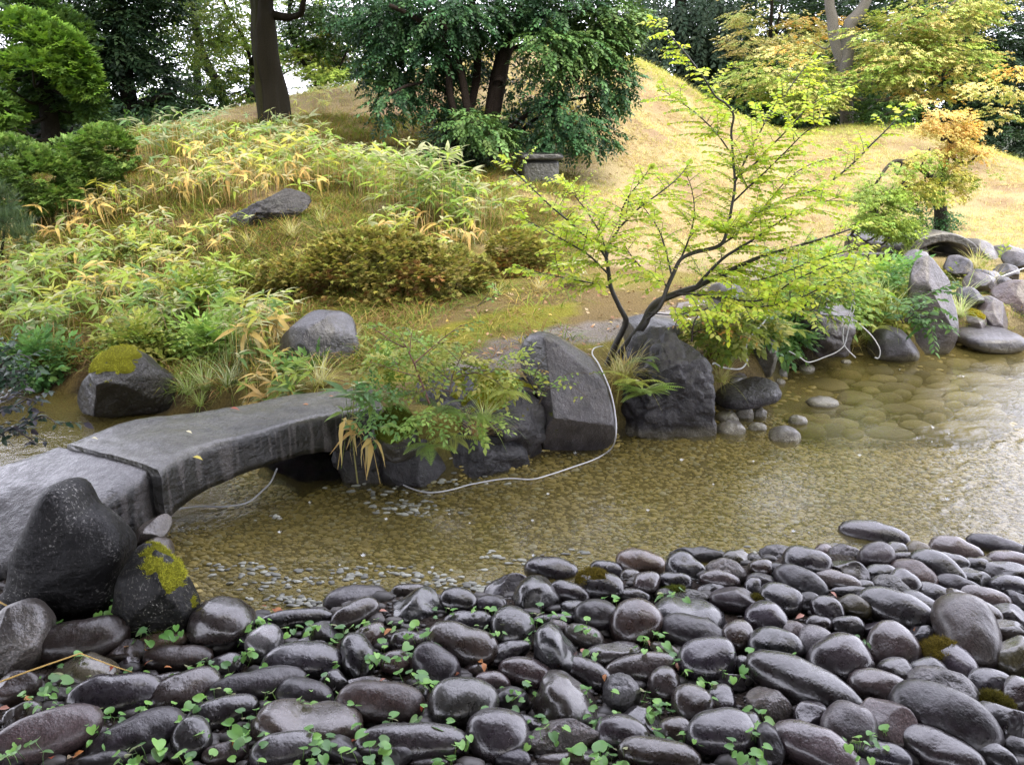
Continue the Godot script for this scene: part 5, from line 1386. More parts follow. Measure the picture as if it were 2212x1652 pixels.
	tree("forked_tree", "grey forked trunk rising out of yellow and orange foliage on the right", P(1830, 290, 16.5), [["V", [[1832, 300], [1828, 200], [1826, 160], [1830, 120], [1832, 90], [1836, 55], [1850, 38], [1870, 10], [1885, -40], [1900, -150]], 16.5, 16.5, 0.125, 0.07], ["V", [[1822, 150], [1810, 110], [1800, 75], [1796, 40], [1790, 0], [1785, -120]], 16.55, 16.6, 0.1, 0.07], ["V", [[1826, 165], [1880, 180], [1960, 150], [2010, 90], [2040, 20]], 16.5, 16.2, 0.05, 0.015], ["V", [[1828, 210], [1920, 215], [2000, 165]], 16.5, 16.1, 0.04, 0.012]],
		lift([[1890, 110, 60, 26, 16.9, 120], [1930, 70, 80, 30, 16.0, 150], [2000, 40, 70, 34, 15.9, 140], [2080, 30, 60, 30, 16.0, 110], [2130, 20, 40, 22, 16.1, 60], [1960, 110, 70, 28, 15.8, 130], [2030, 100, 60, 30, 15.9, 110], [2070, 140, 60, 24, 15.8, 100], [1990, 150, 60, 26, 15.7, 110], [1930, 160, 70, 24, 15.8, 110, 2], [2020, 185, 55, 18, 15.7, 70, 1], [2000, 205, 35, 12, 15.6, 40, 1], [1885, 165, 50, 20, 17.0, 80, 2], [1770, 175, 60, 24, 17.0, 120, 2], [1740, 200, 70, 30, 15.9, 130, 2], [1680, 160, 70, 30, 16.1, 110, 2], [1620, 180, 50, 24, 16.3, 60, 2], [1765, 225, 55, 20, 15.9, 90, 2], [1885, 228, 45, 18, 17.0, 70, 3], [1930, 240, 50, 20, 15.8, 70, 3], [1755, 90, 30, 16, 17.0, 30, 1], [1730, 120, 50, 16, 16.1, 46, 1]], 130, 1950, 200, 16.3), sp_maple, M.leaf, [mapley + mapleg, orange + mapley + mapley, mapleg + mapleg + mapley, mid], {"flat": 0.18, "tumble": 0.3, "gap": -0.35, "bark": GREYBARK, "limbs": true, "lr": 0.02})
	tree("dark_wood_tree", "broad dark green tree filling the upper right behind the yellow leaves", P(2120, 340, 20), [["V", [[2120, 350], [2110, 200], [2100, 0], [2100, -150]], 20, 20, 0.15, 0.09], ["V", [[1950, 250], [2040, 190], [2150, 130]], 20, 19.5, 0.05, 0.02]],
		lift([[2100, 100, 100, 70, 20, 620], [2180, 80, 80, 80, 20, 560], [2040, 140, 90, 60, 20.3, 500], [2160, 170, 90, 60, 20, 560], [2080, 210, 90, 50, 20, 520], [2170, 240, 90, 55, 19.6, 560], [1980, 230, 80, 50, 20.3, 400], [2120, 290, 90, 50, 19.4, 500], [2200, 320, 70, 60, 19.2, 440], [2010, 50, 90, 70, 20.8, 500], [1900, 60, 80, 60, 21, 400], [1930, 180, 70, 60, 20.8, 320], [2260, 200, 90, 150, 19.8, 700], [2050, 330, 90, 40, 19.5, 400]], 250, 2100, 200, 20.2), sp_dark, M.leaf, [dark + blue], {"gap": -0.5})
	tree("dark_wood_tree", "deep green tree low behind the saddle between the two golden mounds", P(1700, 290, 18.5), [["V", [[1740, 300], [1730, 240], [1720, 150]], 18.5, 18.5, 0.08, 0.05]],
		[[1640, 230, 60, 44, 18.5, 300], [1710, 250, 70, 40, 18.4, 360], [1790, 255, 70, 38, 18.4, 360], [1870, 250, 70, 38, 18.6, 340], [1580, 220, 60, 44, 19, 260], [1690, 190, 70, 50, 19.5, 300], [1800, 60, 90, 70, 21.5, 420], [1700, 40, 90, 70, 22, 420], [1830, 150, 80, 60, 20, 360], [1620, 120, 70, 70, 21, 320]], sp_dark, M.leaf, [dark + mid], {"gap": -0.6})
	tree("dark_wood_tree", "row of tall dark crowns farthest back on the right, behind the forked trunk", P(1900, 290, 24), [["V", [[1760, 300], [1755, 100], [1750, -100]], 24, 24, 0.13, 0.08], ["V", [[1990, 300], [1985, 100], [1990, -100]], 24.5, 24.5, 0.13, 0.08]],
		[[1620, 60, 110, 90, 24.5, 420], [1740, 80, 110, 110, 24.5, 480], [1860, 70, 110, 110, 24, 480], [1980, 60, 110, 110, 24.5, 480], [2100, 60, 110, 110, 24.5, 480], [2210, 90, 110, 120, 24, 480], [1700, 200, 110, 70, 24, 340], [1840, 210, 110, 70, 24, 340], [1980, 220, 110, 70, 24, 340], [1560, 160, 80, 70, 24.5, 300], [1500, -40, 110, 90, 24.5, 300], [1800, -120, 160, 110, 24.3, 420], [2050, -120, 160, 110, 24.3, 420]], sp_dark, M.leaf, [dark + blue], {"gap": -0.6, "s0": 1.2, "s1": 2.0})
	tree("orange_maple", "spray of orange autumn leaves at the far right edge", P(2230, 330, 13.5), [["V", [[2260, 340], [2250, 240], [2215, 150]], 13.5, 13.3, 0.04, 0.01]], [[2200, 155, 22, 10, 13.3, 16], [2165, 205, 24, 9, 13.3, 14, 1], [2140, 185, 22, 8, 13.3, 10, 1], [2145, 245, 24, 8, 13.3, 10, 1]], sp_maple, M.leaf, [orange, mapley], {"flat": 0.15, "gap": -0.5})
	# unseen grove added behind the shore, crowns made dense to shade the foreground
	for k in [[Vector3(-3.2, 0.15, 2.6), "unseen tall broad-leaved evergreen added for shade behind the shore beyond the grey boulder"], [Vector3(2.6, 0.15, 3.4), "unseen tall broad-leaved evergreen added for shade behind the middle of the cobble shore"], [Vector3(8.8, 0.2, 3.0), "unseen tall broad-leaved evergreen added for shade at the far end of the cobble shore"], [Vector3(-7.6, 0.3, -2.2), "unseen tall broad-leaved evergreen added for shade on the bank past the near bridge slab"]]:
		var g := thing("added_grove_tree", k[1], "tree", k[0], "unseen trees added behind the shore for shade")
		var st := begin()
		tube(st, smooth_path([Vector3(0, -0.2, 0), Vector3(0.1, 2.0, 0.05), Vector3(0.0, 4.5, -0.1), Vector3(0.2, 8.0, 0)], 5), 0.24, 0.08, 10, 0.3, DARKBARK)
		mi("trunk", done(st), M.bark, g)
		var xf: Array = []
		var cl2: Array = []
		for i in 3400:
			var u := ball()
			u = u.normalized() * pow(u.length(), 0.6)
			var q := Vector3(0, 5.7, -1.2) + u * Vector3(4.2, 2.1, 4.2)
			var s := rng.randf_range(2.0, 3.4)
			xf.append(Transform3D(frame(u + ball() * 0.6, Vector3.UP + ball() * 0.5).scaled(Vector3(s, s, s)), q))
			cl2.append(pick(dark + mid, 0.3))
		many("crown", sp_big, M.leaf, xf, cl2, g)
	# japanese maple over the little bridge
	base = hit(2036, 545)
	d = -base.z
	var lace := [Color(0.25, 0.36, 0.06), Color(0.2, 0.3, 0.06), Color(0.3, 0.38, 0.07)]
	var lacey := [Color(0.52, 0.46, 0.12), Color(0.44, 0.44, 0.1)]
	var laceo := [Color(0.62, 0.42, 0.14), Color(0.6, 0.47, 0.15)]
	tree("japanese_maple", "fine-leaved maple turning from green to orange over the small stone bridge", base, [["V", [[2036, 560], [2034, 470], [2030, 400], [2040, 350], [2060, 290]], d, d, 0.085, 0.03], ["V", [[2032, 440], [1990, 400], [1930, 420], [1870, 470], [1830, 520]], d, d - 0.9, 0.03, 0.01], ["V", [[2030, 400], [1980, 360], [1930, 350], [1890, 400]], d, d - 0.6, 0.03, 0.01]],
		[[2060, 260, 32, 22, d - 0.2, 90, 2], [2045, 290, 45, 20, d - 0.2, 110, 2], [2010, 320, 50, 20, d - 0.3, 120, 1], [2080, 320, 34, 14, d - 0.2, 56, 2], [2125, 320, 24, 10, d - 0.2, 26, 2], [1950, 350, 50, 30, d - 0.5, 150], [1960, 385, 50, 24, d - 0.5, 110, 1], [2020, 370, 60, 22, d - 0.2, 120, 1], [2090, 375, 45, 14, d - 0.2, 56], [2030, 405, 45, 18, d - 0.3, 80, 1], [1930, 400, 50, 28, d - 0.6, 130], [1900, 445, 55, 34, d - 0.8, 190], [1935, 450, 45, 34, d - 0.6, 160], [1920, 490, 55, 26, d - 0.7, 170], [1860, 500, 45, 26, d - 1.0, 120], [1935, 495, 30, 18, d - 0.6, 60], [1990, 425, 26, 18, d - 0.4, 46]],
		maple_sprig(9, 0.19, 0.036), M.leaf, [lace, lacey, laceo], {"flat": 0.2, "hang": 0.15, "tumble": 0.35, "gap": -0.08, "gapf": 110.0, "limbs": true, "lr": 0.012, "bark": Color(0.09, 0.08, 0.065)})
	marks.append([Vector2(1930, 450), "the fine-leaved maple"])
	tree("bank_shrub", "small blue-green shrub at the maple's foot beside the far bridge", hit(2010, 530), [["V", [[2012, 540], [2010, 490]], d + 0.1, d + 0.1, 0.015, 0.008]], [[2010, 475, 34, 26, d + 0.1, 150], [2000, 505, 40, 16, d + 0.1, 90]], sp_small, M.leaf, [[Color(0.05, 0.14, 0.05), Color(0.08, 0.18, 0.06)]], {"cat": "shrub", "s0": 0.4, "s1": 0.7, "gap": -0.6})

# ---------------------------------------------------------------- the lime-leaved young tree over the water
func make_lime() -> void:
	var base := P(1322, 775, 5.0)
	var t := thing("young_tree", "young tree of glowing yellow-green leaves leaning over the pond rocks", "tree", base)
	marks.append([Vector2(1330, 720), "the leaning yellow-green tree"])
	var bk := Color(0.025, 0.02, 0.017)
	var br := [
		["V", [[1312, 790], [1330, 745], [1346, 712], [1352, 690], [1338, 662], [1320, 622], [1315, 590], [1310, 558]], 5.0, 4.9, 0.02, 0.011, 0, 0.0],
		["V", [[1326, 785], [1360, 738], [1390, 700], [1402, 672], [1420, 652], [1460, 634], [1500, 622]], 5.0, 5.15, 0.027, 0.017, 0, 0.0],
		["V", [[1500, 622], [1560, 592], [1640, 556], [1720, 532], [1800, 508], [1850, 490]], 5.15, 5.4, 0.015, 0.004, 1, 0.1],
		["V", [[1395, 690], [1425, 662], [1442, 618], [1455, 590], [1470, 560], [1500, 545], [1555, 530], [1572, 495], [1581, 447], [1588, 400], [1584, 340], [1580, 284], [1585, 250], [1570, 225], [1545, 207], [1518, 164], [1495, 133], [1475, 108], [1440, 70], [1405, 40]], 5.0, 5.3, 0.013, 0.003, 1, 0.35],
		["V", [[1588, 395], [1621, 324], [1640, 290], [1655, 262], [1690, 215], [1720, 170], [1760, 120]], 5.2, 5.4, 0.006, 0.002, 1, 0.1],
		["V", [[1590, 384], [1635, 350], [1672, 310], [1702, 280], [1752, 227], [1800, 200], [1840, 190]], 5.2, 5.3, 0.006, 0.002, 1, 0.2],
		["V", [[1580, 440], [1625, 397], [1658, 367], [1700, 325], [1742, 284], [1780, 262]], 5.2, 5.0, 0.006, 0.002, 1, 0.2],
		["V", [[1572, 500], [1618, 470], [1700, 430], [1775, 404], [1835, 360], [1885, 310], [1912, 284], [1945, 250], [1969, 227]], 5.2, 5.3, 0.008, 0.002, 1, 0.15],
		["V", [[1500, 622], [1560, 560], [1618, 524], [1662, 494], [1708, 464], [1758, 444], [1830, 420]], 5.15, 4.9, 0.009, 0.002, 1, 0.1],
		["V", [[1581, 334], [1550, 290], [1510, 250], [1470, 220], [1425, 190]], 5.2, 5.4, 0.005, 0.002, 1, 0.3],
		["V", [[1310, 558], [1290, 530], [1258, 505], [1231, 480], [1195, 450], [1155, 412], [1115, 374], [1086, 342]], 4.9, 4.7, 0.008, 0.002, 1, 0.15],
		["V", [[1310, 558], [1320, 520], [1336, 495], [1342, 460], [1358, 424], [1385, 390], [1405, 362]], 4.9, 4.95, 0.008, 0.002, 1, 0.1],
		["V", [[1340, 490], [1380, 450], [1438, 407], [1470, 378], [1490, 350]], 4.9, 5.1, 0.006, 0.002, 1, 0.1],
		["V", [[1318, 622], [1280, 612], [1230, 602], [1170, 590], [1118, 574]], 4.95, 4.8, 0.005, 0.002, 1, 0.2],
		["V", [[1312, 590], [1270, 550], [1210, 515], [1160, 488], [1122, 468]], 4.9, 4.85, 0.006, 0.002, 1, 0.15],
		["V", [[1310, 555], [1300, 510], [1270, 460], [1240, 420], [1215, 385]], 4.9, 5.2, 0.006, 0.002, 1, 0.1],
		["V", [[1452, 600], [1440, 550], [1425, 500], [1400, 460], [1370, 420]], 5.05, 5.3, 0.006, 0.002, 1, 0.1],
		["V", [[1442, 618], [1400, 590], [1370, 560], [1350, 530]], 5.0, 4.7, 0.006, 0.002, 1, 0.1],
		["V", [[1470, 560], [1490, 510], [1500, 460], [1495, 410], [1480, 370]], 5.1, 5.3, 0.006, 0.002, 1, 0.1],
		["V", [[1460, 634], [1540, 640], [1628, 651], [1680, 630], [1708, 611], [1775, 578], [1830, 560]], 5.1, 4.7, 0.008, 0.002, 1, 0.1],
		["V", [[1540, 642], [1600, 662], [1658, 661], [1735, 641], [1808, 601], [1860, 575]], 5.0, 4.6, 0.006, 0.002, 1, 0.1],
		["V", [[1560, 592], [1600, 610], [1660, 600], [1740, 570], [1820, 545], [1870, 535]], 5.15, 4.9, 0.006, 0.002, 1, 0.1],
		["V", [[1555, 530], [1600, 500], [1650, 450], [1690, 400], [1740, 360], [1800, 340]], 5.2, 5.5, 0.006, 0.002, 1, 0.1],
		["V", [[1400, 675], [1460, 680], [1520, 670], [1580, 690]], 5.0, 4.8, 0.005, 0.002, 1, 0.35],
	]
	var leaf := begin()
	blade(leaf, Transform3D(), 1.0, 0.62, 0.25, 0.25, 3, 0)
	var lm := done(leaf)
	var cols := [Color(0.56, 0.68, 0.07), Color(0.5, 0.64, 0.06), Color(0.62, 0.68, 0.1), Color(0.4, 0.58, 0.06), Color(0.64, 0.66, 0.15)]
	var xfs: Array = []
	var cl: Array = []
	var tw := begin()
	for k in br:
		var p := vpath(k[0], k[1], k[2], k[3], 5)
		limb("trunk" if k[4] > 0.015 else "branch", p, k[4], k[5], M.twig, bk, t, 7 if k[4] > 0.01 else 5, 0.3)
		if k[6] == 0: continue
		var run := 0.0
		var side := 1.0
		var total := 0.0
		for i in p.size() - 1: total += (p[i + 1] - p[i]).length()
		var from_: float = k[7] * total
		var acc := 0.0
		for i in p.size() - 1:
			var seg := p[i + 1] - p[i]
			acc += seg.length()
			run += seg.length()
			if acc < from_: continue
			while run > 0.021:
				run -= 0.021
				side = -side
				var u := acc / total
				var dirn := seg.normalized()
				var out := Vector3(rng.randf_range(-1, 1), rng.randf_range(-0.25, 0.3), rng.randf_range(-1, 1)).normalized()
				out = (out - dirn * out.dot(dirn) * 0.6 + dirn * 0.55).normalized()
				out.y = out.y * 0.6 + 0.12
				out = out.normalized()
				var ln := rng.randf_range(0.1, 0.34) * (1.15 - 0.7 * u)
				twig(tw, xfs, cl, p[i], out, ln, base, cols, 0.013, 0.036, 0.18)
		for e in 8:
			leaf_at(xfs, cl, p[p.size() - 1 - e / 3] - base, (p[-1] - p[-3]).normalized() + ball() * 0.8, cols, 0.04)
	mi("twigs", done(tw), M.twig, t).set_meta("kind", "stuff")
	many("leaves", lm, M.lime, xfs, cl, t)

func leaf_at(xfs: Array, cl: Array, p: Vector3, out: Vector3, cols: Array, size: float) -> void:
	var s := size * rng.randf_range(0.65, 1.2)
	xfs.append(Transform3D(frame(out, Vector3.UP + ball() * 0.8 + Vector3(out.x, 0, out.z) * 0.35 + Vector3(0, 0, 0.25)).scaled(Vector3(s, s, s)), p))
	cl.append(pick(cols, 0.2))

func twig(st: SurfaceTool, xfs: Array, cl: Array, a: Vector3, out: Vector3, ln: float, base: Vector3, cols: Array, spacing: float, size: float, droop := 0.2, col := Color(0.04, 0.03, 0.02)) -> void:
	var pp := PackedVector3Array()
	var n := 4
	var bend := ball() * 0.15
	for i in n + 1:
		var u := float(i) / n
		pp.append(a - base + out * ln * u + Vector3(0, -droop * ln * u * u, 0) + bend * ln * u * u)
	tube(st, pp, 0.0022, 0.001, 3, 0.0, col)
	var k := int(ln / spacing)
	var s := 1.0
	for i in k:
		var u := (i + 0.8) / k
		s = -s
		var q := pp[int(u * n * 0.999)].lerp(pp[mini(n, int(u * n * 0.999) + 1)], fposmod(u * n * 0.999, 1.0))
		var lat := out.cross(Vector3.UP).normalized() * s
		leaf_at(xfs, cl, q, out * 0.7 + lat * 0.9 + Vector3(0, -0.25, 0), cols, size)

func sapling(called: String, label: String, cat: String, stems: Array, cols: Array, size: float, spacing: float, twigs: float, m: Material, bark: Color, kind := 0, wide := 0.5) -> Node3D:
	# stems [crop, path, d0, d1, radius, share without leaves]
	var first := vpath(stems[0][0], stems[0][1], stems[0][2], stems[0][3], 4)
	var base := first[0]
	var t := thing(called, label, cat, base)
	var lf := begin()
	blade(lf, Transform3D(), 1.0, wide, 0.3, 0.25, 3, kind)
	var lm := done(lf)
	var xfs: Array = []
	var cl: Array = []
	var tw := begin()
	for k in stems:
		var p := vpath(k[0], k[1], k[2], k[3], 4)
		limb("stem", p, k[4], k[4] * 0.3, M.twig, bark, t, 5, 0.2)
		var total := 0.0
		for i in p.size() - 1: total += (p[i + 1] - p[i]).length()
		var acc := 0.0
		var run := 0.0
		for i in p.size() - 1:
			var seg := p[i + 1] - p[i]
			acc += seg.length()
			run += seg.length()
			if acc < float(k[5]) * total: continue
			while run > spacing * (2.2 if cat == "plant" else 1.0):
				run -= spacing * (2.2 if cat == "plant" else 1.0)
				var dirn := seg.normalized()
				var o := ball()
				o.y = o.y * 0.4 + 0.15
				o = (o.normalized() + dirn * 0.5).normalized()
				twig(tw, xfs, cl, p[i], o, twigs * rng.randf_range(0.5, 1.2), base, cols, spacing * 0.62, size, 0.25, bark)
	mi("twigs", done(tw), M.twig, t).set_meta("kind", "stuff")
	many("leaves", lm, m, xfs, cl, t)
	return t

# ---------------------------------------------------------------- shrubs
func bush(called: String, label: String, crop: String, clumps: Array, stems: Array, cols: Array, mesh: Mesh, o := {}, phrase := "") -> void:
	var b := hit(clumps[0][0], clumps[0][1] + clumps[0][3])
	var t := thing(called, label, "weeds" if "weeds" in called else "shrub", b)
	var st := begin()
	for k in stems:   # [path, d, radius]
		var p := vpath(crop, k[0], k[1], k[1], 4)
		var q := PackedVector3Array()
		for v in p: q.append(v - b)
		tube(st, q, k[2], k[2] * 0.4, 5, 0.4, Color(0.04, 0.028, 0.018))
	if stems: mi("stems", done(st), M.bark, t).set_meta("kind", "stuff")
	foliage("foliage", clumps, mesh, o.get("mat", M.leaf), cols, t, o)
	if phrase: marks.append([Vector2(clumps[0][0], clumps[0][1]), phrase])

func make_shrubs() -> void:
	var tiny := rosette(7, 0.024, 0.011, 0.6)
	var olive := [Color(0.33, 0.32, 0.08), Color(0.28, 0.3, 0.07), Color(0.38, 0.31, 0.1), Color(0.22, 0.2, 0.06)]
	var rust := [Color(0.3, 0.17, 0.06), Color(0.24, 0.13, 0.05), Color(0.26, 0.23, 0.05)]
	var st: Array = []
	for i in 15:
		var x := 640.0 + i * 27.0
		st.append([[[x + rng.randf_range(-20, 20), 702], [x + rng.randf_range(-15, 15), 660], [x + rng.randf_range(-30, 30), 610]], 6.65 + rng.randf_range(-0.1, 0.2), 0.011])
	bush("clipped_azalea", "wide low clipped azalea, olive brown, in the middle of the bank", "V", [[800, 600, 190, 96, 6.75, 5600], [660, 610, 105, 66, 6.65, 2700], [960, 605, 110, 76, 6.75, 3000], [760, 560, 90, 58, 6.75, 1900], [880, 560, 90, 56, 6.8, 1900], [590, 625, 40, 40, 6.6, 900], [1040, 605, 38, 55, 6.75, 1200], [820, 655, 180, 40, 6.65, 1600, 1], [800, 535, 130, 44, 6.8, 2200], [700, 620, 60, 40, 6.55, 500, 1], [900, 600, 60, 40, 6.55, 500, 1]], st, [olive, rust], tiny, {"flat": 0.8, "edge": 0.5, "gap": -0.1, "gapf": 260.0, "deep": 0.7, "s0": 0.8, "s1": 1.5}, "the wide olive azalea")
	bush("azalea", "smaller darker azalea just right of the wide clipped one", "V", [[1110, 540, 60, 48, 7.3, 1900], [1165, 555, 50, 42, 7.3, 1300], [1090, 580, 45, 35, 7.2, 700, 1], [1150, 600, 60, 28, 7.2, 700, 1]], [[[[1110, 640], [1105, 590], [1090, 560]], 7.3, 0.012], [[[1150, 640], [1160, 590], [1180, 570]], 7.3, 0.012]], [olive, rust], tiny, {"flat": 0.8, "edge": 0.25, "gap": -0.4, "gapf": 110.0}, "the smaller dark azalea")
	var gr := [Color(0.17, 0.29, 0.06), Color(0.13, 0.23, 0.05), Color(0.22, 0.32, 0.09), Color(0.11, 0.18, 0.05)]
	var rose := rosette(8, 0.042, 0.017, 0.7)
	bush("clipped_azalea", "green clipped azalea mound with a few rusty tips near the left edge", "V", [[225, 325, 68, 52, 9.0, 1900], [160, 340, 60, 45, 9.0, 1300], [270, 330, 28, 40, 9.1, 500, 1], [200, 380, 60, 35, 9.1, 660]], [[[[220, 430], [215, 380]], 9.1, 0.02]], [gr, gr + rust], rose, {"flat": 0.9, "edge": 0.5, "gap": -0.4, "gapf": 120.0}, "the green clipped azalea mound")
	bush("clipped_azalea", "large loose green azalea filling the left edge below the evergreen", "V", [[60, 370, 80, 55, 8.6, 1900], [20, 340, 70, 45, 8.7, 1400], [110, 420, 60, 45, 8.6, 1100], [40, 430, 70, 40, 8.6, 1100], [140, 370, 50, 40, 8.8, 700], [-80, 390, 90, 70, 8.6, 700]], [[[[40, 540], [50, 470], [60, 420]], 8.8, 0.02], [[[20, 540], [10, 470], [0, 420]], 8.8, 0.02], [[[80, 520], [60, 470]], 8.8, 0.015]], [gr], rose, {"flat": 0.9, "edge": 0.5, "gap": -0.3, "gapf": 120.0}, "the large loose azalea")
	var needle := tuft(26, 0.13, 0.0035, 0.0, 0.05, 2)
	bush("dwarf_pine", "tuft of grey-green pine needles low at the left edge", "V", [[25, 485, 40, 26, 7.6, 60], [0, 430, 30, 30, 7.7, 40], [45, 510, 24, 16, 7.5, 26], [-50, 470, 60, 50, 7.6, 90]], [[[[0, 560], [10, 490]], 7.7, 0.015]], [[Color(0.09, 0.13, 0.06), Color(0.06, 0.1, 0.05)]], needle, {"flat": 0.9, "gap": -0.9}, "the pine tuft")
	# glossy dark sprays reaching in at the left edge
	var dk := [Color(0.02, 0.04, 0.022), Color(0.03, 0.05, 0.03), Color(0.025, 0.03, 0.03)]
	sapling("holly_spray", "dark glossy purple-green spray hanging over the water at the left edge", "shrub", [["4", [[-120, 1150], [60, 1120], [180, 1180], [240, 1230]], 3.35, 3.3, 0.006, 0.3], ["4", [[-80, 1050], [80, 980], [180, 930], [240, 960]], 3.4, 3.3, 0.005, 0.3], ["4", [[0, 1130], [120, 1120], [260, 1040], [390, 1100]], 3.4, 3.3, 0.005, 0.1], ["4", [[-60, 960], [60, 920], [120, 890]], 3.4, 3.4, 0.004, 0.1]], dk + [Color(0.05, 0.045, 0.055)], 0.042, 0.024, 0.085, M.glossy, Color(0.035, 0.025, 0.02), 0, 0.45)
	sapling("holly_shrub", "dark blue-green glossy shrub over the left water's far edge", "shrub", [["4", [[-150, 860], [20, 700], [120, 640], [220, 690]], 5.4, 5.3, 0.008, 0.1], ["4", [[-100, 800], [60, 760], [180, 740], [240, 720]], 5.4, 5.3, 0.006, 0.1], ["4", [[-100, 700], [30, 620], [120, 590]], 5.5, 5.4, 0.006, 0.1], ["4", [[-100, 840], [40, 800], [120, 790]], 5.4, 5.3, 0.005, 0.1]], [Color(0.03, 0.06, 0.035), Color(0.04, 0.08, 0.045)], 0.06, 0.03, 0.12, M.glossy, Color(0.03, 0.025, 0.02), 0, 0.45)
	# seedlings on the layered rock
	var sg := [Color(0.16, 0.25, 0.04), Color(0.22, 0.3, 0.05), Color(0.12, 0.2, 0.04), Color(0.3, 0.32, 0.06)]
	sapling("leafy_seedling", "tall thin-stemmed seedling with red stalks above the layered rock", "plant", [["5", [[570, 960], [520, 830], [470, 700], [420, 600], [380, 540]], 3.98, 4.0, 0.006, 0.1], ["5", [[470, 700], [560, 620], [680, 520], [780, 450]], 4.0, 4.2, 0.004, 0.0], ["5", [[420, 600], [330, 560], [250, 500], [150, 450]], 4.0, 4.0, 0.004, 0.0], ["5", [[440, 640], [450, 540], [470, 440]], 4.0, 4.1, 0.003, 0.0], ["5", [[500, 780], [400, 760], [280, 720], [180, 690]], 3.98, 3.9, 0.003, 0.0]], sg, 0.036, 0.024, 0.13, M.leaf, Color(0.12, 0.04, 0.025), 0, 0.5)
	sapling("leafy_seedling", "spreading yellow-green seedling over the mossy top of the layered rock", "plant", [["5", [[700, 900], [720, 780], [760, 690], [800, 600]], 4.0, 4.1, 0.004, 0.0], ["5", [[720, 820], [620, 740], [560, 660], [600, 600]], 4.0, 4.0, 0.003, 0.0], ["5", [[740, 800], [860, 760], [980, 800], [1050, 860]], 4.0, 3.95, 0.003, 0.0], ["5", [[750, 780], [880, 690], [990, 660], [1070, 640]], 4.2, 4.3, 0.003, 0.0], ["5", [[700, 880], [600, 860], [520, 880], [430, 900]], 3.98, 3.9, 0.003, 0.0]], sg, 0.03, 0.024, 0.12, M.leaf, Color(0.08, 0.05, 0.025), 0, 0.5)
	sapling("leafy_seedling", "delicate seedling arching across the leaning grey boulder", "plant", [["5", [[1280, 960], [1330, 860], [1400, 800], [1500, 760], [1640, 770]], 4.12, 4.0, 0.003, 0.0], ["5", [[1330, 870], [1400, 850], [1500, 850], [1600, 930]], 4.12, 4.0, 0.003, 0.0], ["5", [[1290, 900], [1250, 800], [1290, 700], [1330, 650]], 4.15, 4.2, 0.003, 0.0], ["5", [[1300, 900], [1230, 880], [1180, 860]], 4.12, 4.0, 0.003, 0.0]], sg, 0.03, 0.026, 0.1, M.leaf, Color(0.07, 0.05, 0.025), 0, 0.5)
	sapling("leafy_seedling", "small brown-leaved seedling on the notch between boulder and layered rock", "plant", [["5", [[1240, 830], [1200, 740], [1180, 680]], 4.4, 4.4, 0.003, 0.0], ["5", [[1240, 830], [1270, 740], [1280, 690]], 4.4, 4.4, 0.003, 0.0], ["5", [[1230, 800], [1140, 720]], 4.4, 4.4, 0.002, 0.0]], [Color(0.25, 0.19, 0.04), Color(0.2, 0.13, 0.04)], 0.026, 0.02, 0.08, M.leaf, Color(0.06, 0.04, 0.02), 0, 0.4)
	sapling("leafy_seedling", "low green seedling beside the path in front of the olive azalea", "plant", [["5", [[880, 330], [930, 280], [960, 220]], 5.9, 5.9, 0.004, 0.0], ["5", [[890, 320], [980, 280], [1030, 250]], 5.9, 5.9, 0.003, 0.0], ["5", [[860, 330], [820, 340], [790, 330]], 5.9, 5.9, 0.003, 0.0]], [Color(0.12, 0.22, 0.04), Color(0.18, 0.28, 0.05)], 0.05, 0.035, 0.12, M.leaf, Color(0.06, 0.05, 0.03), 0, 0.5)
	# right bank
	var lg := [Color(0.22, 0.34, 0.06), Color(0.28, 0.38, 0.08), Color(0.18, 0.3, 0.06), Color(0.4, 0.42, 0.08)]
	sapling("arching_shrub", "pale green fine-leaved shrub arching over the hollow rock", "shrub", [["6", [[760, 380], [860, 240], [1000, 140], [1130, 90], [1230, 130]], 5.9, 5.8, 0.006, 0.0], ["6", [[760, 400], [900, 320], [1020, 280], [1120, 250]], 5.85, 5.7, 0.005, 0.0], ["6", [[740, 380], [780, 220], [860, 100], [960, 40]], 5.95, 6.0, 0.005, 0.0], ["6", [[760, 400], [860, 380], [960, 410], [1020, 440]], 5.8, 5.7, 0.004, 0.0], ["6", [[700, 300], [700, 180], [760, 60]], 6.0, 6.1, 0.005, 0.0], ["6", [[820, 320], [940, 230], [1060, 190], [1180, 170]], 5.85, 5.7, 0.004, 0.0]], lg, 0.055, 0.028, 0.24, M.lime, Color(0.05, 0.04, 0.025), 0, 0.4)
	sapling("maple_seedling", "little maple with orange-tipped leaves beside the craggy rock", "plant", [["6", [[60, 560], [80, 420], [180, 330], [270, 360]], 5.1, 5.1, 0.006, 0.0], ["6", [[70, 500], [180, 470], [300, 480], [370, 530]], 5.1, 5.0, 0.004, 0.0], ["6", [[60, 480], [-20, 420], [-60, 480]], 5.1, 5.0, 0.004, 0.0]], [Color(0.26, 0.33, 0.05), Color(0.42, 0.25, 0.06), Color(0.34, 0.32, 0.06), Color(0.45, 0.22, 0.06)], 0.045, 0.024, 0.2, M.leaf, Color(0.05, 0.03, 0.02), 1, 0.35)
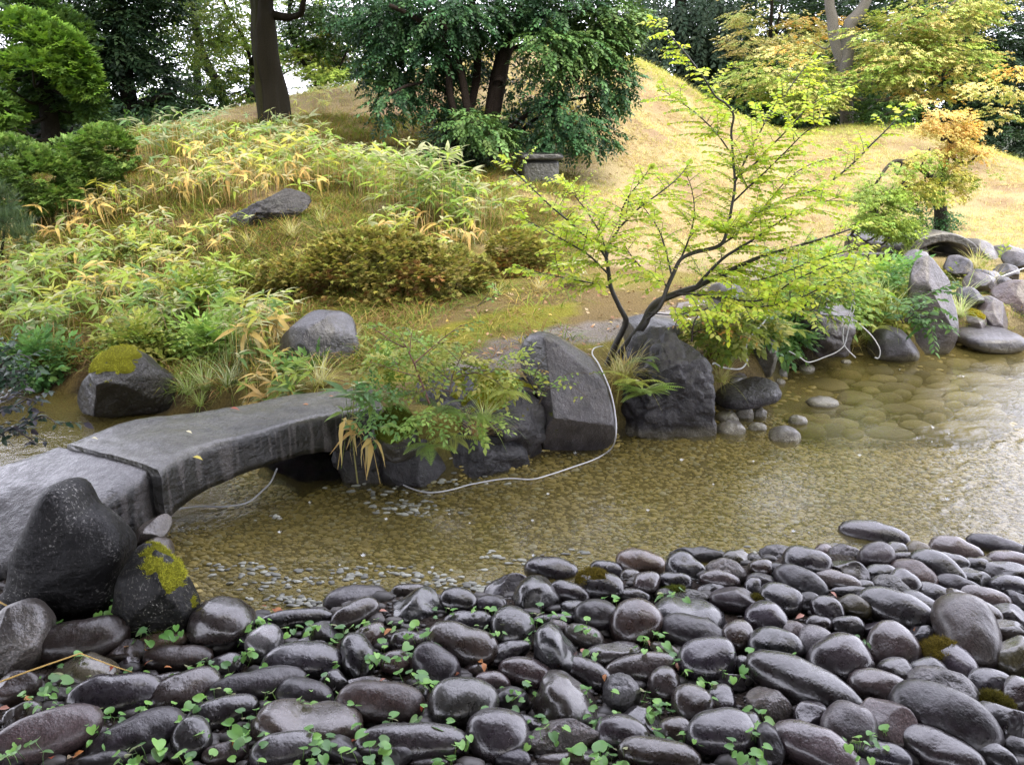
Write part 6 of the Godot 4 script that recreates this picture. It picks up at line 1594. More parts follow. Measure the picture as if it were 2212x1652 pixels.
	sapling("leafy_shrub", "deep green shrub with oval leaves under the lime branches on the right bank", "shrub", [["6", [[420, 560], [380, 430], [350, 340], [380, 290]], 5.5, 5.5, 0.006, 0.0], ["6", [[420, 540], [470, 430], [530, 400]], 5.5, 5.4, 0.005, 0.0], ["6", [[420, 560], [330, 480], [290, 440]], 5.5, 5.4, 0.005, 0.0], ["6", [[430, 560], [520, 540], [570, 560]], 5.4, 5.4, 0.004, 0.0]], [Color(0.05, 0.12, 0.035), Color(0.07, 0.16, 0.045), Color(0.2, 0.28, 0.04)], 0.06, 0.028, 0.16, M.glossy, Color(0.04, 0.03, 0.02), 0, 0.45)
	sapling("rock_shrub", "dark green shrub clinging to the tall standing stone", "shrub", [["6", [[1440, 420], [1500, 330], [1580, 260], [1680, 220]], 6.2, 6.2, 0.008, 0.0], ["6", [[1440, 430], [1540, 400], [1640, 410], [1690, 440]], 6.2, 6.1, 0.006, 0.0], ["6", [[1430, 440], [1400, 360], [1420, 300]], 6.3, 6.3, 0.005, 0.0], ["6", [[1450, 420], [1560, 330], [1640, 330]], 6.1, 6.0, 0.005, 0.0], ["6", [[1480, 430], [1560, 450], [1640, 450]], 6.1, 6.0, 0.005, 0.0]], [Color(0.07, 0.15, 0.04), Color(0.1, 0.19, 0.05), Color(0.05, 0.11, 0.035)], 0.06, 0.026, 0.17, M.leaf, Color(0.05, 0.035, 0.025), 0, 0.42)
	sapling("leafy_shrub", "loose blue-green weeds behind the hollow rock", "shrub", [["6", [[620, 120], [640, 40], [680, -20]], 6.9, 6.9, 0.006, 0.0], ["6", [[640, 130], [760, 60], [860, 20]], 6.9, 6.9, 0.006, 0.0], ["6", [[700, 130], [860, 90], [960, -10]], 6.9, 6.9, 0.005, 0.0]], [Color(0.09, 0.2, 0.08), Color(0.13, 0.24, 0.09)], 0.07, 0.035, 0.22, M.leaf, Color(0.05, 0.05, 0.03), 0, 0.4)

func make_weeds() -> void:
	var lf := sprig(9, 0.13, 0.05, 0.024, 0, 0.3, 2, 0.2)
	var fine := sprig(9, 0.1, 0.034, 0.017, 0, 0.3, 2, 0.2)
	var lg := [Color(0.26, 0.4, 0.09), Color(0.34, 0.46, 0.12), Color(0.2, 0.33, 0.08)]
	var dg := [Color(0.1, 0.22, 0.07), Color(0.15, 0.28, 0.08)]
	var yg := [Color(0.27, 0.32, 0.06), Color(0.34, 0.34, 0.09), Color(0.17, 0.25, 0.05)]
	for k in [[1765, 588, 70, 26, 6.8, 260, lg, "light green weeds under the tip of the lime branches"], [1700, 640, 60, 24, 6.3, 200, lg, "pale weeds hanging above the hollow rock's left side"], [1880, 610, 60, 36, 7.2, 320, lg, "tall pale weeds between the hollow rock and the standing stone"], [1810, 655, 60, 28, 6.5, 220, lg, "light weeds on top of the hollow rock"], [1900, 670, 46, 30, 6.7, 200, yg, "yellowish weeds above the domed rock"], [1950, 610, 24, 50, 6.9, 150, dg, "darker weeds at the left side of the standing stone"], [1620, 690, 50, 24, 5.5, 170, yg, "yellow-green weeds above the flat dark shelf rock"], [1560, 700, 40, 26, 5.2, 150, yg, "yellow-green weeds beside the top of the craggy rock"], [1690, 720, 30, 22, 5.9, 110, dg, "dark green weeds beside the short upright grey rock"], [2090, 600, 40, 16, 7.9, 120, yg, "yellow weeds behind the pale lilac rock"], [2160, 575, 40, 14, 8.6, 90, yg, "weeds among the broken rocks under the far bridge"]]:
		bush("bank_weeds", k[7], "V", [[k[0], k[1], k[2], k[3], k[4], k[5]]], [], [k[6]], lf, {"flat": 0.6, "gap": -0.35, "gapf": 160.0, "hang": 0.1, "edge": 0.6, "mat": M.lime})
	for k in [[860, 800, 70, 34, 4.1, 90, yg, "yellow-green weeds covering the layered rock's left shoulder"], [960, 790, 60, 26, 4.15, 70, yg, "fine yellow weeds on the layered rock's mossy top"], [1080, 800, 60, 24, 4.2, 60, yg, "sparse weeds at the right end of the layered rock's top"], [850, 740, 60, 30, 4.6, 80, lg, "light weeds behind the layered rock near the path"], [930, 890, 60, 34, 3.98, 50, lg, "green weeds hanging down the layered rock's front"], [830, 880, 36, 40, 3.95, 46, dg, "dark weeds between bamboo sprig and layered rock"], [1040, 900, 40, 26, 4.02, 24, lg, "light weeds hanging over the layered rock's right front"]]:
		bush("rock_weeds", k[7], "V", [[k[0], k[1], k[2], k[3], k[4], k[5]]], [], [k[6]], fine, {"flat": 0.6, "gap": -0.2, "gapf": 220.0, "hang": 0.15, "edge": 0.8})
	for k in [[290, 740, 40, 22, 5.6, 260, yg, "yellow weeds just above the moss cap by the left water"], [420, 640, 60, 24, 6.4, 360, yg, "yellow-green weeds in the middle of the left slope"], [450, 740, 50, 26, 5.7, 360, lg, "light green weeds left of the pale fern"], [80, 780, 60, 24, 5.7, 360, dg, "dark weeds overhanging the black bank ledge"], [660, 820, 50, 20, 5.1, 260, dg, "green weeds in front of the blue-grey sloping rock"], [500, 610, 50, 20, 6.9, 300, yg, "yellowish weeds left of the wide olive azalea"], [300, 540, 60, 18, 7.6, 300, yg, "weeds below the straw bamboo grass on the left slope"]]:
		bush("slope_weeds", k[7], "V", [[k[0], k[1], k[2], k[3], k[4], k[5]]], [], [k[6]], lf, {"flat": 0.6, "gap": -0.3, "gapf": 160.0, "edge": 0.7})
	# rain water standing on the path
	for k in [[1915, 547, 62, 5, "long shining puddle on the path beneath the maple"], [1440, 676, 66, 9, "pale puddle on the path behind the leaning tree"], [2215, 543, 50, 4, "shining wet strip of path past the small far bridge"], [1520, 652, 50, 6, "small puddle on the path behind the lime branches"]]:
		var st := begin()
		var h := hit(k[0], k[1])
		var pts: Array = []
		for i in 28:
			var a := TAU * i / 28.0
			var r := 1.0 + 0.18 * sin(3.0 * a + k[0])
			var q := G(k[0] + cos(a) * k[2] * r, k[1] + sin(a) * k[3] * r, h.y + 0.02)
			pts.append(q - h)
		var mid := Vector3(0, 0.02, 0)
		for i in 28:
			st.add_vertex(mid)
			st.add_vertex(pts[(i + 1) % 28])
			st.add_vertex(pts[i])
			var lo: Vector3 = pts[i] * Vector3(1.1, 0, 1.1) - Vector3(0, 0.03, 0)
			var lo2: Vector3 = pts[(i + 1) % 28] * Vector3(1.1, 0, 1.1) - Vector3(0, 0.03, 0)
			for v in [pts[i], pts[(i + 1) % 28], lo, pts[(i + 1) % 28], lo2, lo]: st.add_vertex(v)
		var o := mi("puddle", done(st), M.puddle, self)
		o.position = h
		tag(o, k[4], "puddle")

# ---------------------------------------------------------------- bamboo grass, tufts and ferns
func fan_mesh(n: int, L: float, w: float, droop: float, sd: int) -> ArrayMesh:
	var st := begin()
	var lr := RandomNumberGenerator.new()
	lr.seed = sd
	var top := 0.09
	tube(st, PackedVector3Array([Vector3(-0.05, -0.26, 0), Vector3(-0.02, -0.1, 0), Vector3(0.0, 0.0, 0)]), 0.0022, 0.0015, 3)
	for i in n:
		var a := (float(i) / maxf(1, n - 1) - 0.5) * 3.6 + lr.randf_range(-0.3, 0.3)
		var b := Basis(Vector3.UP, a) * Basis(Vector3.BACK, lr.randf_range(-0.35, 0.75)) * Basis(Vector3.RIGHT, lr.randf_range(-0.6, 0.6))
		blade(st, Transform3D(b, Vector3(0, lr.randf_range(-0.03, 0.0), 0)), L * lr.randf_range(0.65, 1.1), w * lr.randf_range(0.8, 1.15), droop * lr.randf_range(0.4, 1.4), 0.18, 4, 1)
	return done(st)

func make_sasa() -> void:
	var kinds := {"g": Color(0.13, 0.23, 0.035), "b": Color(0.1, 0.2, 0.09), "y": Color(0.33, 0.34, 0.045), "l": Color(0.22, 0.31, 0.04), "s": Color(0.52, 0.37, 0.12), "t": Color(0.42, 0.26, 0.09), "d": Color(0.05, 0.13, 0.035)}
	var mats := {}
	for k in kinds:
		var m := leafmat(0.5, 0.55, 0.25)
		m.vertex_color_use_as_albedo = false
		m.albedo_color = lin(kinds[k].r, kinds[k].g, kinds[k].b)
		mats[k] = m
	var fans: Array = []
	for i in 3: fans.append(fan_mesh(6 + i % 2, 0.16, 0.031, 0.28, 40 + i))
	var hung: Array = []
	for i in 2: hung.append(fan_mesh(6, 0.16, 0.034, 1.0, 60 + i))
	var grp := "clumps of bamboo grass on the bank"
	# [vx, vy of the foot, spread, height, fans, mix, scale, label]
	for k in [
		[170, 480, 95, 0.3, 46, "sssttyg", 1.0, "straw-coloured bamboo grass drooping below the clipped azalea mound"],
		[110, 470, 50, 0.3, 22, "sstygg", 1.0, "bleached bamboo grass between the large azalea and the pine tuft"],
		[270, 470, 60, 0.28, 22, "gylgs", 0.9, "green and straw bamboo grass right of the clipped azalea mound"],
		[430, 425, 70, 0.4, 46, "stsylg", 1.0, "tall straw stems of bamboo grass above the black slope rock's left end"],
		[530, 430, 70, 0.42, 50, "stsylgy", 1.0, "dense yellowing bamboo grass straight above the long black slope rock"],
		[630, 405, 70, 0.42, 48, "stylgy", 1.0, "bamboo grass with straw undersides at the right end of the slope rock"],
		[720, 400, 70, 0.42, 44, "sylggt", 1.0, "mixed green and straw bamboo grass between slope rock and tall green clump"],
		[450, 350, 80, 0.35, 36, "ygslb", 1.0, "yellow-green bamboo grass along the crest left of the thick trunk"],
		[560, 345, 80, 0.35, 38, "lygbs", 1.0, "light green bamboo grass on the crest below the thick trunk"],
		[660, 340, 70, 0.33, 32, "lgybs", 1.0, "light bamboo grass on the crest right of the thick trunk's foot"],
		[600, 300, 60, 0.28, 24, "gblg", 0.95, "fresh green bamboo grass hugging the foot of the thick trunk"],
		[690, 232, 60, 0.25, 20, "lyyl", 0.9, "yellow-green bamboo grass on the ridge right of the thick trunk"],
		[790, 195, 50, 0.22, 14, "lyyl", 0.9, "sparse bright bamboo grass where the ridge meets the evergreen"],
		[340, 345, 60, 0.4, 32, "bbbg", 1.0, "blue-green bamboo grass in the shade right of the clipped azalea mound"],
		[420, 320, 60, 0.4, 30, "bbgb", 1.0, "blue-green bamboo grass behind the crest under the airy tree"],
		[790, 420, 60, 0.42, 40, "gllyg", 1.05, "bright bamboo grass at the left of the tall green clump"],
		[860, 460, 65, 0.5, 52, "glgyly", 1.1, "tall green bamboo grass with long leaves, left half of the big clump"],
		[940, 480, 70, 0.55, 60, "ggldlg", 1.15, "tallest deep green bamboo grass in the middle of the big clump"],
		[1010, 490, 60, 0.45, 46, "ggldby", 1.15, "long-leaved bamboo grass at the right end of the big clump"],
		[860, 525, 70, 0.25, 24, "stgly", 1.0, "low straw-tipped bamboo grass in front of the big green clump"],
		[980, 530, 70, 0.25, 22, "tglys", 1.0, "low mixed bamboo grass between the big clump and the small dark azalea"],
		[60, 640, 70, 0.3, 36, "lgygl", 1.0, "fresh green bamboo grass on the left slope above the water"],
		[20, 590, 50, 0.25, 18, "ygls", 1.0, "yellow-green bamboo grass at the very left below the pine tuft"],
		[140, 690, 60, 0.25, 24, "glyb", 1.0, "green bamboo grass above the moss-capped rock"],
		[40, 720, 60, 0.25, 22, "gdly", 0.95, "darker bamboo grass over the black bank ledge"],
		[240, 640, 60, 0.25, 20, "ylgs", 0.95, "thin yellowish bamboo grass in the middle of the left slope"],
		[330, 600, 60, 0.25, 18, "sylg", 0.95, "sparse pale bamboo grass below the slope rock's left end"],
		[130, 580, 50, 0.22, 16, "sylt", 0.95, "wilted bamboo grass above the left slope's bare patch"],
		[420, 560, 50, 0.22, 12, "lysg", 0.9, "few-leaved bamboo grass left of the olive azalea"],
		[260, 720, 50, 0.22, 16, "glgy", 0.9, "bamboo grass right behind the moss-capped dark rock"],
		[390, 680, 50, 0.25, 16, "ylgb", 0.9, "bamboo grass between the moss-capped rock and the pale fern"],
		[540, 790, 60, 0.35, 34, "gdsyg", 1.0, "green and straw bamboo grass left of the blue-grey sloping rock"],
		[590, 770, 35, 0.35, 24, "sytgs", 1.0, "wilting yellow bamboo grass touching the blue-grey sloping rock"],
		[490, 735, 40, 0.3, 18, "gdlg", 0.95, "deep green bamboo grass above the bridge's far end"],
		[560, 860, 45, 0.16, 14, "dgts", 0.8, "low dark bamboo grass bordering the bridge slab"],
		[620, 870, 30, 0.14, 10, "tgds", 0.8, "small bamboo grass with one brown fan at the bridge's edge"],
		[200, 560, 60, 0.22, 22, "glyg", 0.95, "green bamboo grass high on the left slope under the straw clump"],
		[90, 600, 60, 0.22, 24, "lgyd", 0.95, "leafy bamboo grass right of the yellow-green one below the pine tuft"],
		[190, 620, 60, 0.22, 24, "glgd", 0.95, "thick green bamboo grass in the left third of the slope"],
		[290, 660, 60, 0.22, 24, "lgdy", 0.95, "leafy bamboo grass uphill of the moss-capped dark rock"],
		[350, 720, 50, 0.22, 20, "gdlg", 0.9, "dark-leaved bamboo grass at the right shoulder of the moss-capped rock"],
		[430, 690, 55, 0.24, 24, "lgdg", 0.95, "green bamboo grass between the moss-capped rock and the pale yellow fern"],
		[470, 640, 55, 0.22, 22, "gylg", 0.95, "green bamboo grass left of the olive azalea's foot"],
		[380, 610, 55, 0.2, 20, "lygs", 0.9, "yellow-green bamboo grass in the middle of the slope below the rock"],
		[470, 530, 50, 0.18, 14, "yslg", 0.85, "short bamboo grass right in front of the long black slope rock"],
		[330, 520, 55, 0.2, 16, "gsyl", 0.9, "short bamboo grass left of the slope rock's low tip"],
		[10, 670, 60, 0.24, 26, "gldg", 0.95, "green bamboo grass at the very left above the holly"],
		[110, 740, 50, 0.22, 22, "dgbl", 0.9, "deep green bamboo grass over the left water's back edge"],
		[600, 720, 40, 0.22, 16, "gdly", 0.9, "green bamboo grass behind the blue-grey sloping rock's left side"],
		[640, 850, 40, 0.14, 14, "dgdl", 0.8, "low dark bamboo grass where the bridge meets the left bank"],
		[1240, 620, 40, 0.2, 10, "lygl", 0.9, "little bamboo grass clump right of the small dark azalea"]]:
		var base := hit(k[0], k[1])
		var t := thing("bamboo_grass", k[7], "bamboo grass", base, grp)
		var sl := (base - EYE).length() / F
		var lab: String = k[5]
		for i in int(k[4]):
			var x: float = rng.randfn(0.0, 0.5) * k[2] * sl
			var z: float = rng.randfn(0.0, 0.45) * k[2] * sl * 1.3
			var kind := lab[rng.randi() % lab.length()]
			var h: float = k[3] * rng.randf_range(0.35, 1.15)
			var limp := kind in "st" and rng.randf() < 0.7
			if limp: h *= 0.7
			var gy := ground(base.x + x, base.z + z)
			var s: float = k[6] * rng.randf_range(0.6, 1.2)
			var mesh: Mesh = hung[rng.randi() % 2] if limp else fans[rng.randi() % 3]
			mi("leaf_spray", mesh, mats[kind], t, Transform3D((Basis(Vector3.UP, rng.randf_range(0, TAU)) * Basis(Vector3.BACK, rng.randf_range(-0.3, 0.5))).scaled(Vector3(s, s, s)), Vector3(x, gy - base.y + h, z)))
		var st := begin()
		for i in int(k[4]) * 1:
			var x: float = rng.randfn(0.0, 0.5) * k[2] * sl
			var z: float = rng.randfn(0.0, 0.45) * k[2] * sl * 1.3
			var gy := ground(base.x + x, base.z + z) - base.y
			var h: float = k[3] * rng.randf_range(0.5, 1.0)
			tube(st, PackedVector3Array([Vector3(x, gy - 0.02, z), Vector3(x + rng.randf_range(-0.05, 0.05), gy + h, z + rng.randf_range(-0.05, 0.05))]), 0.0024, 0.0014, 3, 0.0, pick([Color(0.35, 0.22, 0.08), Color(0.25, 0.17, 0.06), Color(0.2, 0.2, 0.05)]))
		mi("canes", done(st), M.twig, t).set_meta("kind", "stuff")
	# one dark glossy bamboo at the corner of the bridge
	var base2 := P(770, 1000, 3.95)
	var t2 := thing("bamboo_grass", "glossy dark bamboo sprig with two limp straw leaves at the bridge corner", "bamboo grass", base2, grp)
	marks.append([Vector2(770, 860), "the dark bamboo sprig at the bridge corner"])
	var pg := P(765, 835, 3.95)
	var cst := begin()
	tube(cst, smooth_path([Vector3(0, -0.1, 0), Vector3(-0.01, 0.15, 0.01), pg - base2], 4), 0.004, 0.0025, 5, 0.1, Color(0.2, 0.19, 0.06))
	mi("cane", done(cst), M.twig, t2)
	for k in [[765, 830, "d", 0.0, 1.0], [745, 840, "d", 2.0, 1.0], [790, 838, "b", 4.0, 1.0], [770, 850, "d", 5.2, 0.9], [740, 880, "g", 1.2, 0.8], [800, 870, "g", 3.0, 0.8], [750, 915, "l", 0.5, 0.8]]:
		mi("leaf_spray", fans[int(k[3]) % 3], mats[k[2]], t2, Transform3D(Basis(Vector3.UP, k[3]).scaled(Vector3(k[4], k[4], k[4])), P(k[0], k[1], 3.95) - base2))
	for k in [[745, 905, "s", 0.3], [775, 925, "t", 2.3], [800, 945, "s", 4.0]]:
		mi("leaf_spray", hung[0], mats[k[2]], t2, Transform3D(Basis(Vector3.UP, k[3]).scaled(Vector3(0.9, 0.9, 0.9)), P(k[0], k[1], 3.9) - base2))

func make_tufts() -> void:
	var big := tuft(60, 0.26, 0.006, 0.03, 0.75, 5)
	var big2 := tuft(44, 0.3, 0.0065, 0.025, 0.6, 5)
	var cols := {"g": Color(0.14, 0.24, 0.03), "y": Color(0.34, 0.34, 0.05), "d": Color(0.06, 0.13, 0.025), "r": Color(0.28, 0.13, 0.05), "l": Color(0.24, 0.36, 0.07), "o": Color(0.36, 0.25, 0.06)}
	for k in [["4", 1330, 870, 1.0, "g", "arching sedge tuft behind the middle of the bridge slab"], ["4", 1480, 850, 1.0, "d", "dark strap-leaved sedge beside the bridge slab"], ["4", 1220, 900, 0.8, "g", "fine green sedge at the water behind the bridge"], ["4", 1300, 975, 0.6, "l", "low bright grass tuft against the bridge slab's far edge"], ["4", 2080, 840, 1.0, "y", "fountain of yellow-green sedge below the blue-grey sloping rock"], ["4", 930, 500, 0.9, "y", "yellow sedge tuft halfway up the left slope"], ["4", 820, 240, 0.9, "y", "yellow grass tuft high on the left slope"], ["4", 1050, 330, 0.9, "o", "tawny grass tuft left of the pale fern"], ["4", 580, 330, 0.8, "y", "yellowish grass tuft over the left water"], ["1", 1890, 1540, 0.9, "y", "yellow sedge spilling under the right end of the slope rock"], ["1", 1610, 1600, 0.8, "y", "grass tuft just below the slope rock"], ["1", 2080, 1440, 0.8, "y", "grass tuft right of the slope rock"], ["1", 1330, 1540, 0.7, "g", "grass tuft left below the slope rock's tip"],
			["5", 1850, 790, 1.0, "y", "yellow-green sedge pouring down between leaning tree and craggy rock"], ["5", 1790, 820, 0.9, "o", "tawny sedge at the foot of the leaning tree"], ["5", 880, 1180, 0.8, "r", "rusty brown hanging grass on the layered rock"], ["5", 930, 1080, 0.8, "l", "bright fine grass on the face of the layered rock"], ["5", 80, 560, 0.8, "y", "thin grass beside the blue-grey sloping rock's right foot"], ["6", 1120, 590, 0.9, "o", "yellowing sedge hanging between hollow rock and domed rock"], ["6", 1180, 540, 0.8, "g", "green sedge above the domed rock"], ["6", 1330, 420, 1.3, "l", "lush light green grass left of the tall standing stone"], ["6", 1250, 330, 1.2, "l", "tall light grass behind the domed rock"], ["6", 1400, 250, 1.2, "l", "pale tall grass at the standing stone's left shoulder"], ["6", 1820, 300, 1.3, "l", "pale green grass fountain right of the standing stone"], ["6", 1800, 400, 1.1, "l", "bright grass between standing stone and small mossy rock"], ["6", 1480, 60, 1.1, "l", "grass blades in front of the small far bridge"], ["6", 1980, 230, 1.0, "o", "tawny grass among the broken grey rocks"], ["6", 1900, 90, 1.0, "y", "yellow grass right under the small far bridge"], ["6", 250, 820, 0.8, "y", "yellow grass tuft sprouting on the dark shelf rock"], ["6", 300, 690, 0.9, "g", "green grass behind the shelf rock"], ["6", 650, 680, 0.7, "l", "small bright sedge right of the upright grey rock"], ["6", 640, 400, 0.9, "o", "dry brown grass left of the hollow rock"], ["6", 780, 560, 0.7, "o", "dry sedge in front of the hollow rock"], ["5", 1280, 240, 0.9, "o", "dry grass under the small dark azalea"], ["5", 1010, 260, 0.8, "y", "grass at the right foot of the olive azalea"]]:
		var v := cv(k[0], k[1], k[2])
		var p := hit(v.x, v.y)
		if k[0] == "5" and k[1] in [1850, 1790]: p = P(v.x, v.y, 4.7)
		if k[0] == "5" and k[1] in [880, 930]: p = P(v.x, v.y, 4.05)
		if k[0] == "6" and k[1] == 250: p = P(v.x, v.y, 5.1)
		var m := leafmat(0.5, 0.6, 0.35)
		m.vertex_color_use_as_albedo = false
		var c: Color = cols[k[4]] * rng.randf_range(0.85, 1.15)
		m.albedo_color = lin(c.r, c.g, c.b)
		var s: float = k[3]
		var t := thing("grass_tuft", k[5], "grass", p, "grass tufts on the banks")
		mi("blades", big if rng.randf() < 0.5 else big2, m, t, Transform3D(Basis(Vector3.UP, rng.randf_range(0, TAU)).scaled(Vector3(s, s, s))))
		if rng.randf() < 0.8:
			var m2 := m.duplicate()
			m2.albedo_color = lin(0.35, 0.27, 0.09) if k[4] in "yo" else lin(c.r * 1.5, c.g * 1.3, c.b)
			mi("blades", big2, m2, t, Transform3D(Basis(Vector3.UP, rng.randf_range(0, TAU)).scaled(Vector3(s * 0.8, s * 0.9, s * 0.8))))

func frond(L: float, n: int, w: float, droop: float) -> ArrayMesh:
	var st := begin()
	var pts := PackedVector3Array()
	for i in 7:
		var u := i / 6.0
		pts.append(Vector3(L * u * (1.0 - 0.2 * droop * u), L * (0.35 * u - droop * u * u), 0))
	tube(st, pts, 0.002, 0.001, 3)
	for i in n:
		var u := (i + 1.0) / (n + 1)
		var f := u * 6.0
		var p := pts[int(f)].lerp(pts[mini(6, int(f) + 1)], fposmod(f, 1.0))
		var dirv := (pts[mini(6, int(f) + 1)] - pts[maxi(0, int(f) - 1)]).normalized()
		var ll := w * sin(PI * pow(u, 0.7) * 0.93 + 0.15)
		for s in [-1.0, 1.0]:
			blade(st, Transform3D(frame(Vector3(0, 0, s) + dirv * 0.35, dirv.cross(Vector3(0, 0, 1)) * -1.0), p), ll, L / n * 0.75, 0.2, 0.0, 3, 1)
	return done(st)

func make_ferns() -> void:
	var fr: Array = [frond(0.2, 18, 0.042, 0.45), frond(0.16, 16, 0.034, 0.6), frond(0.25, 20, 0.046, 0.4)]
	var cols := {"g": Color(0.12, 0.24, 0.03), "y": Color(0.3, 0.36, 0.05), "p": Color(0.48, 0.5, 0.16), "d": Color(0.07, 0.15, 0.03)}
	for k in [["4", 1350, 560, 0, 4, 1.0, "p", "pale yellow fern fronds left of the blue-grey sloping rock", 0.0], ["4", 1040, 720, 0, 7, 1.0, "y", "yellow-green fern hanging over the moss-capped rock", 0.0], ["4", 920, 640, 1, 4, 0.8, "p", "bleached fern fronds on the moss cap of the dark rock", 0.0], ["4", 640, 480, 1, 4, 0.9, "y", "fern on the left slope above the moss-capped rock", 0.0], ["5", 1960, 900, 2, 16, 0.85, "g", "lush green fern growing on the craggy rock over the water", 4.55], ["5", 1900, 840, 1, 8, 0.85, "y", "yellowing fern at the foot of the leaning tree", 4.6], ["5", 560, 1240, 0, 6, 0.9, "g", "fern drooping from the layered rock above the bank stone", 3.95], ["5", 720, 1180, 2, 4, 0.8, "y", "long bright fern frond reaching toward the water from the layered rock", 4.0], ["5", 650, 1010, 0, 7, 0.9, "d", "shaded fern on the layered rock's face", 4.05], ["5", 800, 1060, 1, 6, 0.9, "g", "green fern in the middle of the layered rock", 4.05], ["5", 1080, 900, 0, 5, 0.8, "y", "flat fern frond along the layered rock's top edge", 4.1], ["5", 300, 940, 1, 6, 0.9, "g", "fern behind the round moss-wrapped stone", 4.1], ["5", 280, 1120, 1, 4, 0.6, "g", "small light fern hanging before the moss-wrapped stone", 3.8], ["6", 730, 500, 1, 7, 0.9, "y", "yellow-green fern between the upright grey rock and the hollow rock", 5.7], ["6", 610, 470, 1, 5, 0.9, "y", "fern above the upright grey rock", 5.6], ["6", 1260, 480, 1, 4, 0.7, "y", "little fern on the domed rock's left shoulder", 6.3], ["5", 1960, 690, 1, 4, 0.8, "d", "dark fern on top of the craggy rock", 4.7], ["4", 1640, 560, 2, 4, 1.0, "y", "tall fern fronds above the wilting bamboo grass", 0.0]]:
		var v := cv(k[0], k[1], k[2])
		var p: Vector3 = hit(v.x, v.y) if k[8] == 0.0 else P(v.x, v.y, k[8])
		var t := thing("fern", k[7], "fern", p, "ferns on the banks")
		for i in int(k[4] * 1.5):
			var m: StandardMaterial3D = M["fern_" + k[6]] if M.has("fern_" + k[6]) else null
			if m == null:
				m = leafmat(0.5, 0.7, 0.35)
				m.vertex_color_use_as_albedo = false
				var c: Color = cols[k[6]]
				m.albedo_color = lin(c.r, c.g, c.b)
				M["fern_" + k[6]] = m
			var s: float = k[5] * rng.randf_range(0.7, 1.1)
			var yaw := TAU * i / float(k[4] * 1.5) + rng.randf_range(-0.4, 0.4)
			if k[8] > 0.0: yaw = rng.randf_range(-PI - 0.3, 0.3) + 0.0   # growing on a rock face, fronds point out
			mi("frond", fr[(k[3] + i) % 3] if k[4] > 5 else fr[k[3]], m, t, Transform3D((Basis(Vector3.UP, yaw) * Basis(Vector3.BACK, rng.randf_range(-0.15, 0.5))).scaled(Vector3(s, s, s)), Vector3(0, rng.randf_range(0, 0.02), 0)))

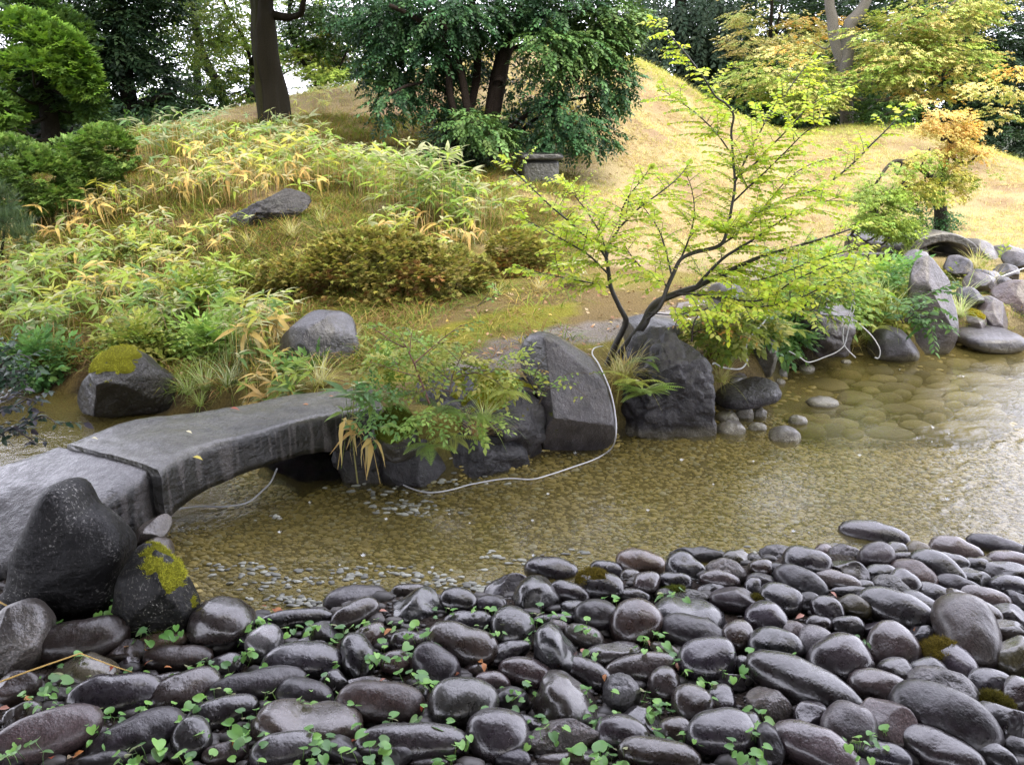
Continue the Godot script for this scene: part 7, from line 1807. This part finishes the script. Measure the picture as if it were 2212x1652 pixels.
func make_grass() -> void:
	var short := tuft(9, 0.085, 0.0062, 0.035, 0.5, 2)
	var long := tuft(9, 0.18, 0.0058, 0.04, 0.8, 4)
	var xf: Array = []
	var cl: Array = []
	var gold := [Color(0.6, 0.51, 0.25), Color(0.55, 0.45, 0.22), Color(0.55, 0.5, 0.22), Color(0.4, 0.28, 0.16), Color(0.52, 0.4, 0.24)]
	var green := [Color(0.46, 0.48, 0.13), Color(0.38, 0.44, 0.12), Color(0.58, 0.54, 0.19)]
	var n := 0
	while xf.size() < 62000 and n < 400000:
		n += 1
		var z := -rng.randf_range(7.2, 17.2)
		var x := rng.randf_range(-5.0, 9.8)
		if x < -1.6 and z > -10.5: continue
		if x < 0.7 and z > -8.2: continue
		var y := ground(x, z)
		var v := view(Vector3(x, y, z))
		if v.x < -150 or v.x > 2400: continue
		if v.x > 1300 and v.y > 545 : continue
		var bare := nf.get_noise_2d(x * 38.0 + 9.0, z * 38.0)
		if bare > 0.18 and rng.randf() < 0.75: continue
		if v.x < 960 and rng.randf() < 0.55: continue
		var s := rng.randf_range(0.5, 1.1)
		xf.append(Transform3D(Basis(Vector3.UP, rng.randf_range(0, TAU)).scaled(Vector3(s, s * rng.randf_range(0.6, 1.0), s)), Vector3(x, y - 0.008, z)))
		var crest := smoothstep(-13.0, -15.6, z) * 0.5 + 0.3 * nz.get_noise_2d(x * 30.0, z * 30.0) + 0.18
		cl.append(pick(green if rng.randf() < crest + 0.12 else gold, 0.35))
	tag(many("grass", short, M.grass, xf, cl, self), "short golden dry grass on the mounds", "grass", "", "stuff")
	# taller fringe along the skyline
	xf = []
	cl = []
	for i in 2600:
		var x := rng.randf_range(-1.5, 9.5)
		var z := -rng.randf_range(14.8, 16.6)
		var y := ground(x, z)
		var s := rng.randf_range(0.6, 1.1)
		xf.append(Transform3D(Basis(Vector3.UP, rng.randf_range(0, TAU)).scaled(Vector3(s, s, s)), Vector3(x, y - 0.01, z)))
		cl.append(pick(green, 0.25))
	tag(many("grass", long, M.grass, xf, cl, self), "longer yellow-green grass fringe along the crest of the mounds", "grass", "", "stuff")
	# the rough left slope and the shaded bank
	xf = []
	cl = []
	n = 0
	var mix := [Color(0.28, 0.26, 0.06), Color(0.2, 0.25, 0.04), Color(0.3, 0.18, 0.08), Color(0.13, 0.2, 0.035), Color(0.34, 0.28, 0.08), Color(0.17, 0.23, 0.04), Color(0.22, 0.13, 0.06), Color(0.12, 0.19, 0.04)]
	while xf.size() < 20000 and n < 140000:
		n += 1
		var z := -rng.randf_range(5.0, 12.5)
		var x := rng.randf_range(-5.5, 0.9)
		if shore(x, z) > -0.12 and z > -10.0: continue
		if x > -0.6 and z > -7.4 and rng.randf() < 0.85: continue
		var y := ground(x, z)
		var v := view(Vector3(x, y, z))
		if v.x < -200 or v.x > 1250 or v.y > 900: continue
		if nf.get_noise_2d(x * 50.0, z * 50.0) > 0.3: continue
		var s := rng.randf_range(0.5, 1.15)
		s *= 1.25
		xf.append(Transform3D(Basis(Vector3.UP, rng.randf_range(0, TAU)).scaled(Vector3(s, s, s)), Vector3(x, y - 0.01, z)))
		cl.append(pick(mix, 0.3))
	tag(many("grass", long, M.grass, xf, cl, self), "rough yellow-green and tawny grass on the left slope", "grass", "", "stuff")
	# moss and short weeds along the path, right bank grass
	xf = []
	cl = []
	n = 0
	while xf.size() < 7000 and n < 90000:
		n += 1
		var v := Vector2(rng.randf_range(740, 1330), rng.randf_range(650, 830))
		if rng.randf() < 0.45: v = Vector2(rng.randf_range(1480, 2230), rng.randf_range(560, 740))
		var g := hit(v.x, v.y)
		if shore(g.x, g.z) > -0.08: continue
		if v.x < 1340 and absf((v.y - 800.0) + (v.x - 960.0) * 0.34) < 24.0 and v.x > 960: continue
		var s := rng.randf_range(0.25, 0.7) * (1.5 if v.x > 1400 else 0.6)
		xf.append(Transform3D(Basis(Vector3.UP, rng.randf_range(0, TAU)).scaled(Vector3(s, s, s)), g - Vector3(0, 0.006, 0)))
		cl.append(pick([Color(0.26, 0.27, 0.03), Color(0.2, 0.22, 0.03), Color(0.33, 0.25, 0.06)] if v.x < 1400 else [Color(0.22, 0.32, 0.06), Color(0.33, 0.36, 0.07), Color(0.4, 0.31, 0.1)], 0.25))
	tag(many("grass", short, M.grass, xf, cl, self), "short mossy grass beside the path and on the right bank", "grass", "", "stuff")
	# dead leaves and bits on the slope
	var lf := begin()
	blade(lf, Transform3D(), 0.05, 0.022, 0.3, 0.3, 2, 0)
	var lm := done(lf)
	xf = []
	cl = []
	for i in 2600:
		var z := -rng.randf_range(5.0, 11.5)
		var x := rng.randf_range(-5.0, 1.6)
		if shore(x, z) > -0.1 and z > -10.0: continue
		xf.append(Transform3D(Basis.from_euler(Vector3(rng.randf_range(-0.5, 0.5), rng.randf_range(0, TAU), rng.randf_range(-0.5, 0.5))), Vector3(x, ground(x, z) + 0.012, z)))
		cl.append(pick([Color(0.35, 0.2, 0.1), Color(0.22, 0.11, 0.06), Color(0.45, 0.33, 0.2), Color(0.4, 0.3, 0.06)], 0.3))
	tag(many("leaf_litter", lm, M.dead, xf, cl, self), "brown leaf litter scattered over the left slope", "leaf litter", "", "stuff")

# ---------------------------------------------------------------- small things
func heart_leaf() -> ArrayMesh:
	var st := begin()
	var ring: Array = []
	var n := 14
	for i in n + 1:
		var t := PI * 2.0 * i / n
		var r := 0.5 * (1.0 - 0.28 * cos(t) ) * (1.0 - 0.45 * exp(-pow((absf(angle_difference(t, PI))) / 0.35, 2)))
		var x := 0.45 + cos(t) * r * 1.15
		var z := sin(t) * r
		if cos(t) > 0.6: x += (cos(t) - 0.6) * 0.35
		ring.append(Vector3(x, 0.22 * absf(z) - 0.25 * x * x, z))
	var mid := Vector3(0.42, -0.05, 0)
	for i in n:
		st.add_vertex(mid)
		st.add_vertex(ring[i])
		st.add_vertex(ring[i + 1])
	tube(st, PackedVector3Array([Vector3(0.12, -0.03, 0), Vector3(0.0, -0.4, 0), Vector3(-0.05, -1.1, 0)]), 0.03, 0.03, 3)
	return done(st)

func make_small() -> void:
	var hl := heart_leaf()
	var vm: Array = []
	for c in [Color(0.1, 0.26, 0.05), Color(0.13, 0.32, 0.06), Color(0.2, 0.42, 0.08), Color(0.08, 0.2, 0.06)]:
		var m: StandardMaterial3D = M.violet.duplicate()
		m.vertex_color_use_as_albedo = false
		m.albedo_color = lin(c.r, c.g, c.b)
		vm.append(m)
	for k in VIOLETS:
		var v := cv(k[0], k[1], k[2])
		var h := hit(v.x, v.y)
		var p := G(v.x, v.y + 5, maxf(ground(h.x, h.z), -0.01) + 0.055)
		p.y -= 0.05
		var size: float = k[3] / 88.0
		var n := int(4 + size * 85 + rng.randi() % 3)
		var big := size > 0.027
		var o := thing("violet", beside(("large" if big else "small") + (" clump" if n > 6 else " sprig") + " of heart-shaped leaves", v), "plant", p, "heart-leaved plants between the cobbles")
		for i in n:
			var a := rng.randf_range(0, TAU)
			var r := sqrt(rng.randf()) * size * 1.7
			var s := size * rng.randf_range(0.55, 1.1)
			mi("leaf", hl, vm[rng.randi() % 4], o, Transform3D((Basis(Vector3.UP, -a + rng.randf_range(-0.7, 0.7)) * Basis(Vector3.BACK, rng.randf_range(-0.5, 0.35)) * Basis(Vector3.RIGHT, rng.randf_range(-0.5, 0.5))).scaled(Vector3(s, s, s)), Vector3(cos(a) * r, 0.05 + rng.randf_range(-0.012, 0.02), sin(a) * r)))
	# fallen leaves
	var lf := begin()
	blade(lf, Transform3D(), 0.04, 0.02, 0.35, 0.35, 3, 0)
	var lm := done(lf)
	var fc := {"r": [Color(0.3, 0.045, 0.02), "red"], "o": [Color(0.4, 0.15, 0.04), "orange"], "p": [Color(0.42, 0.2, 0.15), "pink-brown"], "y": [Color(0.5, 0.42, 0.06), "yellow"], "w": [Color(0.6, 0.55, 0.35), "pale"]}
	var fm := {}
	for c in fc:
		fm[c] = M.dead.duplicate()
		fm[c].vertex_color_use_as_albedo = false
		fm[c].albedo_color = lin(fc[c][0].r, fc[c][0].g, fc[c][0].b)
	for k in FALLEN:
		var v := cv(k[0], k[1], k[2])
		var h := hit(v.x, v.y)
		var p := G(v.x, v.y, maxf(ground(h.x, h.z), 0.0) + 0.045)
		var o := mi("fallen_leaf", lm, fm[k[3]], self, Transform3D(Basis.from_euler(Vector3(rng.randf_range(-0.4, 0.6), rng.randf_range(0, TAU), rng.randf_range(-0.4, 0.4))).scaled(Vector3.ONE * rng.randf_range(0.6, 1.0)), p))
		tag(o, beside("fallen %s leaf" % fc[k[3]][1], v), "leaf", "fallen leaves")
	for k in [[1490, 990, "r", 0.352, "orange-red leaf lying near the bridge's far edge", 1.1], [1200, 1138, "w", 0.372, "pale leaf in the middle of the bridge slab", 0.8], [1245, 1305, "y", 0.36, "yellow leaf at the near edge of the bridge slab", 1.1], [590, 1182, "w", 0.35, "pale leaf on the bridge near the crack", 0.7], [1960, 965, "d", 0.34, "brown leaf where the bridge meets the bank", 0.9], [2130, 912, "o", 0.34, "orange leaf on the earth at the bridge's end", 0.6], [1800, 1208, "r", 0.0, "", 0.0]]:
		if k[5] == 0.0: continue
		var v := cv("4", k[0], k[1])
		var o := mi("fallen_leaf", lm, fm.get(k[2], fm.o), self, Transform3D(Basis.from_euler(Vector3(0.1, rng.randf_range(-0.5, 0.5), 0.1)).scaled(Vector3.ONE * float(k[5])), G(v.x, v.y, float(k[3]) + 0.012)))
		tag(o, k[4], "leaf", "fallen leaves")
	# the bent straw and a second one
	var sp := smooth_path([G(-40, 1487, 0.15), G(60, 1450, 0.17), G(173, 1411, 0.19)], 3)
	var sp2 := smooth_path([G(173, 1411, 0.19), G(240, 1437, 0.17), G(303, 1458, 0.14)], 3)
	var t := thing("straw", "long dry yellow straw bent at an angle over the pale slab", "straw", sp[0])
	limb("stalk", sp, 0.0028, 0.0024, M.straw, Color.WHITE, t, 5, 0.05)
	limb("stalk", sp2, 0.002, 0.0014, M.straw, Color.WHITE, t, 5, 0.05)
	t = thing("straw", "short dry stalk end sticking out above the grey boulder", "straw", G(-20, 1290, 0.2))
	limb("stalk", smooth_path([G(-20, 1290, 0.2), G(20, 1312, 0.2)], 3), 0.003, 0.003, M.straw, Color.WHITE, t, 5, 0.05)
	# hoses
	var main: Array = []
	for k in [[1692, 588, 4.85], [1640, 600, 4.6], [1625, 640, 4.45], [1670, 712, 4.36], [1742, 880, 4.28], [1776, 1050, 4.22], [1776, 1180, 4.2]]:
		var v := cv("5", k[0], k[1])
		main.append(P(v.x, v.y, k[2]))
	for k in [[1740, 1258], [1640, 1320], [1500, 1370], [1350, 1420], [1230, 1450], [1070, 1445], [850, 1480], [700, 1520], [560, 1535], [430, 1500], [300, 1430], [150, 1370], [0, 1335]]:
		var v := cv("5", k[0], k[1])
		main.append(G(v.x, v.y, 0.008 if k[0] > 300 else 0.02))
	main.append(G(690, 1000, 0.03))
	main.append(G(651, 1002, 0.03))
	hose("white hose lying over the boulder and across the pond's surface", main, 0.0036)
	hose("white hose end looping down under the bridge slab", [G(598, 1012, 0.1), G(585, 1040, 0.06), G(567, 1059, 0.03), G(534, 1085, 0.01), G(484, 1094, 0.008), G(430, 1094, 0.01), G(384, 1099, 0.02), G(360, 1108, 0.03)], 0.0038)
	hose("thin white hose dangling past the upright grey rock to the shelf", pd("6", [[560, 340], [560, 375], [530, 430], [430, 540], [410, 620], [415, 690], [370, 735], [260, 725], [210, 698], [195, 705]], 5.42, 5.0), 0.0048)
	hose("white hose hanging straight down before the hollow rock", pd("6", [[1090, 180], [1108, 200], [1110, 260], [1085, 370], [1048, 450], [1040, 540], [1060, 600], [1122, 662]], 5.85, 5.75), 0.0036)
	hose("white hose curving along the waterline below the hollow rock", pd("6", [[1100, 240], [1115, 330], [1085, 420], [1070, 500], [1048, 580], [1000, 625], [930, 655], [820, 692], [760, 660], [690, 620]], 5.82, 5.7), 0.0036)
	hose("white hose looping over the domed rock into the water", pd("6", [[1085, 395], [1140, 440], [1220, 515], [1265, 580], [1280, 625], [1270, 665], [1245, 662]], 5.85, 5.9), 0.004)
	hose("thin white line stretched over the broken grey rocks", pd("6", [[1890, 182], [2000, 160], [2100, 125], [2209, 85], [2320, 40]], 7.6, 7.8), 0.006)
	# stone block and the grey post behind the evergreen
	var bk := thing("stone_block", "square dark-topped stone block by the evergreen's foot", "stone block", P(1165, 408, 9.9))
	mi("block", hewn(0.19, 0.16, 0.18, Vector3(0.0, 0.15, 0), Color(0.1, 0.1, 0.1), 3), M.rock, bk)
	mi("cap", hewn(0.24, 0.035, 0.22, Vector3(0.0, 0.335, 0), Color(0.025, 0.025, 0.028), 4), M.rock, bk)

func hewn(w: float, h: float, dd: float, at: Vector3, c: Color, seed_: int) -> Mesh:
	var rad := PackedFloat32Array()
	for i in 40:
		var a := TAU * i / 40.0
		rad.append(pow(pow(absf(cos(a)) / w, 8) + pow(absf(sin(a)) / h, 8), -1.0 / 8.0))
	return rock_mesh(at, Vector3.ZERO, Vector3.RIGHT, Vector3.UP, Vector3(0.02, 0, dd), rad, {"rings": 20, "e": 6.0, "amp": 0.015, "col": c, "seed": seed_})[0]

func pd(crop: String, v: Array, d0: float, d1: float) -> Array:
	var out: Array = []
	for i in v.size():
		var q := cv(crop, v[i][0], v[i][1])
		var p := P(q.x, q.y, lerpf(d0, d1, i / (v.size() - 1.0)))
		if p.y < 0.006: p = G(q.x, q.y, 0.006)
		out.append(p)
	return out

func hose(label: String, pts: Array, r: float) -> void:
	var p := smooth_path(pts, 6)
	var st := begin()
	var q := PackedVector3Array()
	for k in p: q.append(k - p[0])
	tube(st, q, r, r, 7)
	var o := mi("hose", done(st), M.hose, self)
	o.position = p[0]
	tag(o, label, "hose")

# ---------------------------------------------------------------- the scene
func _ready() -> void:
	rng.seed = 20240917
	var cam := Camera3D.new()
	cam.name = "camera"
	cam.fov = 45.0
	cam.near = 0.05
	cam.far = 400.0
	cam.position = EYE
	cam.rotation.x = -PITCH
	add_child(cam)
	cam.current = true
	var env := Environment.new()
	env.background_mode = Environment.BG_SKY
	var sm := ProceduralSkyMaterial.new()
	sm.sky_top_color = Color(0.925, 0.925, 1.0)
	sm.sky_horizon_color = Color(0.93, 0.935, 0.98)
	sm.sky_curve = 0.2
	sm.ground_bottom_color = Color(0.25, 0.25, 0.22)
	sm.ground_horizon_color = Color(0.6, 0.6, 0.58)
	sm.sky_energy_multiplier = 1.0
	var sky := Sky.new()
	sky.sky_material = sm
	env.sky = sky
	env.tonemap_mode = Environment.TONE_MAPPER_LINEAR
	env.tonemap_exposure = 5.6
	env.sdfgi_enabled = true
	env.ssao_enabled = true
	env.ssil_enabled = true
	var we := WorldEnvironment.new()
	we.name = "environment"
	we.environment = env
	add_child(we)
	var sun := DirectionalLight3D.new()
	sun.name = "sun"
	sun.light_energy = 0.5
	sun.light_angular_distance = 40.0
	sun.light_color = Color(1.0, 0.975, 0.92)
	sun.rotation_degrees = Vector3(-54, 30, 0)
	sun.shadow_enabled = true
	add_child(sun)
	nz.noise_type = FastNoiseLite.TYPE_SIMPLEX_SMOOTH
	nz.frequency = 0.02
	nz.fractal_type = FastNoiseLite.FRACTAL_NONE
	nz.seed = 5
	nf.noise_type = FastNoiseLite.TYPE_SIMPLEX_SMOOTH
	nf.frequency = 0.02
	nf.fractal_octaves = 4
	nf.seed = 6
	nr.noise_type = FastNoiseLite.TYPE_SIMPLEX
	nr.frequency = 0.03
	nr.fractal_type = FastNoiseLite.FRACTAL_RIDGED
	nr.fractal_octaves = 3
	nr.seed = 7
	make_materials()
	M.under = []
	for c in [Color(0.24, 0.19, 0.06), Color(0.18, 0.15, 0.05), Color(0.28, 0.23, 0.09), Color(0.15, 0.12, 0.05), Color(0.21, 0.18, 0.08)]:
		M.under.append(tri(std(lin(c.r, c.g, c.b), 0.8, 0.3), 2.5, M.rock.albedo_texture, M.rock.normal_texture, 0.8))
	make_heights()
	make_ground()
	make_water()
	make_bridges()
	make_rocks()
	make_cobbles()
	make_more_cobbles()
	make_submerged()
	make_gravel()
	make_trees()
	make_lime()
	make_shrubs()
	make_weeds()
	make_sasa()
	make_tufts()
	make_ferns()
	make_grass()
	make_small()
